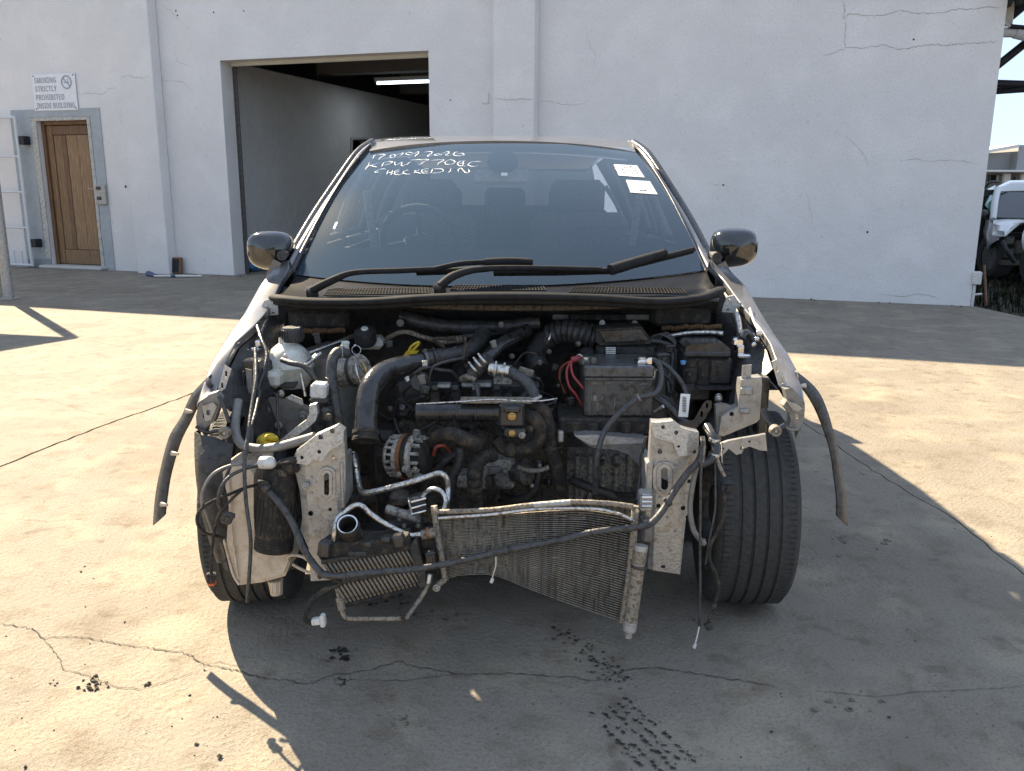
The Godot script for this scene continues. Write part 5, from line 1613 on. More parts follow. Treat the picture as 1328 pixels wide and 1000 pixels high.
func car_glass() -> void:
	var g := Geo.new()
	band(g, -1.0, 1.0, 0.0, 1.0, 0.0, 40, 20)
	commit("windscreen", g, M.windscreen, car)
	# black printed border inside the glass
	g = Geo.new()
	var low := func(u: float) -> float: return 0.185 - 0.03 * pow(absf(u), 6.0)
	band(g, -1.0, 1.0, 0.0, low, -0.004, 40, 4)
	band(g, -1.0, 1.0, 0.965, 1.0, -0.004, 40, 2)
	band(g, -1.0, [-0.90, -0.955], low.call(1.0) - 0.01, 0.97, -0.0042, 3, 20)
	band(g, [0.90, 0.955], 1.0, low.call(1.0) - 0.01, 0.97, -0.0042, 3, 20)
	commit("printed_border", g, M.frit, car)
	# sensor housing and inner mirror
	g = Geo.new()
	var c := at(652, 211, 3.70)
	g.ball(Transform3D(Basis().scaled(Vector3(0.066, 0.05, 0.03)), c + Vector3(0, 0.005, -0.035)), 18, 12)
	commit("sensor_housing", g, M.frit, car)
	g = Geo.new()
	g.box(facing(at(650, 228, 3.86), 6, -8), Vector3(0.235, 0.07, 0.03), 0.014)
	g.tube([at(651, 218, 3.80), at(651, 226, 3.86)], 0.012, 7, 1)
	commit("inner_mirror", g, M.body_grey, car)
	g = Geo.new()
	g.box(facing(at(654, 226, 3.72), 0, -20), Vector3(0.028, 0.014, 0.006), 0.002)
	commit("mirror_tag", g, M.sticker, car)
	# papers on the glass
	var paper := func(called: String, q: Array, m: Material, o: float) -> MeshInstance3D:
		var gg := Geo.new()
		gg.grid([[on_glass(q[0][0], q[0][1], o), on_glass((q[0][0] + q[1][0]) / 2, (q[0][1] + q[1][1]) / 2, o), on_glass(q[1][0], q[1][1], o)], [on_glass(q[3][0], q[3][1], o), on_glass((q[2][0] + q[3][0]) / 2, (q[2][1] + q[3][1]) / 2, o), on_glass(q[2][0], q[2][1], o)]], 0.0008, Vector3(0, 0.7, 0.7))
		return commit(called, gg, m, car)
	paper.call("paper_slip", [[796, 213], [826, 214.5], [836, 230], [803, 227.5]], M.sticker, 0.002)
	paper.call("paper_slip", [[812, 233], [843, 235], [853, 252], [818, 249.5]], M.sticker, 0.002)
	paper.call("licence_disc", [[420, 290], [438, 288], [434, 296.5], [418, 298]], M.sticker, -0.006)
	g = Geo.new()
	for row in 3:
		var x := 805.0 + row * 1.6
		while x < 826 + row * 1.5:
			var w := rng.randf_range(1.2, 3.2)
			var y := 217.5 + row * 3.4
			ribbon(g, [on_glass(x, y, 0.0032), on_glass(x + w * 0.5, y + rng.randf_range(-1, 1), 0.0032), on_glass(x + w, y, 0.0032)], 0.006, Vector3(0, 0.7, 0.7), 0.4)
			x += w + 0.8
	ribbon(g, [on_glass(826, 246, 0.0032), on_glass(834, 246.8, 0.0032), on_glass(842, 247.4, 0.0032)], 0.005, Vector3(0, 0.7, 0.7), 0.3)
	commit("paper_print", g, M.faint_ink, car)
	# chalk writing, stroke by stroke (0.1506 px a unit from 460,170)
	g = Geo.new()
	var strokes := [
		[[178, 203], [165, 220], [150, 238]], [[186, 208], [225, 200], [262, 202], [232, 222], [205, 245]],
		[[300, 226], [320, 205], [350, 203], [345, 218], [320, 226], [300, 224]], [[350, 205], [390, 192], [415, 190], [400, 205], [380, 210]],
		[[500, 190], [460, 184], [440, 194], [470, 204], [515, 190], [540, 178], [550, 186], [530, 208], [518, 222]],
		[[596, 184], [630, 176], [664, 180], [655, 194], [628, 214], [650, 214], [680, 208]], [[742, 196], [710, 196], [688, 204], [700, 212], [735, 208], [750, 198]],
		[[756, 190], [785, 178], [810, 182], [800, 196], [775, 208], [830, 208]], [[890, 172], [862, 184], [850, 200], [880, 212], [930, 210], [940, 200], [915, 192], [870, 198]],
		[[132, 268], [112, 300], [94, 332]], [[214, 270], [165, 286], [132, 296], [160, 302], [192, 310]],
		[[252, 268], [240, 290], [232, 306]], [[252, 270], [295, 262], [322, 266], [305, 282], [252, 290]],
		[[346, 262], [342, 280], [352, 292], [385, 280], [408, 268], [400, 288], [412, 298], [450, 285], [482, 262]],
		[[478, 248], [555, 246], [632, 246], [590, 266], [546, 294]], [[652, 254], [710, 250], [764, 248], [735, 268], [706, 292]],
		[[800, 252], [775, 268], [785, 284], [825, 286], [862, 270], [855, 254], [820, 248], [796, 254]],
		[[958, 254], [915, 258], [892, 272], [888, 290], [920, 298], [960, 300]], [[895, 276], [925, 276], [952, 276]], [[940, 256], [936, 276], [930, 298]],
		[[1086, 264], [1040, 260], [1000, 268], [976, 284], [985, 298], [1020, 303], [1062, 300]],
		[[272, 326], [225, 328], [185, 344], [178, 354], [205, 356]], [[292, 335], [284, 355], [274, 374]], [[328, 336], [320, 358], [312, 380]], [[284, 357], [305, 356], [322, 356]],
		[[388, 336], [358, 340], [342, 356], [342, 370], [375, 373], [410, 370]], [[345, 356], [368, 354], [385, 353]],
		[[466, 338], [435, 340], [418, 354], [420, 366], [450, 370], [482, 368]], [[522, 334], [518, 348], [514, 362]], [[570, 330], [540, 342], [518, 350], [545, 358], [572, 366]],
		[[642, 326], [610, 328], [586, 334], [582, 360], [610, 363], [642, 362]], [[586, 346], [612, 345], [634, 345]],
		[[668, 326], [662, 345], [658, 362]], [[660, 362], [705, 360], [745, 352], [762, 340], [745, 328], [705, 324], [668, 326]],
		[[832, 320], [822, 340], [812, 360]], [[893, 352], [896, 332], [912, 320], [930, 332], [945, 350], [970, 358], [985, 350], [984, 326]]]
	for s in strokes:
		var pts := []
		for q in s: pts.append(on_glass(460 + q[0] * 0.1506, 170 + q[1] * 0.1506, 0.003))
		ribbon(g, pts, 0.0030, Vector3(0, 0.7, 0.7), 0.3)
	commit("chalk_writing", g, M.chalk, car)

func car_front_shell() -> void:
	var g := Geo.new()
	# cowl: black panel between glass and seal, with three mesh vents
	var seal := V([[356, 386, 2.64], [372, 388, 2.56], [406, 391, 2.51], [480, 391, 2.47], [560, 386, 2.45], [650, 384, 2.44], [760, 386, 2.45], [850, 391, 2.48], [905, 387, 2.52], [926, 380, 2.58], [934, 376, 2.66]])
	g = Geo.new()
	g.tube(seal, span(386, 2.45, 5.2), 12, 6, true, 1.7)
	commit("bonnet_seal", g, M.seal, car)
	g = Geo.new()
	g.tube(seal.map(func(p): return p + Vector3(0, -0.014, -0.012)), span(386, 2.45, 5.0), 8, 6)
	commit("seal_lip", g, M.seal, car)
	var sl := Geo.smooth_line(seal, 4)
	var rows := []
	for k in 4: rows.append([])
	for j in 33:
		var u := -1.0 + j / 16.0
		var s: Vector3 = sl[int(round((u * 0.5 + 0.5) * (sl.size() - 1)))]
		var b := ws(u, -0.005, -0.004)
		for k in 4:
			var t := k / 3.0
			var p := b.lerp(s + Vector3(0, 0.004, -0.012), t)
			p.y -= 0.016 * sin(PI * t)
			rows[k].append(p)
	g = Geo.new()
	g.grid(rows, 0.004, Vector3(0, 1, 0.4))
	commit("cowl_panel", g, M.cowl, car)
	for vent in [[[426, 378], [555, 376], [556, 383], [420, 385.5], 34, 4], [[590, 373], [704, 373], [708, 379], [584, 379.5], 30, 3], [[745, 375], [884, 377], [890, 383.5], [738, 382], 34, 4]]:
		g = Geo.new()
		var D := 2.49
		var q: Array = []
		for k in 4: q.append(at(vent[k][0], vent[k][1], D + (0.035 if k < 2 else 0.0) + (0.02 if absf(vent[k][0] - 650) > 170 else 0.0)) + Vector3(0, 0.006, 0))
		for i in vent[4] + 1:
			var t: float = float(i) / vent[4]
			g.tube([q[0].lerp(q[1], t), q[3].lerp(q[2], t)], 0.0024, 4, 1, false)
		for i in vent[5] + 1:
			var t: float = float(i) / vent[5]
			g.tube([q[0].lerp(q[3], t), q[1].lerp(q[2], t)], 0.0024, 4, 1, false)
		commit("vent_mesh", g, M.seal, car)
	# wipers
	var wiper := func(pivot: Array, arm: Array, blade: Array):
		var w := Node3D.new()
		w.name = "wiper"; car.add_child(w, true); w.global_position = at(pivot[0], pivot[1], pivot[2])
		var h := Geo.new()
		h.tube(V(arm), [0.013, 0.012, 0.009, 0.009, 0.008, 0.007].slice(0, arm.size()), 10, 5, true, 1.2)
		commit("arm", h, M.seal, w)
		h = Geo.new()
		h.tube(V(blade), 0.0085, 8, 5, true, 1.3)
		for k in blade.size() - 1:
			var a := at(blade[k][0], blade[k][1], blade[k][2]); var b := at(blade[k + 1][0], blade[k + 1][1], blade[k + 1][2])
			h.tube([a + Vector3(0, -0.010, -0.004), b + Vector3(0, -0.010, -0.004)], 0.004, 6, 1)
		commit("blade", h, M.seal, w)
		h = Geo.new()
		h.lathe(Transform3D(Basis(Vector3.RIGHT, 0.5), at(pivot[0], pivot[1], pivot[2])), [Vector2(0.019, -0.03), Vector2(0.019, 0.004), Vector2(0.014, 0.012), Vector2(0, 0.013)], 14)
		commit("pivot_cap", h, M.black_satin, w)
	wiper.call([404, 377, 2.58], [[404, 377, 2.575], [430, 364, 2.58], [460, 353.5, 2.60], [520, 351, 2.60], [563, 349, 2.61]], [[540, 352, 2.65], [600, 350, 2.64], [632, 347, 2.63], [665, 343, 2.65]])
	wiper.call([570, 372, 2.5], [[571, 371, 2.49], [590, 357, 2.51], [628, 348.5, 2.55], [700, 348, 2.58], [780, 349.5, 2.62]], [[640, 352.5, 2.61], [720, 352, 2.62], [792, 350, 2.65], [845, 337, 2.74], [899, 323.5, 2.86]])
	g = Geo.new()
	g.tube(V([[792, 350, 2.63], [828, 339, 2.68], [862, 328, 2.75]]), [0.017, 0.016, 0.012], 10, 4, true, 1.2)
	g.tube(V([[629, 340, 2.63], [660, 339, 2.63], [691, 340, 2.63]]), [0.012, 0.013, 0.011], 10, 4, true, 1.2)
	g.tube(V([[563, 349, 2.61], [596, 342, 2.62], [629, 340, 2.63]]), 0.008, 8, 4)
	commit("wiper_joint", g, M.seal, car)
	# under the seal: felt strip, dark bulkhead with its lumps
	hose("bulkhead_flange", [[520, 394, 2.5], [600, 398, 2.5], [700, 399, 2.5], [780, 397, 2.5], [826, 395, 2.5]], 4.5, M.felt, car, 8)
	g = Geo.new()
	rows = []
	for q in [[388, 2.54, 0.94], [402, 2.62, 0.93], [420, 2.74, 0.93], [470, 2.76, 0.93], [560, 2.78, 0.9], [700, 2.8, 0.86]]:
		var row := []
		for j in 9: row.append(at(lerpf(650 - 300 * q[2], 650 + 300 * q[2], j / 8.0), q[0] + (3 if j in [0, 8] else 0), q[1]))
		rows.append(row)
	g.grid(rows, 0.01)
	commit("bulkhead", g, M.black, car)
	block("bulkhead_insulation", 372, 402, 452, 428, 2.60, 0.06, M.black_dusty, 0.012)
	block("bulkhead_insulation", 846, 394, 922, 424, 2.60, 0.06, M.black_dusty, 0.012)
	hose("bulkhead_rib", [[520, 410, 2.62], [570, 422, 2.60], [640, 424, 2.60], [700, 418, 2.60]], 9, M.black, car)
	block("steel_panel", 716, 402, 850, 416, 2.66, 0.02, M.body_grey, 0.004)
	block("steel_panel", 738, 408, 812, 416, 2.63, 0.02, M.black_dusty, 0.003)
	bolt(519, 419, 2.58, 5, M.body_grey); bolt(781, 419, 2.56, 4, M.zinc); bolt(823, 420, 2.56, 4.5, M.body_grey); bolt(650, 421, 2.56, 4, M.body_grey)
	var foam := func(l: Array):
		var h := Geo.new()
		h.tube(wander(V(l), 0.003, 0.012, Vector3.BACK), span(428, 2.55, 3.4), 7, 1)
		commit("foam_strip", h, M.foam, car)
	foam.call([[370, 432, 2.56], [400, 429, 2.57], [448, 429, 2.58]])
	foam.call([[858, 426, 2.58], [900, 424, 2.57], [936, 424, 2.55]])
	# wings
	for s in 2:
		var L := [[361, 342, 3.02, 383, 338], [348, 356, 2.97, 377, 349], [336, 372, 2.92, 366, 364], [316, 408, 2.62, 348, 404], [298, 432, 2.46, 330, 424], [284, 455, 2.34, 307, 444], [272, 478, 2.25, 294, 470], [262, 503, 2.18, 285, 500], [255, 526, 2.13, 279, 510]]
		var R := [[938, 341, 3.02, 914, 337], [952, 356, 2.97, 922, 347], [968, 372, 2.92, 938, 364], [988, 408, 2.62, 964, 400], [1003, 432, 2.46, 984, 424], [1020, 456, 2.34, 998, 446], [1032, 478, 2.25, 1006, 470], [1040, 502, 2.18, 1016, 494], [1044, 524, 2.13, 1022, 506]]
		rows = []
		var lipl := []
		for q in (L if s == 0 else R):
			var o := at(q[0], q[1], q[2]); var i := at(q[3], q[4], q[2] + 0.03)
			var sx := -1.0 if s == 0 else 1.0
			var k: float = clampf((q[2] - 2.13) / 0.8, 0, 1)
			var row := [i + Vector3(0, -0.02, 0), i, i.lerp(o, 0.10) + Vector3(0, 0.003, 0), i.lerp(o, 0.55) + Vector3(0, 0.006, 0), i.lerp(o, 0.9) + Vector3(0, 0.004, 0), o, o + Vector3(sx * 0.004, -0.06 - 0.05 * k, -0.02), o + Vector3(-sx * 0.004, -0.10 - 0.17 * k * k, -0.03)]
			rows.append(row)
			lipl.append(i)
		g = Geo.new()
		g.grid(rows, 0.003, Vector3(-0.5 if s == 0 else 0.5, 0.8, 0))
		commit("wing", g, M.paint, car)
		# door shut edge behind the wing, below the pillar
		g = Geo.new()
		var dx := CX + (-0.80 if s == 0 else 0.80)
		g.grid([[Vector3(dx, 0.86, -3.0), Vector3(dx, 0.3, -3.0)], [Vector3(dx * 0.86, 0.86, -2.98), Vector3(dx * 0.86, 0.3, -2.98)]], 0.02)
		commit("door_shut", g, M.black, car)
		# inner wing: dark sheet from the bay's side wall, up to the wing's gutter
		g = Geo.new()
		var ir := []
		for k in lipl.size():
			var i: Vector3 = lipl[k]
			var sx := 1.0 if s == 0 else -1.0
			ir.append([i + Vector3(sx * 0.004, -0.02, -0.01), i + Vector3(sx * 0.03, -0.05, -0.02), i + Vector3(sx * 0.075, -0.07, -0.02), i + Vector3(sx * (0.10 + 0.02 * k / 6.0), -0.22, -0.03), i + Vector3(sx * 0.12, -0.38, -0.03)])
		g.grid(ir.slice(2, 9 if s == 0 else 7), 0.004, Vector3(1 if s == 0 else -1, 0.8, 0))
		commit("inner_wing", g, M.black, car)
		# front strut tower
		g = Geo.new()
		var tx := CX + (-0.53 if s == 0 else 0.53)
		g.lathe(Transform3D(Basis(), Vector3(tx, 0.64, -2.66)), [Vector2(0.10, -0.2), Vector2(0.10, 0.0), Vector2(0.09, 0.05), Vector2(0.07, 0.065), Vector2(0.03, 0.08), Vector2(0.0, 0.09)], 28)
		commit("strut_tower", g, M.body_grey, car)
		# front wheel, strut and lower arm
		wheel(Vector3(CX - 0.70 if s == 0 else CX + 0.725, 0.284, -2.42), 4.0 if s == 0 else -4.0, s)
		g = Geo.new()
		var kx := CX + (-0.56 if s == 0 else 0.56)
		g.tube([Vector3(kx, 0.32, -2.45), Vector3(kx * 0.97, 0.60, -2.55)], 0.032, 10, 1)
		g.tube([Vector3(kx, 0.30, -2.40), Vector3(kx * 0.4, 0.26, -2.55)], 0.022, 8, 1)
		commit("suspension_strut", g, M.iron, car)
		g = Geo.new()
		rows = []
		for k in 13:
			var an := PI * k / 12.0
			var p := Vector3(CX + (-0.83 if s == 0 else 0.83), 0.30 + sin(an) * 0.36, -2.47 + cos(an) * 0.36)
			if k < 5: continue
			rows.append([p, p + Vector3(0.26 if s == 0 else -0.26, 0, 0)])
		g.grid(rows, 0.004, Vector3.UP)
		commit("arch_liner", g, M.black, car)
	# torn wheel arch trims standing off either side
	for s in 2:
		var oute := [[270, 488, 2.20], [248, 512, 2.22], [235, 540, 2.24], [219, 567, 2.25], [207, 612, 2.25], [201, 645, 2.24], [198, 681, 2.23]]
		var inne := [[276, 500, 2.18], [259, 522, 2.20], [246, 548, 2.21], [233, 574, 2.22], [221, 614, 2.22], [216, 643, 2.21], [213, 669, 2.20]]
		if s == 1:
			oute = [[1034, 482, 2.22], [1058, 503, 2.22], [1072, 529, 2.22], [1085, 575, 2.22], [1092, 614, 2.21], [1097, 645, 2.20], [1100, 682, 2.19]]
			inne = [[1036, 498, 2.20], [1052, 520, 2.20], [1064, 545, 2.20], [1077, 583, 2.19], [1083, 622, 2.18], [1086, 648, 2.17], [1086, 670, 2.16]]
		var a := Geo.smooth_line(V(oute), 5); var b := Geo.smooth_line(V(inne), 5)
		rows = []
		for k in a.size():
			var m: Vector3 = (a[k] + b[k]) * 0.5 + Vector3(0, 0, 0.006)
			rows.append([a[k] + Vector3(0, 0, -0.03), a[k], m, b[k], b[k] + Vector3(0, 0, -0.012)])
		g = Geo.new()
		g.grid(rows, 0.003, Vector3.BACK)
		var trim := Node3D.new()
		trim.name = "arch_trim"; car.add_child(trim, true); trim.global_position = a[a.size() / 2]
		commit("trim_strip", g, M.black, trim)
		for q in ([[241, 533], [223, 588], [209, 654]] if s == 0 else [[1044, 500], [1088, 655]]):
			g = Geo.new()
			var bp := at(q[0], q[1], 2.20)
			var sx := 1.0 if s == 0 else -1.0
			g.tube([bp, bp + Vector3(sx * 0.012, 0, 0.004), bp + Vector3(sx * 0.02, 0, 0.006)], [0.007, 0.005, 0.003], 8, 1)
			commit("clip_stud", g, M.washer_bottle, trim)

# ---------------------------------------------------------------- the engine bay
func cyl(called: String, a: Array, b: Array, rpx: float, m: Material, parent: Node = null, sides := 18) -> MeshInstance3D:
	var g := Geo.new()
	g.tube(V([a, b]), span(a[1], a[2], rpx), sides, 1)
	return commit(called, g, m, parent if parent else car)

func clamp_ring(px: float, py: float, D: float, axis: Vector3, rpx: float, wpx: float, m: Material, parent: Node = null) -> MeshInstance3D:
	var r := span(py, D, rpx); var w := span(py, D, wpx)
	var g := Geo.new()
	var xf := turned(px, py, D, axis)
	g.lathe(xf, [Vector2(r * 0.9, -w), Vector2(r, -w), Vector2(r * 1.05, -w * 0.8), Vector2(r * 1.05, w * 0.8), Vector2(r, w), Vector2(r * 0.9, w)], 22)
	g.box(xf.translated_local(Vector3(r * 0.2, 0, r * 1.08)), Vector3(r * 0.5, w * 1.6, r * 0.3), r * 0.05)
	return commit("clamp", g, m, parent if parent else car)

func engine_bay() -> void:
	var g := Geo.new()
	# --- the engine: block, head, sump, gearbox
	var e := Node3D.new()
	e.name = "engine"; car.add_child(e, true); e.global_position = at(620, 600, 2.5)
	block("cylinder_head", 512, 496, 705, 545, 2.44, 0.26, M.black, 0.012, e)
	block("engine_block", 520, 540, 735, 660, 2.47, 0.26, M.iron, 0.015, e)
	block("sump", 540, 640, 715, 735, 2.46, 0.3, M.iron, 0.02, e)
	block("gearbox", 705, 585, 835, 700, 2.52, 0.22, M.alu_cast, 0.04, e)
	for k in 7: block("gearbox_rib", 712 + k * 17, 592, 716 + k * 17, 690, 2.505, 0.03, M.alu_cast, 0.003, e)
	block("cover", 586, 470, 700, 500, 2.56, 0.2, M.black_satin, 0.02, e)
	for k in 4:
		var x := 556.0 + k * 27
		block("coil", x, 506, x + 15, 525, 2.36, 0.06, M.black_satin, 0.005, e)
		block("coil_plug", x + 2, 500, x + 12, 507, 2.35, 0.04, [M.grey_steel, M.black, M.body_grey, M.black][k], 0.003, e)
	block("head_bracket", 598, 497, 638, 503, 2.37, 0.05, M.galvanised, 0.004, e)
	block("head_bracket", 566, 499, 584, 504, 2.35, 0.04, M.galvanised, 0.004, e)
	# --- fuel pipe, rail bracket, heat shield
	cyl("front_pipe", [540, 534, 2.25], [648, 534, 2.25], 11, M.black_satin, e)
	for x in [568, 593, 617]: clamp_ring(x, 534, 2.25, Vector3.RIGHT, 11.4, 1.2, M.black, e)
	cyl("front_pipe_end", [640, 534, 2.25], [652, 534, 2.25], 13, M.black_satin, e)
	hose("shield_edge", [[540, 524, 2.21], [596, 521, 2.21], [640, 518, 2.2], [670, 520, 2.2], [700, 520, 2.2], [722, 517, 2.22]], 1.1, M.alu, e, 8)
	block("heat_shield", 596, 520, 690, 524, 2.215, 0.05, M.alu_dirty, 0.003, e)
	block("mount_bracket", 647, 524, 680, 554, 2.2, 0.06, M.black_satin, 0.006, e)
	block("mount_bracket", 653, 528, 675, 536, 2.185, 0.03, M.black_satin, 0.004, e)
	block("mount_bracket", 654, 557, 682, 568, 2.2, 0.05, M.iron, 0.006, e)
	bolt(664, 540, 2.19, 5.5, M.brass, e); bolt(664, 562, 2.19, 4.5, M.brass, e); bolt(677, 565, 2.19, 4.5, M.alu_cast, e); bolt(688, 556, 2.22, 4, M.iron, e)
	hose("coolant_hose", [[678, 540, 2.24], [692, 542, 2.23], [700, 556, 2.23], [698, 572, 2.23], [682, 582, 2.23], [658, 584, 2.24], [645, 572, 2.26]], 9, M.rubber_dusty, e)
	ribbed("coolant_hose", [[655, 584, 2.235], [668, 584, 2.235]], 9.6, 0.06, 5, M.rubber_dusty, e)
	hose("turbo_pipe", [[690, 526, 2.3], [704, 534, 2.29], [711, 556, 2.28], [715, 582, 2.28], [722, 604, 2.28], [728, 640, 2.3], [730, 690, 2.34]], 10, M.rubber_dusty, e)
	clamp_ring(714, 580, 2.28, Vector3(0.1, -1, 0), 11.5, 2, M.black, e)
	hose("turbo_pipe", [[560, 590, 2.3], [566, 568, 2.24], [585, 563, 2.2], [603, 570, 2.18], [618, 576, 2.2], [626, 566, 2.28]], 9, M.rubber_dusty, e)
	ribbed("bellows_hose", [[642, 588, 2.24], [624, 594, 2.22], [616, 612, 2.2], [616, 634, 2.2], [616, 660, 2.22], [614, 690, 2.3]], 10, 0.05, 16, M.rubber_dusty, e)
	hose("lower_hose", [[597, 580, 2.24], [596, 600, 2.24], [588, 618, 2.25], [586, 640, 2.27], [592, 668, 2.32]], 6, M.rubber, e)
	hose("lower_hose", [[560, 612, 2.3], [576, 598, 2.28], [592, 588, 2.28]], 5, M.rubber, e)
	hose("lower_hose", [[655, 645, 2.36], [672, 648, 2.33], [690, 640, 2.32], [698, 618, 2.32], [700, 596, 2.33]], 6, M.black, e)
	hose("lower_hose", [[740, 622, 2.4], [764, 632, 2.37], [790, 641, 2.36], [806, 650, 2.38]], 6, M.rubber, e)
	# oil filter head, compressor and other castings low in front
	block("casting", 622, 598, 668, 636, 2.3, 0.1, M.alu_cast, 0.012, e)
	block("casting", 633, 606, 650, 616, 2.285, 0.05, M.body_grey, 0.004, e)
	block("casting", 630, 618, 640, 634, 2.285, 0.06, M.iron, 0.004, e)
	block("casting", 592, 618, 612, 634, 2.32, 0.08, M.alu_cast, 0.006, e)
	cyl("oil_cooler", [668, 612, 2.32], [684, 616, 2.28], 13, M.iron, e)
	cyl("oil_cooler", [650, 620, 2.3], [650, 622, 2.25], 9, M.iron, e)
	for q in [[640, 601], [660, 603], [664, 630], [654, 612], [626, 632], [604, 622], [700, 604], [676, 620], [690, 630]]: bolt(q[0], q[1], 2.285, 2.6, M.alu_cast, e)
	for k in 3: hose("wire", [[628 + k * 4, 655, 2.3], [636 + k * 5, 638, 2.27], [646 + k * 4, 622, 2.27]], 1.4, M.black, e, 6)
	hose("heat_plate", [[672, 606, 2.28], [684, 610, 2.27], [700, 610, 2.27], [712, 606, 2.27]], 3.2, M.alu_dirty, e, 8)
	cyl("sensor", [706, 625, 2.36], [720, 625, 2.34], 4, M.black_satin, e)
	clamp_ring(712, 625, 2.35, Vector3.RIGHT, 4.6, 1.5, M.grey_steel, e)
	block("timing_cover", 476, 560, 520, 700, 2.46, 0.12, M.black, 0.02, e)
	block("belt", 488, 590, 500, 700, 2.36, 0.02, M.black_dusty, 0.004, e)
	# --- alternator
	var al := Node3D.new()
	al.name = "alternator"; car.add_child(al, true); al.global_position = at(528, 592, 2.2)
	g = Geo.new()
	var ax := turned(528, 592, 2.26, Vector3(1, 0.05, 0.32))
	var r := span(592, 2.26, 29.0)
	g.lathe(ax, [Vector2(0, -r * 0.9), Vector2(r * 0.75, -r * 0.86), Vector2(r * 0.9, -r * 0.7), Vector2(r * 0.9, -r * 0.62)], 28)
	g.lathe(ax, [Vector2(r * 0.92, -r * 0.34), Vector2(r * 1.0, -r * 0.34), Vector2(r * 1.0, -r * 0.14), Vector2(r * 0.92, -r * 0.14)], 28)
	commit("end_cover", g, M.alu_cast, al)
	g = Geo.new()
	for k in 18:
		var bs := ax.basis * Basis(Vector3.UP, TAU * k / 18)
		g.box(Transform3D(bs, ax * (Basis(Vector3.UP, TAU * k / 18) * Vector3(r * 0.88, -r * 0.5, 0))), Vector3(r * 0.16, r * 0.42, r * 0.12), r * 0.02)
	commit("vent_rib", g, M.alu_cast, al)
	g = Geo.new()
	g.lathe(ax, [Vector2(r * 0.96, -r * 0.16), Vector2(r * 1.03, -r * 0.14), Vector2(r * 1.03, r * 0.02), Vector2(r * 0.96, r * 0.04)], 28)
	look(commit("body_ring", g, M.rust, al), "rusty ring")
	g = Geo.new()
	g.lathe(ax, [Vector2(0.001, -r * 0.6), Vector2(r * 0.78, -r * 0.6), Vector2(r * 0.93, -r * 0.1), Vector2(r * 0.93, r * 0.36), Vector2(0.001, r * 0.36)], 28)
	commit("stator", g, M.black_dusty, al)
	g = Geo.new()
	g.lathe(ax, [Vector2(r * 0.9, r * 0.30), Vector2(r * 1.05, r * 0.32), Vector2(r * 1.05, r * 0.52), Vector2(r * 0.94, r * 0.56)], 28)
	for k in 14:
		var bs := ax.basis * Basis(Vector3.UP, TAU * k / 14)
		g.box(Transform3D(bs, ax * (Basis(Vector3.UP, TAU * k / 14) * Vector3(r * 0.86, r * 0.7, 0))), Vector3(r * 0.2, r * 0.4, r * 0.14), r * 0.03)
	for k in 3:
		var bs := ax.basis * Basis(Vector3.UP, TAU * (k + 0.1) / 3)
		g.box(Transform3D(bs, ax * (Basis(Vector3.UP, TAU * (k + 0.1) / 3) * Vector3(r * 1.1, r * 0.4, 0))), Vector3(r * 0.26, r * 0.3, r * 0.3), r * 0.06)
	commit("rear_frame", g, M.alu_cast, al)
	g = Geo.new()
	g.lathe(ax, [Vector2(r * 0.8, r * 0.5), Vector2(r * 0.74, r * 0.8), Vector2(r * 0.72, r * 1.0), Vector2(r * 0.5, r * 1.12), Vector2(0, r * 1.12)], 28)
	for k in 2: g.lathe(ax, [Vector2(r * 0.72, r * (0.72 + 0.2 * k)), Vector2(r * 0.79, r * (0.74 + 0.2 * k)), Vector2(r * 0.79, r * (0.78 + 0.2 * k)), Vector2(r * 0.72, r * (0.8 + 0.2 * k))], 28)
	commit("plastic_cap", g, M.black_dusty, al)
	for q in [[533, 572], [538, 608], [517, 615]]: bolt(q[0], q[1], 2.19, 3.2, M.alu_cast, al)
	hose("red_wire", [[562, 590, 2.24], [566, 580, 2.22], [576, 578, 2.22], [584, 586, 2.26]], 2.4, M.red_dull, al, 8)
	# --- big black intake pipe
	var ip := Node3D.new()
	ip.name = "intake_pipe"; car.add_child(ip, true); ip.global_position = at(478, 540, 2.2)
	g = Geo.new()
	var il := V([[474, 572, 2.10], [474.5, 552, 2.12], [476, 524, 2.14], [480, 502, 2.17], [492, 486, 2.22], [512, 476, 2.28], [540, 469, 2.34], [555, 466, 2.36]])
	var f := span(540, 2.14, 1.0)
	g.tube(il, [16.5 * f, 15.5 * f, 15 * f, 14.5 * f, 14 * f, 13 * f, 11.5 * f, 10.5 * f], 22, 6, false, 0.96)
	commit("elbow", g, M.black_satin, ip)
	g = Geo.new()
	var tip := turned(474, 566, 2.105, il[0] - il[1])
	r = span(566, 2.1, 16.0)
	g.lathe(tip, [Vector2(r * 0.98, -0.016), Vector2(r * 1.08, -0.015), Vector2(r * 1.08, -0.006), Vector2(r * 1.02, -0.004), Vector2(r * 1.02, 0.003), Vector2(r * 1.09, 0.005), Vector2(r * 1.09, 0.012), Vector2(r * 0.88, 0.012), Vector2(r * 0.86, -0.03), Vector2(0, -0.035)], 30)
	commit("end_collar", g, M.black_dusty, ip)
	g = Geo.new()
	g.tube(V([[553, 466, 2.36], [576, 462, 2.4], [604, 456, 2.45], [618, 446, 2.5], [627, 432, 2.55]]), [10.5 * f, 10.5 * f, 11 * f, 11.5 * f, 12 * f], 20, 6)
	commit("upper_pipe", g, M.rubber, ip)
	clamp_ring(552, 466, 2.355, Vector3(1, 0.12, -0.4), 11.5, 2.4, M.grey_steel, ip)
	clamp_ring(563, 464, 2.375, Vector3(1, 0.12, -0.4), 11.3, 1.2, M.black, ip)
	g = Geo.new()
	g.box(facing(at(551, 471, 2.30)), Vector3(span(470, 2.3, 7), span(470, 2.3, 8), 0.01), 0.002)
	commit("clamp_screw", g, M.zinc, ip)
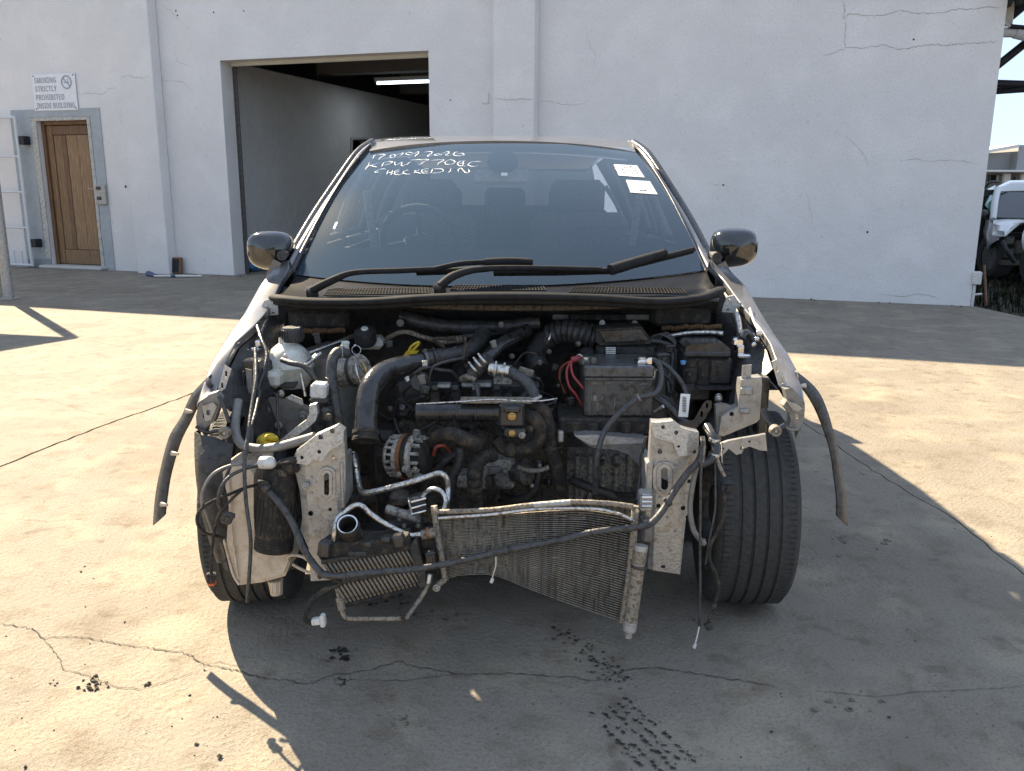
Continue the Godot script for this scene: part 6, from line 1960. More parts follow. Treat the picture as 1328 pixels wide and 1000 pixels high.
	hose("vacuum_pipe", [[555, 505, 2.32], [557, 490, 2.31], [562, 476, 2.31], [578, 469, 2.32], [600, 464, 2.36], [612, 457, 2.4]], 2.2, M.black_satin, car, 8)
	hose("vacuum_pipe", [[526, 494, 2.32], [537, 484, 2.31], [552, 477, 2.32], [572, 480, 2.34], [586, 482, 2.36], [594, 492, 2.38]], 2.6, M.black_satin, car, 8)
	clip_block("sensor_plug", 547, 492, 2.32, 9, 15, M.body_grey, 15)
	clip_block("sensor_plug", 551, 505, 2.3, 11, 10, M.black, -8)
	cyl("throttle_body", [545, 492, 2.4], [545, 494, 2.34], 12, M.black_satin)
	clip_block("sensor_plug", 528, 491, 2.3, 5, 6, M.white_plastic, 20)
	# second curved pipe, taped hoses
	hose("charge_pipe", [[600, 496, 2.42], [616, 484, 2.4], [634, 462, 2.42], [650, 446, 2.46], [666, 438, 2.5], [684, 428, 2.56]], 8.5, M.black_satin)
	cyl("taped_hose", [612, 486, 2.37], [634, 464, 2.36], 9, M.rubber)
	for q in [[616, 477], [622, 471], [628, 466]]: clamp_ring(q[0], q[1], 2.36, Vector3(1, 1, 0), 9.6, 1.6, M.alu)
	cyl("taped_hose", [636, 478, 2.35], [662, 482, 2.33], 8.5, M.alu)
	for q in [[642, 479], [653, 481]]: clamp_ring(q[0], q[1], 2.34, Vector3(1, -0.15, 0), 9.2, 1.6, M.zinc)
	hose("taped_hose", [[660, 482, 2.34], [675, 490, 2.32], [688, 502, 2.3], [694, 518, 2.28]], 8, M.rubber)
	clamp_ring(692, 516, 2.27, Vector3(0.25, -1, 0), 8.8, 2, M.zinc)
	hose("sensor_cover", [[599, 492, 2.38], [608, 489, 2.36], [616, 492, 2.36]], 5, M.alu_dirty)
	block("metal_tab", 672, 478, 692, 490, 2.38, 0.012, M.alu_dirty, 0.003, car, 0, 0, -18)
	block("metal_tab", 640, 490, 664, 500, 2.36, 0.05, M.alu_cast, 0.004)
	hose("spark_tube", [[618, 500, 2.32], [620, 512, 2.3], [621, 524, 2.3]], 3, M.black_satin)
	# dipstick
	var ds := Node3D.new()
	ds.name = "dipstick"; car.add_child(ds, true); ds.global_position = at(534, 454, 2.42)
	g = Geo.new()
	g.tube(V([[530, 456, 2.42], [534, 449, 2.42], [542, 444, 2.42], [543, 446, 2.42], [538, 452, 2.42], [532, 457, 2.42]]), 0.004, 7, 4)
	commit("pull_ring", g, M.yellow, ds)
	plate("base_cap", [[523, 460.5], [526, 456.5], [543, 455.5], [541, 458], [525, 461.5]], 2.41, 0.02, M.yellow, [], ds)
	# --- brake reservoir
	var br := Node3D.new()
	br.name = "brake_reservoir"; car.add_child(br, true); br.global_position = at(478, 442, 2.56)
	block("tank", 462, 438, 496, 454, 2.55, 0.07, M.bottle, 0.012, br)
	g = Geo.new()
	var cap := Transform3D(Basis(Vector3.RIGHT, 0.35), at(474, 438, 2.53))
	g.lathe(cap, [Vector2(0, 0.030), Vector2(0.012, 0.030), Vector2(0.020, 0.026), Vector2(0.032, 0.024), Vector2(0.033, -0.01), Vector2(0.028, -0.02)], 22)
	commit("cap", g, M.black, br)
	g = Geo.new()
	g.lathe(cap, [Vector2(0, 0.034), Vector2(0.009, 0.034), Vector2(0.011, 0.030)], 18)
	commit("cap_mark", g, M.bottle, br)
	hose("brake_pipe", [[500, 440, 2.6], [516, 432, 2.58], [530, 431, 2.56], [545, 436, 2.56], [566, 442, 2.58]], 3.2, M.alu_dirty)
	ribbed("heater_hose", [[566, 444, 2.56], [586, 441, 2.56], [604, 440, 2.58]], 5, 0.12, 8, M.alu_dirty)
	hose("heater_hose", [[600, 438, 2.6], [640, 430, 2.6], [676, 424, 2.6]], 6, M.rubber)
	cyl("silver_rod", [401, 458, 2.44], [462, 434, 2.56], 2.6, M.alu)
	clip_block("sensor_plug", 411, 438, 2.5, 8, 14, M.black, 10)
	clip_block("sensor_plug", 448, 450, 2.46, 9, 16, M.bottle, 0)
	clamp_ring(462, 454, 2.44, Vector3(0.3, 0.2, 1), 6, 2, M.alu)
	# power steering style canister under the hoses
	cyl("pump_body", [444, 484, 2.42], [468, 478, 2.38], 19, M.alu_cast)
	clamp_ring(458, 481, 2.39, Vector3(1, 0.2, 0.3), 19.5, 2, M.black)
	hose("pump_pipe", [[461, 472, 2.36], [463, 484, 2.34], [468, 496, 2.34]], 2, M.alu, car, 8)
	hose("pump_pipe", [[470, 470, 2.38], [474, 478, 2.36], [476, 486, 2.36]], 1.8, M.brass, car, 8)
	hose("radiator_hose", [[450, 458, 2.36], [438, 457, 2.34], [431, 468, 2.32], [430, 490, 2.3], [434, 518, 2.28], [438, 545, 2.26], [446, 590, 2.26], [452, 640, 2.3]], 7, M.rubber)
	for q in [[430, 490], [432, 506]]: clamp_ring(q[0], q[1], 2.3, Vector3(0.05, 1, 0), 7.4, 0.8, M.black)
	clamp_ring(444, 456.5, 2.35, Vector3(1, 0.05, 0), 7.6, 2, M.galvanised)
	# --- coolant reservoir
	var cr := Node3D.new()
	cr.name = "coolant_reservoir"; car.add_child(cr, true); cr.global_position = at(373, 475, 2.44)
	g = Geo.new()
	var c := at(375, 474, 2.47)
	r = span(474, 2.47, 31.0)
	g.lathe(Transform3D(Basis().scaled(Vector3(1, 1, 0.85)), c), [Vector2(0, -r * 0.98), Vector2(r * 0.72, -r * 0.9), Vector2(r * 0.92, -r * 0.62), Vector2(r * 0.99, -r * 0.22), Vector2(r * 1.03, -r * 0.04), Vector2(r * 1.05, 0), Vector2(r * 1.03, r * 0.05), Vector2(r * 0.97, r * 0.25), Vector2(r * 0.86, r * 0.5), Vector2(r * 0.68, r * 0.72), Vector2(r * 0.48, r * 0.88), Vector2(r * 0.38, r * 0.95), Vector2(r * 0.36, r * 1.2)], 36)
	commit("tank", g, M.bottle, cr)
	g = Geo.new()
	g.box(facing(at(356, 489, 2.42), -8), Vector3(span(489, 2.4, 30), span(489, 2.4, 22), 0.1), 0.012)
	commit("tank_foot", g, M.bottle, cr)
	g = Geo.new()
	g.lathe(Transform3D(Basis(), at(380, 441, 2.47)), [Vector2(r * 0.42, -0.004), Vector2(r * 0.44, 0.0), Vector2(r * 0.44, 0.034), Vector2(r * 0.40, 0.038), Vector2(r * 0.2, 0.039), Vector2(0, 0.039)], 24)
	for k in 20:
		var an := TAU * k / 20
		g.box(Transform3D(Basis(Vector3.UP, -an), at(380, 441, 2.47) + Vector3(cos(an), 0, sin(an)) * r * 0.44 + Vector3(0, 0.017, 0)), Vector3(0.005, 0.03, 0.005), 0.001)
	commit("cap", g, M.black, cr)
	g = Geo.new()
	g.lathe(Transform3D(Basis(), at(381, 427, 2.47)), [Vector2(r * 0.34, -0.003), Vector2(r * 0.34, 0.004), Vector2(r * 0.25, 0.007), Vector2(0, 0.007)], 20)
	commit("cap_label", g, M.sticker, cr)
	bolt(370, 462, 2.385, 3.4, M.bottle, cr)
	hose("reservoir_hose", [[366, 467, 2.37], [378, 471, 2.34], [392, 474, 2.33], [402, 482, 2.32], [412, 494, 2.32], [424, 500, 2.34]], 3.6, M.rubber)
	cyl("blue_rod", [390, 484, 2.34], [396, 514, 2.33], 2.2, M.alu)
	cyl("blue_rod", [396, 474, 2.36], [416, 458, 2.4], 2.6, M.alu)
	hose("strap", [[393, 478, 2.36], [400, 470, 2.37], [412, 459, 2.4]], 3.0, M.black)
	block("white_module", 401, 499, 423, 518, 2.24, 0.05, M.white_plastic, 0.006, car, 0, 0, -5)
	block("white_module_base", 400, 517, 426, 525, 2.24, 0.06, M.black, 0.006)
	plate("bent_bracket", [[401, 526], [410, 524], [412, 536], [409, 546], [398, 556], [378, 570], [358, 580], [362, 572], [382, 556], [397, 545], [401, 536]], 2.17, 0.004, M.zinc, [], null, 0.02)
	block("latch", 414, 530, 430, 548, 2.22, 0.06, M.black, 0.008)
	bolt(426, 541, 2.17, 4.5, M.iron)
	# black liner flap before the left tyre
	g = Geo.new()
	var fa := Geo.smooth_line(V([[252, 560, 2.12], [252, 590, 2.08], [254, 622, 2.06], [259, 655, 2.05], [268, 692, 2.06], [281, 730, 2.08]]), 4)
	var fm := Geo.smooth_line(V([[276, 566, 2.09], [274, 592, 2.05], [274, 622, 2.035], [279, 656, 2.03], [286, 692, 2.04], [293, 727, 2.06]]), 4)
	var fe := Geo.smooth_line(V([[302, 576, 2.09], [300, 596, 2.07], [298, 622, 2.065], [300, 656, 2.06], [303, 692, 2.07], [306, 724, 2.08]]), 4)
	var fr := []
	for k in fa.size(): fr.append([fa[k] + Vector3(0, 0, -0.04), fa[k], fa[k].lerp(fm[k], 0.5) + Vector3(0, 0, 0.01), fm[k], fe[k]])
	g.grid(fr, 0.003, Vector3.BACK)
	commit("liner_flap", g, M.liner, car)
	# side panel with its bolts
	plate("apron", [[333, 512], [352, 516], [380, 520], [402, 528], [404, 566], [350, 566], [336, 558]], 2.33, 0.01, M.body_grey, [disc(394, 541, 3, 8), disc(361, 551, 3, 8)])
	block("apron_side", 330, 480, 340, 570, 2.36, 0.25, M.body_grey, 0.005)
	bolt(344, 533, 2.31, 6, M.body_grey); bolt(342, 552, 2.31, 5, M.body_grey); bolt(393, 541, 2.31, 8, M.body_grey); bolt(364, 511, 2.33, 5, M.alu); bolt(361, 552, 2.31, 5, M.zinc)
	plate("apron_bracket", [[378, 512], [392, 518], [394, 526], [384, 522], [370, 516]], 2.3, 0.004, M.zinc)
	# yellow filler cap
	var yc := Node3D.new()
	yc.name = "filler_cap"; car.add_child(yc, true); yc.global_position = at(348, 570, 2.14)
	g = Geo.new()
	g.lathe(turned(347, 572, 2.14, Vector3(0.1, 1, 0.3)), [Vector2(0.0, -0.018), Vector2(0.025, -0.018), Vector2(0.028, -0.012), Vector2(0.028, 0.004), Vector2(0.022, 0.012), Vector2(0.014, 0.016), Vector2(0, 0.017)], 10)
	commit("cap", g, M.yellow, yc)
	g = Geo.new()
	g.box(facing(at(352, 568, 2.125), 20, 0, -12), Vector3(0.034, 0.014, 0.02), 0.004)
	commit("tab", g, M.yellow, yc)
	cyl("filler_neck", [348, 575, 2.15], [347, 600, 2.14], 7, M.white_plastic, yc)
	# --- battery, tray and cables
	var b := Node3D.new()
	b.name = "battery"; car.add_child(b, true); b.global_position = at(803, 541, 2.36)
	block("case", 759, 490, 847, 541, 2.29, 0.17, M.battery, 0.006, b)
	block("lid", 757.5, 475, 848.5, 490.5, 2.285, 0.18, M.battery_lid, 0.005, b)
	block("case_rib", 759, 490.5, 848, 494, 2.283, 0.01, M.battery, 0.002, b)
	for q in [[768, 0], [784, 0], [800, 1], [816, 0], [832, 1]]: block("case_rib", q[0], 512 + q[1] * 4, q[0] + 0.8, 540, 2.287, 0.006, M.battery, 0.001, b)
	for q in [[775, 470, 9], [800, 469, 10], [822, 470, 9]]:
		var cp := at(q[0], q[1] + 3, 2.36)
		g = Geo.new()
		g.lathe(Transform3D(Basis(), cp), [Vector2(0.014, 0), Vector2(0.014, 0.006), Vector2(0, 0.007)], 14)
		commit("vent_plug", g, M.battery_lid, b)
	g = Geo.new()
	for l in [[[768, 497], [775, 497]], [[785, 496.5], [796, 496.5]], [[815, 496], [822, 496]], [[829, 498], [841, 498]], [[775, 519], [775, 534]], [[797, 515], [797, 531]], [[797, 523], [806, 523]], [[781, 513], [781, 520]]]:
		ribbon(g, V([[l[0][0], l[0][1], 2.2875], [(l[0][0] + l[1][0]) / 2.0, (l[0][1] + l[1][1]) / 2.0, 2.2875], [l[1][0], l[1][1], 2.2875]]), 0.003, Vector3.BACK, 0.3)
	commit("printed_marks", g, M.grey_print, b)
	block("printed_label", 767, 513, 774, 520, 2.288, 0.003, M.body_grey, 0.0005, b)
	for s in 2:
		var x := 760.0 if s == 0 else 832.0
		g = Geo.new()
		g.lathe(Transform3D(Basis(), at(x, 473, 2.33)), [Vector2(0.012, 0), Vector2(0.011, 0.022), Vector2(0, 0.023)], 14)
		commit("terminal", g, M.alu, b)
		g = Geo.new()
		g.box(facing(at(x + 2, 469, 2.33), 20), Vector3(0.045, 0.014, 0.03), 0.003)
		g.box(facing(at(x + 9, 468, 2.32), 20), Vector3(0.016, 0.02, 0.02), 0.003)
		commit("terminal_clamp", g, M.chrome if s else M.grey_steel, b)
	block("battery_strap", 845, 478, 850, 500, 2.31, 0.02, M.alu, 0.003, car, 0, 0, -12)
	for l in [[[748, 464, 2.36], [741, 468, 2.35], [735, 482, 2.33], [738, 500, 2.32], [747, 512, 2.32], [755, 526, 2.33]], [[748, 465, 2.36], [741, 470, 2.34], [743, 486, 2.32], [752, 498, 2.3], [757, 504, 2.3]]]: hose("red_cable", l, 1.7, M.red, car, 8)
	cyl("red_sleeve", [741, 467, 2.345], [754, 464, 2.35], 4, M.red)
	for k in 3: hose("thin_wire", [[742, 467, 2.34], [732 - k * 2, 474 + k, 2.36], [727 - k, 490, 2.38], [730 + k * 2, 510, 2.4]], 0.9, [M.black, M.body_grey, M.red_dull][k], car, 6)
	hose("thin_wire", [[746, 463, 2.35], [752, 460, 2.34], [758, 466, 2.34]], 1, M.alu, car, 6)
	hose("battery_cable", [[838, 466, 2.34], [850, 468, 2.32], [857, 480, 2.3], [857, 496, 2.28], [852, 508, 2.26], [842, 513, 2.24], [828, 516, 2.22], [808, 532, 2.2], [790, 550, 2.18], [779, 572, 2.16], [774, 600, 2.15], [772, 640, 2.16]], 3.6, M.rubber)
	hose("battery_cable", [[840, 466, 2.36], [860, 472, 2.35], [876, 486, 2.33], [886, 500, 2.32], [890, 512, 2.31]], 3.2, M.rubber)
	hose("earth_cable", [[850, 480, 2.38], [864, 488, 2.38], [872, 500, 2.38], [868, 516, 2.38]], 2, M.black, car, 8)
	clamp_ring(829, 516, 2.22, Vector3(1, 0.7, 0.3), 4.6, 2, M.body_grey)
	var tray := Node3D.new()
	tray.name = "battery_tray"; car.add_child(tray, true); tray.global_position = at(785, 556, 2.3)
	block("tray_wall", 725, 543, 846, 566, 2.27, 0.18, M.black_dusty, 0.006, tray)
	for q in [[735, 548, 755, 562], [762, 550, 776, 564], [780, 548, 800, 563], [806, 548, 818, 564]]: block("tray_rib", q[0], q[1], q[2], q[3], 2.262, 0.012, M.black_dusty, 0.003, tray)
	block("tray_foot", 724, 560, 731, 574, 2.255, 0.03, M.galvanised, 0.003, tray)
	plate("support_arch", [[745, 565], [770, 564], [838, 570], [839, 616], [832, 612], [826, 600], [814, 589], [798, 583], [778, 582], [764, 579]], 2.22, 0.006, M.body_grey, [], tray, 0.06)
	plate("support_top", [[745, 565], [770, 564], [838, 570], [838, 575], [766, 577]], 2.216, 0.003, M.galvanised, [], tray)
	# --- air box and its bellows
	ribbed("air_bellows", [[712, 436, 2.6], [730, 430, 2.58], [752, 432, 2.56], [774, 438, 2.55]], 15, 0.07, 9, M.black)
	hose("air_pipe", [[700, 480, 2.5], [694, 462, 2.54], [700, 446, 2.58], [716, 436, 2.6]], 14, M.black)
	hose("air_pipe_clip", [[709, 446, 2.5], [712, 440, 2.49], [714, 432, 2.5]], 1.6, M.alu, car, 6)
	var ab := Node3D.new()
	ab.name = "air_box"; car.add_child(ab, true); ab.global_position = at(808, 440, 2.55)
	plate("lid", [[773, 427], [833, 424], [846, 442], [843, 446], [780, 448], [772, 444]], 2.48, 0.11, M.black_dusty, [], ab)
	plate("lid_panel", [[778, 430], [831, 427], [841, 441], [786, 444]], 2.472, 0.01, M.black_satin, [], ab)
	block("box", 774, 446, 852, 474, 2.5, 0.14, M.black, 0.01, ab)
	g = Geo.new()
	for k in 9: g.box(facing(at(792, 451 + k * 2.3, 2.485)), Vector3(span(460, 2.48, 13 if k < 7 else 9), span(460, 2.48, 1.5), 0.012), 0.001)
	commit("filter_pleats", g, M.white_plastic, ab)
	block("air_box_snorkel", 752, 452, 775, 472, 2.52, 0.1, M.black, 0.02, ab)
	# --- fuse box
	var fb := Node3D.new()
	fb.name = "fuse_box"; car.add_child(fb, true); fb.global_position = at(920, 480, 2.45)
	plate("lid", [[889, 451], [896, 446.5], [938, 445], [947, 452], [948, 460], [890, 459]], 2.40, 0.13, M.black_satin, [], fb)
	block("lid_edge", 888, 456, 948, 464, 2.395, 0.14, M.black, 0.006, fb)
	block("box", 888, 463, 921, 520, 2.41, 0.12, M.black, 0.006, fb)
	block("box_corner", 920, 464, 949, 500, 2.40, 0.13, M.black_satin, 0.008, fb)
	for q in [[890, 466, 904, 478], [906, 467, 919, 500], [890, 481, 904, 498]]: block("box_panel", q[0], q[1], q[2], q[3], 2.402, 0.012, M.black_dusty, 0.003, fb)
	for q in [[893, 484], [910, 484]]: block("arrow_mark", q[0], q[1], q[0] + 2.5, q[1] + 4, 2.388, 0.004, M.black, 0.001, fb)
	clip_block("fuse_plug", 886, 470, 2.4, 6, 5, M.bag_blue, 0, fb)
	clip_block("fuse_plug", 858, 466, 2.44, 16, 18, M.black, 0, fb)
	clip_block("fuse_plug", 868, 452, 2.46, 12, 10, M.black_satin, 0, fb)
	hose("loom", [[842, 442, 2.5], [858, 444, 2.49], [870, 450, 2.47], [872, 470, 2.45], [866, 500, 2.42], [874, 530, 2.4]], 3.4, M.black)
	for k in 4: hose("thin_wire", [[840 + k * 5, 440, 2.5], [852 + k * 4, 434 - k, 2.5], [866 + k * 3, 438 + k, 2.49], [876, 448, 2.48]], 1.1, M.black, car, 6)
	bolt(932, 515, 2.36, 5, M.alu)
	hose("cross_rail", [[868, 436, 2.54], [890, 432, 2.53], [920, 431, 2.52], [938, 433, 2.5]], 3.2, M.alu)
	# bar code tag and perforated arm
	var bt := Node3D.new()
	bt.name = "barcode_tag"; car.add_child(bt, true); bt.global_position = at(887, 526, 2.26)
	block("tag_card", 882, 511, 893, 541, 2.26, 0.002, M.sticker, 0.0005, bt, 0, 0, -3)
	g = Geo.new()
	for k in 13: g.box(facing(at(887.6, 515 + k * 1.6, 2.2585), 0, 0, -3), Vector3(span(526, 2.26, 5), span(526, 2.26, [0.5, 0.9, 0.4, 1.0][k % 4]), 0.0008), 0.0)
	commit("bars", g, M.ink, bt)
	hose("pivot_arm", [[850, 514, 2.3], [868, 528, 2.28], [884, 545, 2.27], [900, 552, 2.26]], 5, M.black_satin)
	plate("slotted_arm", [[878, 548], [900, 545], [912, 524], [917, 519], [923, 520], [923, 528], [914, 544], [902, 556], [884, 558]], 2.24, 0.005, M.black_satin, [oblong(917, 526, 3, 7), oblong(910, 537, 3, 8)])
	plate("control_plate", [[852, 510], [866, 514], [884, 530], [890, 548], [880, 554], [862, 530]], 2.30, 0.006, M.black)
	cyl("pin", [849, 534, 2.28], [860, 527, 2.26], 2.4, M.alu)
	for k in 24:   # odd screws and clips seen all over the bay
		var q: Array = [[505, 446], [512, 470], [590, 452], [640, 446], [664, 462], [700, 470], [720, 476], [724, 500], [716, 532], [740, 520], [736, 540], [760, 590], [780, 600], [800, 604], [660, 592], [680, 600], [588, 548], [610, 552], [630, 556], [520, 550], [506, 530], [524, 520], [712, 456], [750, 446]][k]
		if k % 3 == 0: clip_block("clip", q[0], q[1], 2.42, rng.randf_range(5, 9), rng.randf_range(6, 11), [M.black, M.grey_steel, M.black_satin, M.body_grey][k % 4], rng.randf_range(-30, 30))
		else: bolt(q[0], q[1], 2.42, rng.randf_range(2.4, 4.2), [M.alu_cast, M.iron, M.grey_steel][k % 3], null, Vector3(rng.randf_range(-0.4, 0.4), rng.randf_range(0, 0.6), 1))
	for k in 26:   # looms and small hoses running through it
		var x := rng.randf_range(500, 740); var y := rng.randf_range(440, 640)
		var l := [[x, y, rng.randf_range(2.36, 2.45)]]
		for j in 3:
			x += rng.randf_range(-26, 34); y += rng.randf_range(-20, 24)
			l.append([clampf(x, 490, 830), clampf(y, 440, 660), rng.randf_range(2.34, 2.44)])
		hose("loom" if k % 3 else "small_hose", l, rng.randf_range(1.1, 2.6) if k % 3 else rng.randf_range(3.0, 5.0), [M.black, M.rubber, M.black_dusty, M.rubber_dusty, M.black_satin][k % 5], car, 7)

# ---------------------------------------------------------------- what stands in front of it
func front_end() -> void:
	var g := Geo.new()
	# radiator support plates
	var lp := Node3D.new()
	lp.name = "front_rail_plate"; car.add_child(lp, true); lp.global_position = at(415, 650, 2.02)
	plate("pressed_plate", [[409, 565], [437, 553], [445, 560], [447, 600], [447, 640], [441, 668], [434, 700], [429, 752], [403, 754], [400, 711], [388, 690], [391, 673], [388, 640], [380, 612], [380, 592], [384, 585]], 2.02, 0.003, M.primer, [oblong(423.5, 628, 6.5, 30, 0.5), disc(396, 631, 3.2), disc(403, 666, 3.6), disc(428, 661, 2.6), disc(432, 592, 2.6)], lp, 0.03, [398, 0.5, 437, 0.45])
	plate("slot_boss", oblong(423.5, 628, 23, 44), 2.014, 0.006, M.primer, [oblong(423.5, 628, 14, 36)], lp)
	plate("slot_boss", oblong(423.5, 628, 14, 36, 0.5), 2.010, 0.004, M.primer, [oblong(423.5, 628, 6.5, 29, 0.5)], lp)
	plate("top_bracket", [[383, 586], [383, 603], [399, 603], [405, 597], [418, 598], [426, 586], [444, 575], [445, 560], [437, 552], [409, 565]], 2.006, 0.004, M.zinc, [oblong(416, 567, 6, 6, 0.2), oblong(431, 559, 6, 6, 0.2), disc(391, 594, 2.6), disc(414, 586, 2.6)], lp, 0.014, [398, 0.5, 437, 0.45])
	block("plate_return", 440, 600, 447, 660, 2.02, 0.12, M.primer, 0.003, lp)
	bolt(396, 631, 2.008, 5.4, M.primer, lp)
	cyl("rail", [415, 600, 2.04], [418, 596, 2.6], 26, M.body_grey, lp, 8)
	var rp := Node3D.new()
	rp.name = "front_rail_plate"; car.add_child(rp, true); rp.global_position = at(870, 640, 2.02)
	plate("pressed_plate", [[846, 548], [873, 546], [884, 555], [908, 563], [908, 591], [903, 617], [897, 642], [894, 667], [886, 673], [880, 744], [840, 738], [845, 683], [839, 639], [843, 596]], 2.02, 0.003, M.primer, [oblong(862, 621, 9, 30, 0.5), disc(894, 625, 2.6), disc(854, 656, 3), disc(886, 659, 3.2), oblong(860, 735, 6, 4)], rp, 0.03, [851, 0.5, 888, 0.5])
	plate("slot_boss", oblong(862, 620, 30, 42), 2.014, 0.006, M.primer, [oblong(862, 620, 21, 36)], rp)
	plate("slot_boss", oblong(862, 620, 20, 36, 0.5), 2.010, 0.004, M.primer, [oblong(862, 621, 9, 29, 0.5)], rp)
	plate("top_bracket", [[846, 549], [873, 546], [884, 555], [908, 563], [908, 590], [880, 592], [873, 574], [850, 568]], 2.006, 0.004, M.zinc, [disc(860, 554, 3, 6), disc(877, 561, 3, 6), disc(880, 579, 2), disc(902, 588, 2.6)], rp, 0.014, [851, 0.5, 888, 0.5])
	bolt(856, 586, 2.012, 3.2, M.iron, rp)
	plate("lower_skirt", [[845, 672], [890, 672], [882, 745], [841, 739]], 2.03, 0.003, M.primer, [oblong(860, 735, 6, 4)], rp, 0.0, [851, 0.5, 888, 0.5])
	block("plate_return", 839, 600, 845, 676, 2.02, 0.12, M.primer, 0.003, rp)
	cyl("rail", [872, 600, 2.04], [868, 596, 2.6], 26, M.body_grey, rp, 8)
	for q in [[404, 620], [404, 640], [408, 690], [414, 720], [420, 700], [424, 676], [410, 745], [852, 660], [866, 672], [876, 690], [852, 700], [870, 715], [856, 645], [876, 605]]:   # spot welds
		g = Geo.new()
		var wr := span(640, 2.02, 1.7)
		g.lathe(turned(q[0], q[1], 2.018, Vector3.BACK), [Vector2(wr * 1.2, 0), Vector2(wr, wr * 0.35), Vector2(wr * 0.5, wr * 0.1), Vector2(0, wr * 0.05)], 12)
		commit("spot_weld", g, M.primer, lp if q[0] < 600 else rp)
	block("latch_bracket", 831, 642, 846, 664, 1.99, 0.05, M.zinc, 0.004, rp)
	for k in 3: block("latch_tab", 832, 644 + k * 6, 846, 647 + k * 6, 1.982, 0.02, M.chrome, 0.002, rp)
	block("lower_block", 834, 675, 846, 705, 2.0, 0.05, M.body_grey, 0.006, rp)
	# side tube and the lamp supports
	hose("support_tube", [[309, 520, 2.2], [306, 540, 2.16], [306, 560, 2.13], [313, 576, 2.1], [336, 582, 2.08], [362, 579, 2.06], [388, 572, 2.05], [408, 566, 2.04]], 5.6, M.tube_grey)
	hose("lamp_stay", [[332, 470, 2.3], [330, 500, 2.24], [328, 530, 2.2], [326, 570, 2.15], [324, 586, 2.12]], 3.2, M.black)
	block("lamp_frame", 313, 468, 336, 482, 2.3, 0.05, M.black_satin, 0.004)
	block("lamp_frame", 314, 482, 322, 580, 2.28, 0.05, M.black, 0.004)
	plate("lamp_strip", [[318, 478], [326, 480], [333, 528], [330, 562], [326, 560], [324, 526]], 2.27, 0.004, M.body_grey)
	hose("hinge_stay", [[334, 424, 2.5], [339, 440, 2.42], [346, 458, 2.36], [343, 480, 2.3], [336, 500, 2.27], [331, 530, 2.22]], 3.0, M.black_satin)
	for s in 2:
		var q := [[343, 390], [354, 386], [360, 387], [361, 408], [346, 410], [343, 402], [338, 399]] if s == 0 else [[943, 385], [952, 383], [958, 392], [961, 397], [955, 399], [954, 406], [936, 405], [938, 396]]
		plate("bonnet_hinge", q, 2.68, 0.006, M.zinc, [oblong(353, 391, 4, 2), oblong(354, 406, 4, 2)] if s == 0 else [oblong(947, 388, 4, 2), oblong(944, 402, 4, 2)], null, 0.012)
	cyl("gas_strut", [346, 411, 2.66], [335, 441, 2.48], 3.4, M.alu)
	cyl("gas_strut", [955, 408, 2.64], [961, 440, 2.46], 4.5, M.alu)
	for q in [[958, 444, 14, 10], [961, 454, 10, 12], [966, 463, 18, 6], [334, 446, 10, 8], [330, 454, 12, 6]]:
		block("hinge_latch", q[0] - q[2] / 2.0, q[1] - q[3] / 2.0, q[0] + q[2] / 2.0, q[1] + q[3] / 2.0, 2.42, 0.03, M.chrome, 0.004)
	hose("latch_tube", [[961, 440, 2.42], [966, 432, 2.44], [974, 436, 2.45], [980, 444, 2.44]], 5, M.black_satin)
	for q in [[984, 432], [982, 440], [978, 447]]: bolt(q[0], q[1], 2.42, 3.4, M.chrome)
	hose("gutter_edge", [[973, 401, 2.62], [978, 417, 2.54], [984, 428, 2.48], [987, 434, 2.44]], 2.2, M.zinc)
	# right lamp panel and bracket
	var rl := Node3D.new()
	rl.name = "lamp_panel"; car.add_child(rl, true); rl.global_position = at(965, 530, 2.2)
	plate("panel", [[961, 493], [988, 489], [989, 540], [981, 548], [938, 566], [932, 564], [936, 540], [957, 528]], 2.22, 0.004, M.primer, [disc(949, 537, 3)], rl, 0.04)
	plate("panel_tab", [[963, 474], [975, 473], [974, 490], [962, 492]], 2.23, 0.004, M.primer, [], rl)
	plate("panel_side", [[928, 526], [938, 524], [956, 529], [938, 540], [935, 572], [930, 572]], 2.235, 0.02, M.body_grey, [], rl)
	for q in [[961, 503, 976, 513], [960, 531, 973, 537]]: block("panel_emboss", q[0], q[1], q[2], q[3], 2.212, 0.01, M.primer, 0.003, rl)
	block("panel_edge", 987, 490, 994, 566, 2.22, 0.05, M.black_satin, 0.004, rl)
	plate("wing_bracket", [[931, 577], [945, 572], [960, 569], [978, 566], [993, 563], [995, 585], [985, 584], [972, 579], [965, 582], [962, 588], [955, 590], [950, 586], [945, 582], [938, 590], [931, 592]], 2.10, 0.003, M.primer, [oblong(937, 582, 5, 3), disc(962, 582, 2.4), disc(972, 573, 1.6)], rl, 0.012)
	bolt(932, 518, 2.3, 5, M.alu, rl)
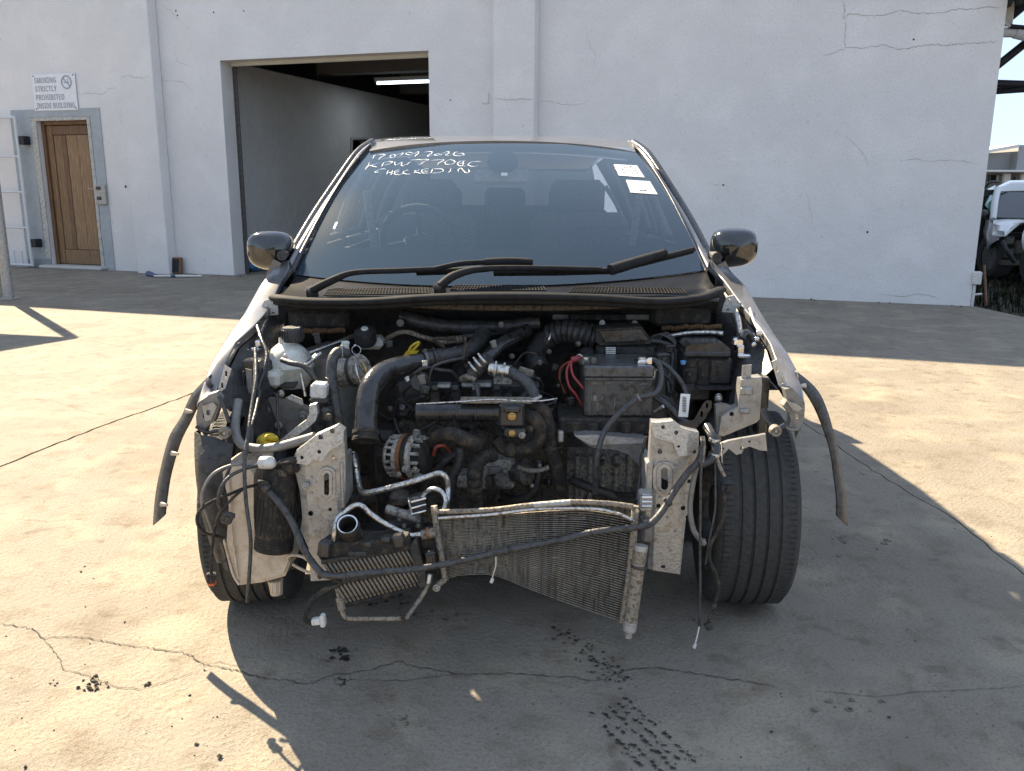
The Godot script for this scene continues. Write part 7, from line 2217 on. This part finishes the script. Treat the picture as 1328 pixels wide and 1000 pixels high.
	# wing tips
	for s in 2:
		var w := Node3D.new()
		w.name = "wing_tip_bracket"; car.add_child(w, true)
		if s == 0:
			w.global_position = at(268, 540, 2.12)
			plate("bracket_plate", [[258, 524], [270, 512], [280, 509], [286, 517], [284, 528], [277, 548], [270, 552], [262, 560], [255, 556], [254, 540]], 2.12, 0.004, M.body_grey, [oblong(265, 538, 4, 8)], w, 0.03)
			plate("bracket_rib", [[262, 527], [276, 522], [281, 527], [274, 545], [266, 546]], 2.113, 0.006, M.primer, [oblong(270, 535, 5, 7)], w)
			hose("bracket_edge", [[254, 553, 2.11], [268, 561, 2.11], [282, 559, 2.11], [296, 562, 2.11]], 2.4, M.black_satin, w, 8)
			plate("slotted_flange", [[291, 473], [300, 479], [292, 504], [284, 511], [283, 504]], 2.16, 0.003, M.zinc, [oblong(293, 485, 3, 8), oblong(288, 500, 3, 8)], w)
			hose("bracket_stay", [[284, 514, 2.12], [291, 530, 2.11], [297, 548, 2.1]], 2.6, M.black, w, 8)
		else:
			w.global_position = at(1030, 540, 2.12)
			plate("bracket_plate", [[1018, 505], [1027, 503], [1040, 516], [1044, 528], [1043, 546], [1035, 559], [1022, 556], [1026, 546], [1024, 536], [1016, 526], [1021, 519]], 2.12, 0.004, M.body_grey, [oblong(1033, 540, 4, 7)], w, 0.03)
			plate("bracket_rib", [[1020, 520], [1034, 524], [1041, 530], [1036, 534], [1028, 532]], 2.113, 0.006, M.primer, [], w)
			hose("bracket_edge", [[1016, 552, 2.11], [1024, 557, 2.11], [1034, 557, 2.11]], 2.0, M.body_grey, w, 8)
			plate("slotted_flange", [[1001, 469], [1008, 466], [1014, 480], [1021, 500], [1016, 507], [1010, 500]], 2.16, 0.003, M.zinc, [oblong(1008, 478, 3, 8), oblong(1014, 494, 3, 8)], w)
			hose("bracket_stay", [[990, 530, 2.15], [996, 546, 2.13], [1006, 556, 2.11], [1018, 552, 2.11]], 4, M.black_satin, w, 8)
		var q := [291, 562] if s == 0 else [1006, 559]
		g = Geo.new()
		var rr := span(560, 2.08, 7.6)
		g.lathe(turned(q[0], q[1], 2.085, Vector3.BACK), [Vector2(rr, -0.012), Vector2(rr, 0.004), Vector2(rr * 0.86, 0.007), Vector2(rr * 0.5, 0.006), Vector2(rr * 0.46, 0.002), Vector2(rr * 0.2, 0.002), Vector2(rr * 0.18, -0.01)], 24)
		commit("washer", g, M.alu_dirty, w)
		bolt(q[0], q[1], 2.085, 3.2, M.zinc, w)
	# --- washer bottle
	var wb := Node3D.new()
	wb.name = "washer_bottle"; car.add_child(wb, true); wb.global_position = at(322, 690, 2.08)
	var sec := func(q: Array) -> Array: return V(q)
	var l0 := [[290, 607], [300, 602], [322, 604], [329, 612], [329, 660], [331, 706], [344, 714], [376, 719], [377, 728], [370, 747], [341, 755], [309, 759], [300, 744], [290, 712], [282, 676], [277, 648], [275, 620], [280, 614]]
	plate("bottle_front", l0.map(func(p): return [p[0] + (325 - p[0]) * 0.05, p[1] + (680 - p[1]) * 0.04]), 2.055, 0.02, M.washer_bottle, [], wb)
	plate("bottle", l0, 2.066, 0.12, M.washer_bottle, [], wb)
	hose("bottle_seam", [[277, 620, 2.054], [279, 648, 2.052], [285, 678, 2.05], [293, 712, 2.05], [302, 744, 2.05], [310, 758, 2.05]], 1.8, M.washer_bottle, wb, 8)
	hose("bottle_seam", [[296, 612, 2.052], [298, 650, 2.048], [302, 700, 2.048], [309, 750, 2.048]], 1.4, M.washer_bottle, wb, 8)
	g = Geo.new()
	g.tube(V([[357, 752, 2.08], [358, 760, 2.08], [359, 770, 2.08]]), [0.02, 0.018, 0.016], 10, 1)
	commit("outlet", g, M.washer_bottle, wb)
	for x in [353, 358, 363]: hose("outlet_rib", [[x, 755, 2.062], [x, 769, 2.064]], 0.9, M.washer_bottle, wb, 6)
	hose("strap_loop", [[374, 728, 2.05], [374, 722, 2.04], [382, 720, 2.03], [396, 724, 2.03], [404, 734, 2.03], [402, 742, 2.03], [390, 738, 2.03], [380, 732, 2.04]], 2.0, M.washer_bottle, wb, 8)
	plate("side_bracket", [[281, 690], [286, 696], [296, 738], [294, 742], [290, 736]], 2.045, 0.008, M.iron, [], wb)
	# --- ribbed black canister leaning beside it
	var cn := Node3D.new()
	cn.name = "ribbed_canister"; car.add_child(cn, true); cn.global_position = at(358, 660, 2.04)
	g = Geo.new()
	var ca := at(366, 600, 2.07); var cb := at(354, 716, 2.03)
	var cx := turned(360, 658, 2.05, ca - cb)
	cx.origin = (ca + cb) * 0.5
	var hl := ca.distance_to(cb) * 0.5
	var r := span(660, 2.05, 25.0)
	var prof := [Vector2(0, -hl), Vector2(r * 0.7, -hl), Vector2(r * 0.95, -hl * 0.96)]
	for k in 4: prof.append_array([Vector2(r, -hl * (0.93 - k * 0.07)), Vector2(r, -hl * (0.90 - k * 0.07)), Vector2(r * 0.965, -hl * (0.89 - k * 0.07)), Vector2(r * 0.965, -hl * (0.875 - k * 0.07))])
	prof.append_array([Vector2(r, -hl * 0.64), Vector2(r * 0.98, hl * 0.2), Vector2(r * 0.9, hl * 0.6), Vector2(r * 0.86, hl * 0.9), Vector2(r * 0.6, hl), Vector2(0, hl)])
	g.lathe(cx, prof, 30)
	commit("body", g, M.black_dusty, cn)
	g = Geo.new()
	for k in 22:
		var an := TAU * k / 22
		var bs := cx.basis * Basis(Vector3.UP, -an)
		g.box(Transform3D(bs, cx * (Vector3(cos(an), 0, sin(an)) * r * 0.985 + Vector3(0, -hl * 0.2, 0))), Vector3(0.004, hl * 0.8, 0.004), 0.001)
	commit("body_rib", g, M.black_dusty, cn)
	g = Geo.new()
	g.tube(V([[334, 599, 2.03], [338, 600, 2.03], [352, 600, 2.025], [357, 599, 2.025]]), [0.009, 0.0155, 0.0155, 0.009], 14, 2)
	commit("pale_plug", g, M.white_plastic, cn)
	clip_block("valve", 376, 603, 2.03, 22, 18, M.black_dusty, 8, cn)
	clip_block("valve", 367, 613, 2.02, 10, 8, M.iron, -10, cn)
	# --- intercooler
	var ic := Node3D.new()
	ic.name = "intercooler"; car.add_child(ic, true); ic.global_position = at(485, 745, 1.95)
	var icp := func(u: float, v: float, o := 0.0) -> Vector3:   # its front face, twisted
		var a := at(418, 729, 1.93 - o).lerp(at(530, 711, 1.96 - o), u)
		var b := at(447, 785, 1.94 - o).lerp(at(552, 759, 1.97 - o), u)
		return a.lerp(b, v)
	g = Geo.new()
	var rows := []
	for i in 4:
		var row := []
		for j in 4: row.append(icp.call(j / 3.0, i / 3.0))
		rows.append(row)
	g.grid(rows, 0.035, Vector3.BACK)
	commit("core", g, M.fins, ic)
	for row in 2:
		for k in 20:
			var u := (k + 0.5) / 20.0
			g = Geo.new()
			g.tube([icp.call(u - 0.012, 0.04 + 0.5 * row, 0.004), icp.call(u + 0.012, 0.45 + 0.5 * row, 0.004)], 0.0035, 6, 1, true, 1.0)
			commit("fin", g, M.alu_dirty, ic)
	for v in [0.0, 0.49, 1.0]:
		g = Geo.new()
		g.tube([icp.call(-0.01, v, 0.004), icp.call(0.5, v + 0.01, 0.006), icp.call(1.01, v, 0.004)], 0.006, 8, 3)
		commit("core_rail", g, M.black_dusty if v > 0.9 else M.fins, ic)
	plate("top_tank", [[412, 712], [420, 706], [446, 704], [500, 700], [528, 697], [532, 712], [500, 718], [456, 724], [420, 730], [414, 724]], 1.935, 0.06, M.black_dusty, [], ic)
	plate("side_tank", [[530, 708], [540, 700], [551, 742], [552, 760], [545, 764], [540, 740]], 1.95, 0.05, M.black, [], ic)
	block("tank_clip", 411, 705, 428, 724, 1.92, 0.03, M.black_satin, 0.004, ic, 0, 0, -8)
	block("tank_clip", 508, 696, 524, 712, 1.925, 0.03, M.black_satin, 0.005, ic, 0, 0, 8)
	for q in [[494, 698, 506, 704], [470, 704, 482, 710], [450, 716, 476, 722]]: block("tank_rib", q[0], q[1], q[2], q[3], 1.928, 0.01, M.black, 0.002, ic)
	g = Geo.new()
	var sa := at(455, 720, 1.94); var sb := at(451, 681, 1.93)
	var sx := turned(453, 700, 1.94, (sb - sa).normalized() + Vector3(0, 0, 0.75))
	sx.origin = sb
	r = span(690, 1.93, 13.5)
	g.lathe(sx, [Vector2(r * 1.12, -0.085), Vector2(r * 1.1, -0.05), Vector2(r * 1.0, -0.045), Vector2(r * 1.0, -0.02), Vector2(r * 1.1, -0.016), Vector2(r * 1.1, -0.008), Vector2(r, -0.004), Vector2(r * 0.98, 0), Vector2(r * 0.86, 0), Vector2(r * 0.84, -0.05), Vector2(0, -0.06)], 30)
	commit("inlet_stub", g, M.black_dusty, ic)
	g = Geo.new()
	g.lathe(sx, [Vector2(r * 0.86, 0.001), Vector2(r * 1.0, 0.001), Vector2(r * 1.02, 0.003), Vector2(r * 0.98, 0.006), Vector2(r * 0.88, 0.005)], 30)
	commit("inlet_ring", g, M.chrome, ic)
	# --- condenser with its drier
	var co := Node3D.new()
	co.name = "condenser"; car.add_child(co, true); co.global_position = at(700, 710, 1.97)
	var topl := Geo.smooth_line(V([[568, 672, 2.0], [600, 671, 1.98], [640, 669, 1.965], [700, 664, 1.955], [760, 662, 1.95], [822, 672, 1.95]]), 6)
	var botl := Geo.smooth_line(V([[578, 750, 1.97], [600, 745, 1.95], [640, 746, 1.94], [690, 765, 1.925], [746, 785, 1.92], [808, 806, 1.92]]), 6)
	var n := 42
	var cols := topl.size()
	for k in n + 1:
		var t := float(k) / n
		var line := []
		for j in cols:
			var p: Vector3 = topl[j].lerp(botl[j], t)
			var x := float(j) / (cols - 1)
			p += Vector3(0, 0.0022 * sin(x * 23.0 + k * 0.35) * (1.0 - x) * sin(PI * t), 0.004 * sin(x * 9.0 + t * 6.0) * (1.0 - x))
			if rng.randf() < 0.06: p += Vector3(0, rng.randf_range(-0.0015, 0.0015), 0)
			line.append(p)
		g = Geo.new()
		g.tube(line, 0.00125, 4, 1, false, 4.0, Vector3.UP)
		commit("cooling_tube", g, M.alu_dirty, co)
	g = Geo.new()
	rows = []
	for k in 11:
		var row := []
		for j in cols: row.append(topl[j].lerp(botl[j], k / 10.0) + Vector3(0, 0, -0.006 + 0.004 * sin(float(j) / (cols - 1) * 9.0 + k * 0.6) * (1.0 - float(j) / (cols - 1))))
		rows.append(row)
	g.grid(rows, 0.008, Vector3.BACK)
	var fin := commit("fin_pack", g, M.fins, co)
	fin.set_meta("kind", "stuff")
	g = Geo.new()
	for k in 60:   # bent fins catching the light
		var j := rng.randi_range(0, cols - 2)
		var t := rng.randf()
		if j > cols * 0.75 and rng.randf() < 0.7: continue
		var p: Vector3 = topl[j].lerp(botl[j], t) + Vector3(rng.randf_range(0, 0.015), 0, 0.003)
		var d := Vector3(rng.randf_range(0.004, 0.022), rng.randf_range(-0.004, 0.003), 0)
		g.quad(p, p + d, p + d + Vector3(0.001, rng.randf_range(0.001, 0.003), 0.001), p + Vector3(0, 0.0018, 0.001), Vector3.BACK)
	commit("bent_fins", g, M.alu, co).set_meta("kind", "stuff")
	hose("top_rod", [[566, 664, 1.99], [600, 663, 1.97], [640, 661, 1.955], [690, 655, 1.945], [740, 651, 1.94], [790, 653, 1.94], [821, 657, 1.94]], 3.4, M.alu_dirty, co, 8)
	hose("top_rod", [[569, 672, 1.985], [600, 670, 1.965], [640, 667, 1.95], [700, 660, 1.94], [770, 660, 1.935], [800, 666, 1.935], [822, 676, 1.94]], 2.6, M.alu, co, 8)
	cyl("rod_sleeve", [692, 655.5, 1.942], [740, 651.5, 1.937], 4.0, M.galvanised, co, 10)
	hose("header_tube", [[824, 656, 1.95], [821, 700, 1.94], [815, 756, 1.93], [807, 808, 1.92]], 5, M.alu_dirty, co, 10)
	hose("header_tube", [[563, 656, 1.995], [567, 690, 1.985], [573, 724, 1.975], [578, 752, 1.97]], 4.4, M.alu_dirty, co, 10)
	cyl("drier", [831, 712, 1.925], [818, 806, 1.905], 8.6, M.alu_dirty, co)
	cyl("drier_cap", [831.5, 707, 1.926], [830.5, 714, 1.924], 9.2, M.galvanised, co)
	g = Geo.new()
	g.lathe(turned(817, 812, 1.905, at(831, 712, 1.925) - at(818, 806, 1.905)), [Vector2(0, -0.032), Vector2(0.008, -0.03), Vector2(0.009, -0.016), Vector2(0.016, -0.012), Vector2(0.017, 0.012), Vector2(0.014, 0.014)], 18)
	commit("drier_plug", g, M.galvanised, co)
	clamp_ring(829, 735, 1.921, at(831, 712, 1.925) - at(818, 806, 1.905), 9.6, 2.2, M.black, co)
	block("drier_bracket", 818, 732, 834, 738, 1.92, 0.02, M.black, 0.003, co)
	bolt(826, 663, 1.935, 3, M.alu, co); bolt(564, 660, 1.98, 3.4, M.alu, co)
	plate("left_bracket", [[548, 692], [560, 690], [570, 700], [574, 745], [562, 742], [552, 732]], 1.985, 0.04, M.black_dusty, [], co)
	clip_block("bracket_clip", 558, 722, 1.96, 12, 16, M.black_satin, 6, co)
	cyl("pipe_union", [548, 694, 1.98], [566, 690, 1.97], 6.4, M.alu_dirty, co)
	clamp_ring(556, 692, 1.975, Vector3(1, 0.2, 0.1), 7, 2, M.copper, co)
	hose("lower_joint", [[577, 752, 1.97], [570, 757, 1.965], [566, 764, 1.96]], 4, M.alu_dirty, co)
	bolt(566, 763, 1.945, 5, M.alu_cast, co)
	# crash lines of aluminium pipe
	hose("air_conditioning_pipe", [[432, 712, 1.95], [434, 690, 1.95], [437, 674, 1.96], [445, 666, 1.97], [459, 656, 1.98], [469, 656, 1.98], [480, 666, 1.98], [496, 677, 1.98], [512, 686, 1.98], [530, 694, 1.98], [540, 694, 1.98], [552, 692, 1.98]], 3.8, M.alu, car, 10, 5)
	hose("air_conditioning_pipe", [[458, 588, 2.24], [461, 602, 2.2], [464, 622, 2.16], [468, 636, 2.12], [476, 639, 2.1], [500, 634, 2.1], [530, 626, 2.1], [558, 617, 2.1], [570, 614, 2.1], [579, 620, 2.1], [581, 634, 2.1], [580, 650, 2.08], [577, 662, 2.04]], 3.9, M.alu, car, 10, 5)
	cyl("pipe_sleeve", [458, 592, 2.235], [462, 612, 2.185], 6.5, M.black_dusty)
	hose("air_conditioning_pipe", [[544, 650, 2.08], [550, 641, 2.07], [558, 635, 2.06], [568, 635, 2.05], [576, 642, 2.04], [578, 652, 2.03], [574, 664, 2.02]], 3.2, M.alu, car, 10, 5)
	hose("air_conditioning_pipe", [[436, 758, 1.95], [440, 775, 1.94], [443, 789, 1.93], [449, 801, 1.92], [470, 802.5, 1.91], [522, 802, 1.9], [530, 797, 1.91], [538, 786, 1.93], [548, 772, 1.95], [555, 758, 1.96], [558, 746, 1.97]], 3.0, M.alu_dirty, car, 10, 5)
	cyl("pipe_nut", [440, 775, 1.938], [444, 791, 1.928], 5, M.alu_dirty); cyl("pipe_nut", [555, 756, 1.962], [557, 744, 1.968], 4.6, M.alu)
	clip_block("pipe_clip", 523, 803, 1.89, 5, 12, M.black_dusty, 8)
	# black and bright clip box among the pipes
	var cb2 := Node3D.new()
	cb2.name = "pipe_clip_box"; car.add_child(cb2, true); cb2.global_position = at(540, 656, 2.06)
	block("clip_body", 531, 646, 551, 668, 2.065, 0.04, M.black, 0.004, cb2, 10, 0, 12)
	for k in 3: block("clip_blade", 531 + k * 0.5, 648 + k * 8, 552, 650.5 + k * 8, 2.05, 0.03, M.chrome, 0.002, cb2, 10, 0, 12)
	block("clip_blade", 530, 650, 533, 671, 2.05, 0.03, M.zinc, 0.002, cb2, 10, 0, 12)
	hose("lower_hose", [[502, 660, 2.1], [514, 664, 2.09], [528, 668, 2.08], [542, 672, 2.06]], 6, M.alu_cast)
	block("lower_casting", 504, 642, 528, 660, 2.16, 0.06, M.iron, 0.01)
	block("lower_casting", 500, 676, 548, 700, 2.1, 0.06, M.black, 0.01, car, 0, 0, 6)
	block("cross_member", 430, 690, 850, 716, 2.22, 0.08, M.black, 0.012)
	block("subframe", 420, 700, 860, 735, 2.5, 0.3, M.iron, 0.03)
	for k in 6: bolt(512 + k * 6, 664 + (k % 3) * 9, 2.09, 3, M.alu_cast)

# ---------------------------------------------------------------- cables that hang loose
func loose_cables() -> void:
	var c := func(called: String, l: Array, r: float, m: Material) -> MeshInstance3D: return hose(called, l, r, m, car, 8, 6)
	# the long loom across the front
	c.call("main_loom", [[334, 624, 2.03], [345, 634, 2.01], [362, 652, 1.99], [378, 676, 1.97], [394, 712, 1.94], [412, 738, 1.92], [428, 747, 1.90], [470, 744, 1.885], [545, 737, 1.90], [600, 727, 1.92], [661, 713, 1.92], [720, 702, 1.915], [770, 690, 1.91], [824, 684, 1.91], [842, 680, 1.92], [858, 664, 1.95], [874, 638, 1.97], [892, 613, 1.98], [906, 598, 1.99], [912, 578, 2.0]], 4.4, M.rubber)
	for q in [[345, 633, 2.0, Vector3(1, -1, 0)], [656, 714, 1.92, Vector3(1, 0.2, 0)], [866, 651, 1.96, Vector3(1, 1, 0)]]: clamp_ring(q[0], q[1], q[2], q[3], 6, 3, M.black)
	clip_block("loom_plug", 341, 630, 2.0, 13, 12, M.black_dusty, -20)
	c.call("loom_end", [[414, 748, 1.92], [424, 744, 1.91], [440, 757, 1.90], [420, 766, 1.88], [404, 780, 1.86], [396, 796, 1.85], [396, 804, 1.85], [404, 808, 1.85]], 3.6, M.rubber_dusty)
	var pl := Node3D.new()
	pl.name = "white_plug"; car.add_child(pl, true); pl.global_position = at(412, 808, 1.85)
	block("plug_body", 403, 804, 416, 812, 1.84, 0.018, M.white_plastic, 0.003, pl, 0, 0, 8)
	block("plug_head", 414, 800, 421, 815, 1.838, 0.022, M.white_plastic, 0.003, pl, 0, 0, 4)
	# loops by the washer bottle
	c.call("loose_cable", [[337, 606, 2.03], [320, 602, 2.01], [298, 604, 1.99], [276, 615, 1.97], [264, 634, 1.96], [262, 652, 1.96], [268, 668, 1.97], [276, 690, 2.0]], 2.0, M.body_grey)
	c.call("loose_cable", [[338, 628, 2.02], [320, 632, 2.0], [300, 640, 1.98], [272, 652, 1.96], [258, 664, 1.95], [256, 678, 1.95], [264, 690, 1.96], [278, 694, 1.98], [290, 698, 2.0]], 2.2, M.rubber_dusty)
	c.call("loose_cable", [[334, 604, 2.02], [318, 608, 2.0], [298, 618, 1.98], [286, 634, 1.96], [283, 652, 1.96], [290, 664, 1.97], [297, 668, 1.98]], 2.4, M.rubber)
	c.call("loose_cable", [[331, 630, 2.01], [317, 633, 1.99], [300, 648, 1.97], [286, 664, 1.96], [279, 684, 1.95], [276, 704, 1.945], [274, 724, 1.94], [274, 744, 1.94]], 2.0, M.rubber_dusty)
	c.call("loose_cable", [[300, 602, 2.02], [292, 622, 1.99], [288, 640, 1.98], [286, 660, 1.98]], 2.2, M.rubber)
	clip_block("cable_plug", 295, 671, 1.96, 14, 14, M.black, -25)
	var rp := Node3D.new()
	rp.name = "red_plug"; car.add_child(rp, true); rp.global_position = at(273, 752, 1.94)
	clip_block("plug_body", 274, 749, 1.94, 10, 13, M.black_dusty, -5, rp)
	block("plug_seal", 268.5, 756, 278, 761, 1.935, 0.02, M.orange, 0.003, rp, 0, 0, -5)
	c.call("hanging_cable", [[331, 452, 2.3], [332, 490, 2.2], [326, 530, 2.12], [322, 560, 2.06], [317, 600, 2.0], [319, 650, 1.97], [325, 700, 1.95], [323, 748, 1.94], [321, 781, 1.94]], 2.3, M.rubber)
	c.call("hanging_cable", [[337, 508, 2.24], [330, 540, 2.14], [322, 566, 2.08], [319, 590, 2.04]], 2.4, M.black)
	c.call("hanging_cable", [[344, 516, 2.3], [358, 512, 2.28], [360, 540, 2.24], [362, 566, 2.2]], 1.8, M.black)
	# right bunch
	c.call("taped_bundle", [[917, 553, 2.06], [924, 566, 2.02], [929, 582, 2.0], [922, 596, 1.99], [910, 602, 1.99]], 6, M.black_satin)
	c.call("taped_bundle", [[911, 566, 2.0], [912, 580, 1.99], [910, 600, 1.98]], 3.4, M.alu_dirty)
	for q in [[926, 571, 2.01], [926, 590, 1.995]]: clamp_ring(q[0], q[1], q[2], Vector3(0.2, 1, 0), 6.6, 2.5, M.alu)
	c.call("thin_rod", [[911, 571, 1.98], [909, 620, 1.965], [908, 700, 1.955], [908, 762, 1.95], [907, 812, 1.945]], 1.8, M.rubber)
	c.call("bare_end", [[907, 812, 1.945], [904, 826, 1.943], [901, 838, 1.94]], 1.0, M.white_plastic)
	g_tip(901, 838, 1.94)
	c.call("braided_hose", [[904, 602, 2.0], [898, 630, 1.99], [895, 660, 1.985], [899, 686, 1.98], [908, 700, 1.98], [914, 706, 1.98]], 3.6, M.body_grey)
	clamp_ring(911, 703, 1.98, Vector3(1, -0.6, 0), 4.4, 2, M.alu_dirty)
	c.call("loose_cable", [[927, 592, 2.0], [928, 630, 1.97], [927, 664, 1.96], [920, 700, 1.955], [915, 732, 1.955]], 1.4, M.rubber)
	c.call("loose_cable", [[939, 638, 1.97], [939, 668, 1.96], [930, 690, 1.95], [921, 708, 1.945], [921, 728, 1.94], [929, 746, 1.94], [932, 764, 1.935], [927, 782, 1.935], [923, 794, 1.93]], 2.4, M.rubber_dusty)
	c.call("loose_cable", [[924, 786, 1.93], [920, 798, 1.93], [918, 808, 1.93]], 1.6, M.rubber_dusty)
	clip_block("cable_plug", 925, 786, 1.928, 7, 5, M.black, 15); clip_block("cable_plug", 919, 812, 1.928, 9, 9, M.black, 20)
	c.call("loose_cable", [[928, 586, 2.0], [933, 604, 1.98], [940, 618, 1.97]], 2.4, M.alu_dirty)
	c.call("loose_cable", [[936, 574, 2.05], [937, 600, 2.0], [938, 622, 1.98]], 1.0, M.rubber)
	clip_block("cable_plug", 942, 630, 1.96, 17, 14, M.dark_steel, -10)
	# wire hanging from the condenser
	c.call("loose_wire", [[643, 722, 1.91], [643, 733, 1.905], [640, 744, 1.905], [638, 752, 1.905]], 0.9, M.washer_bottle)
	g_tip(638, 753, 1.903)
	c.call("slim_loom", [[838, 566, 2.1], [832, 592, 2.1], [830, 620, 2.1], [826, 650, 2.04]], 2.2, M.black)

func g_tip(px: float, py: float, D: float) -> void:
	var g := Geo.new()
	g.tube(V([[px + 1.0, py - 2.5, D], [px - 1.0, py + 2.5, D]]), span(py, D, 2.2), 8, 1)
	commit("wire_tip", g, M.white_plastic, car)
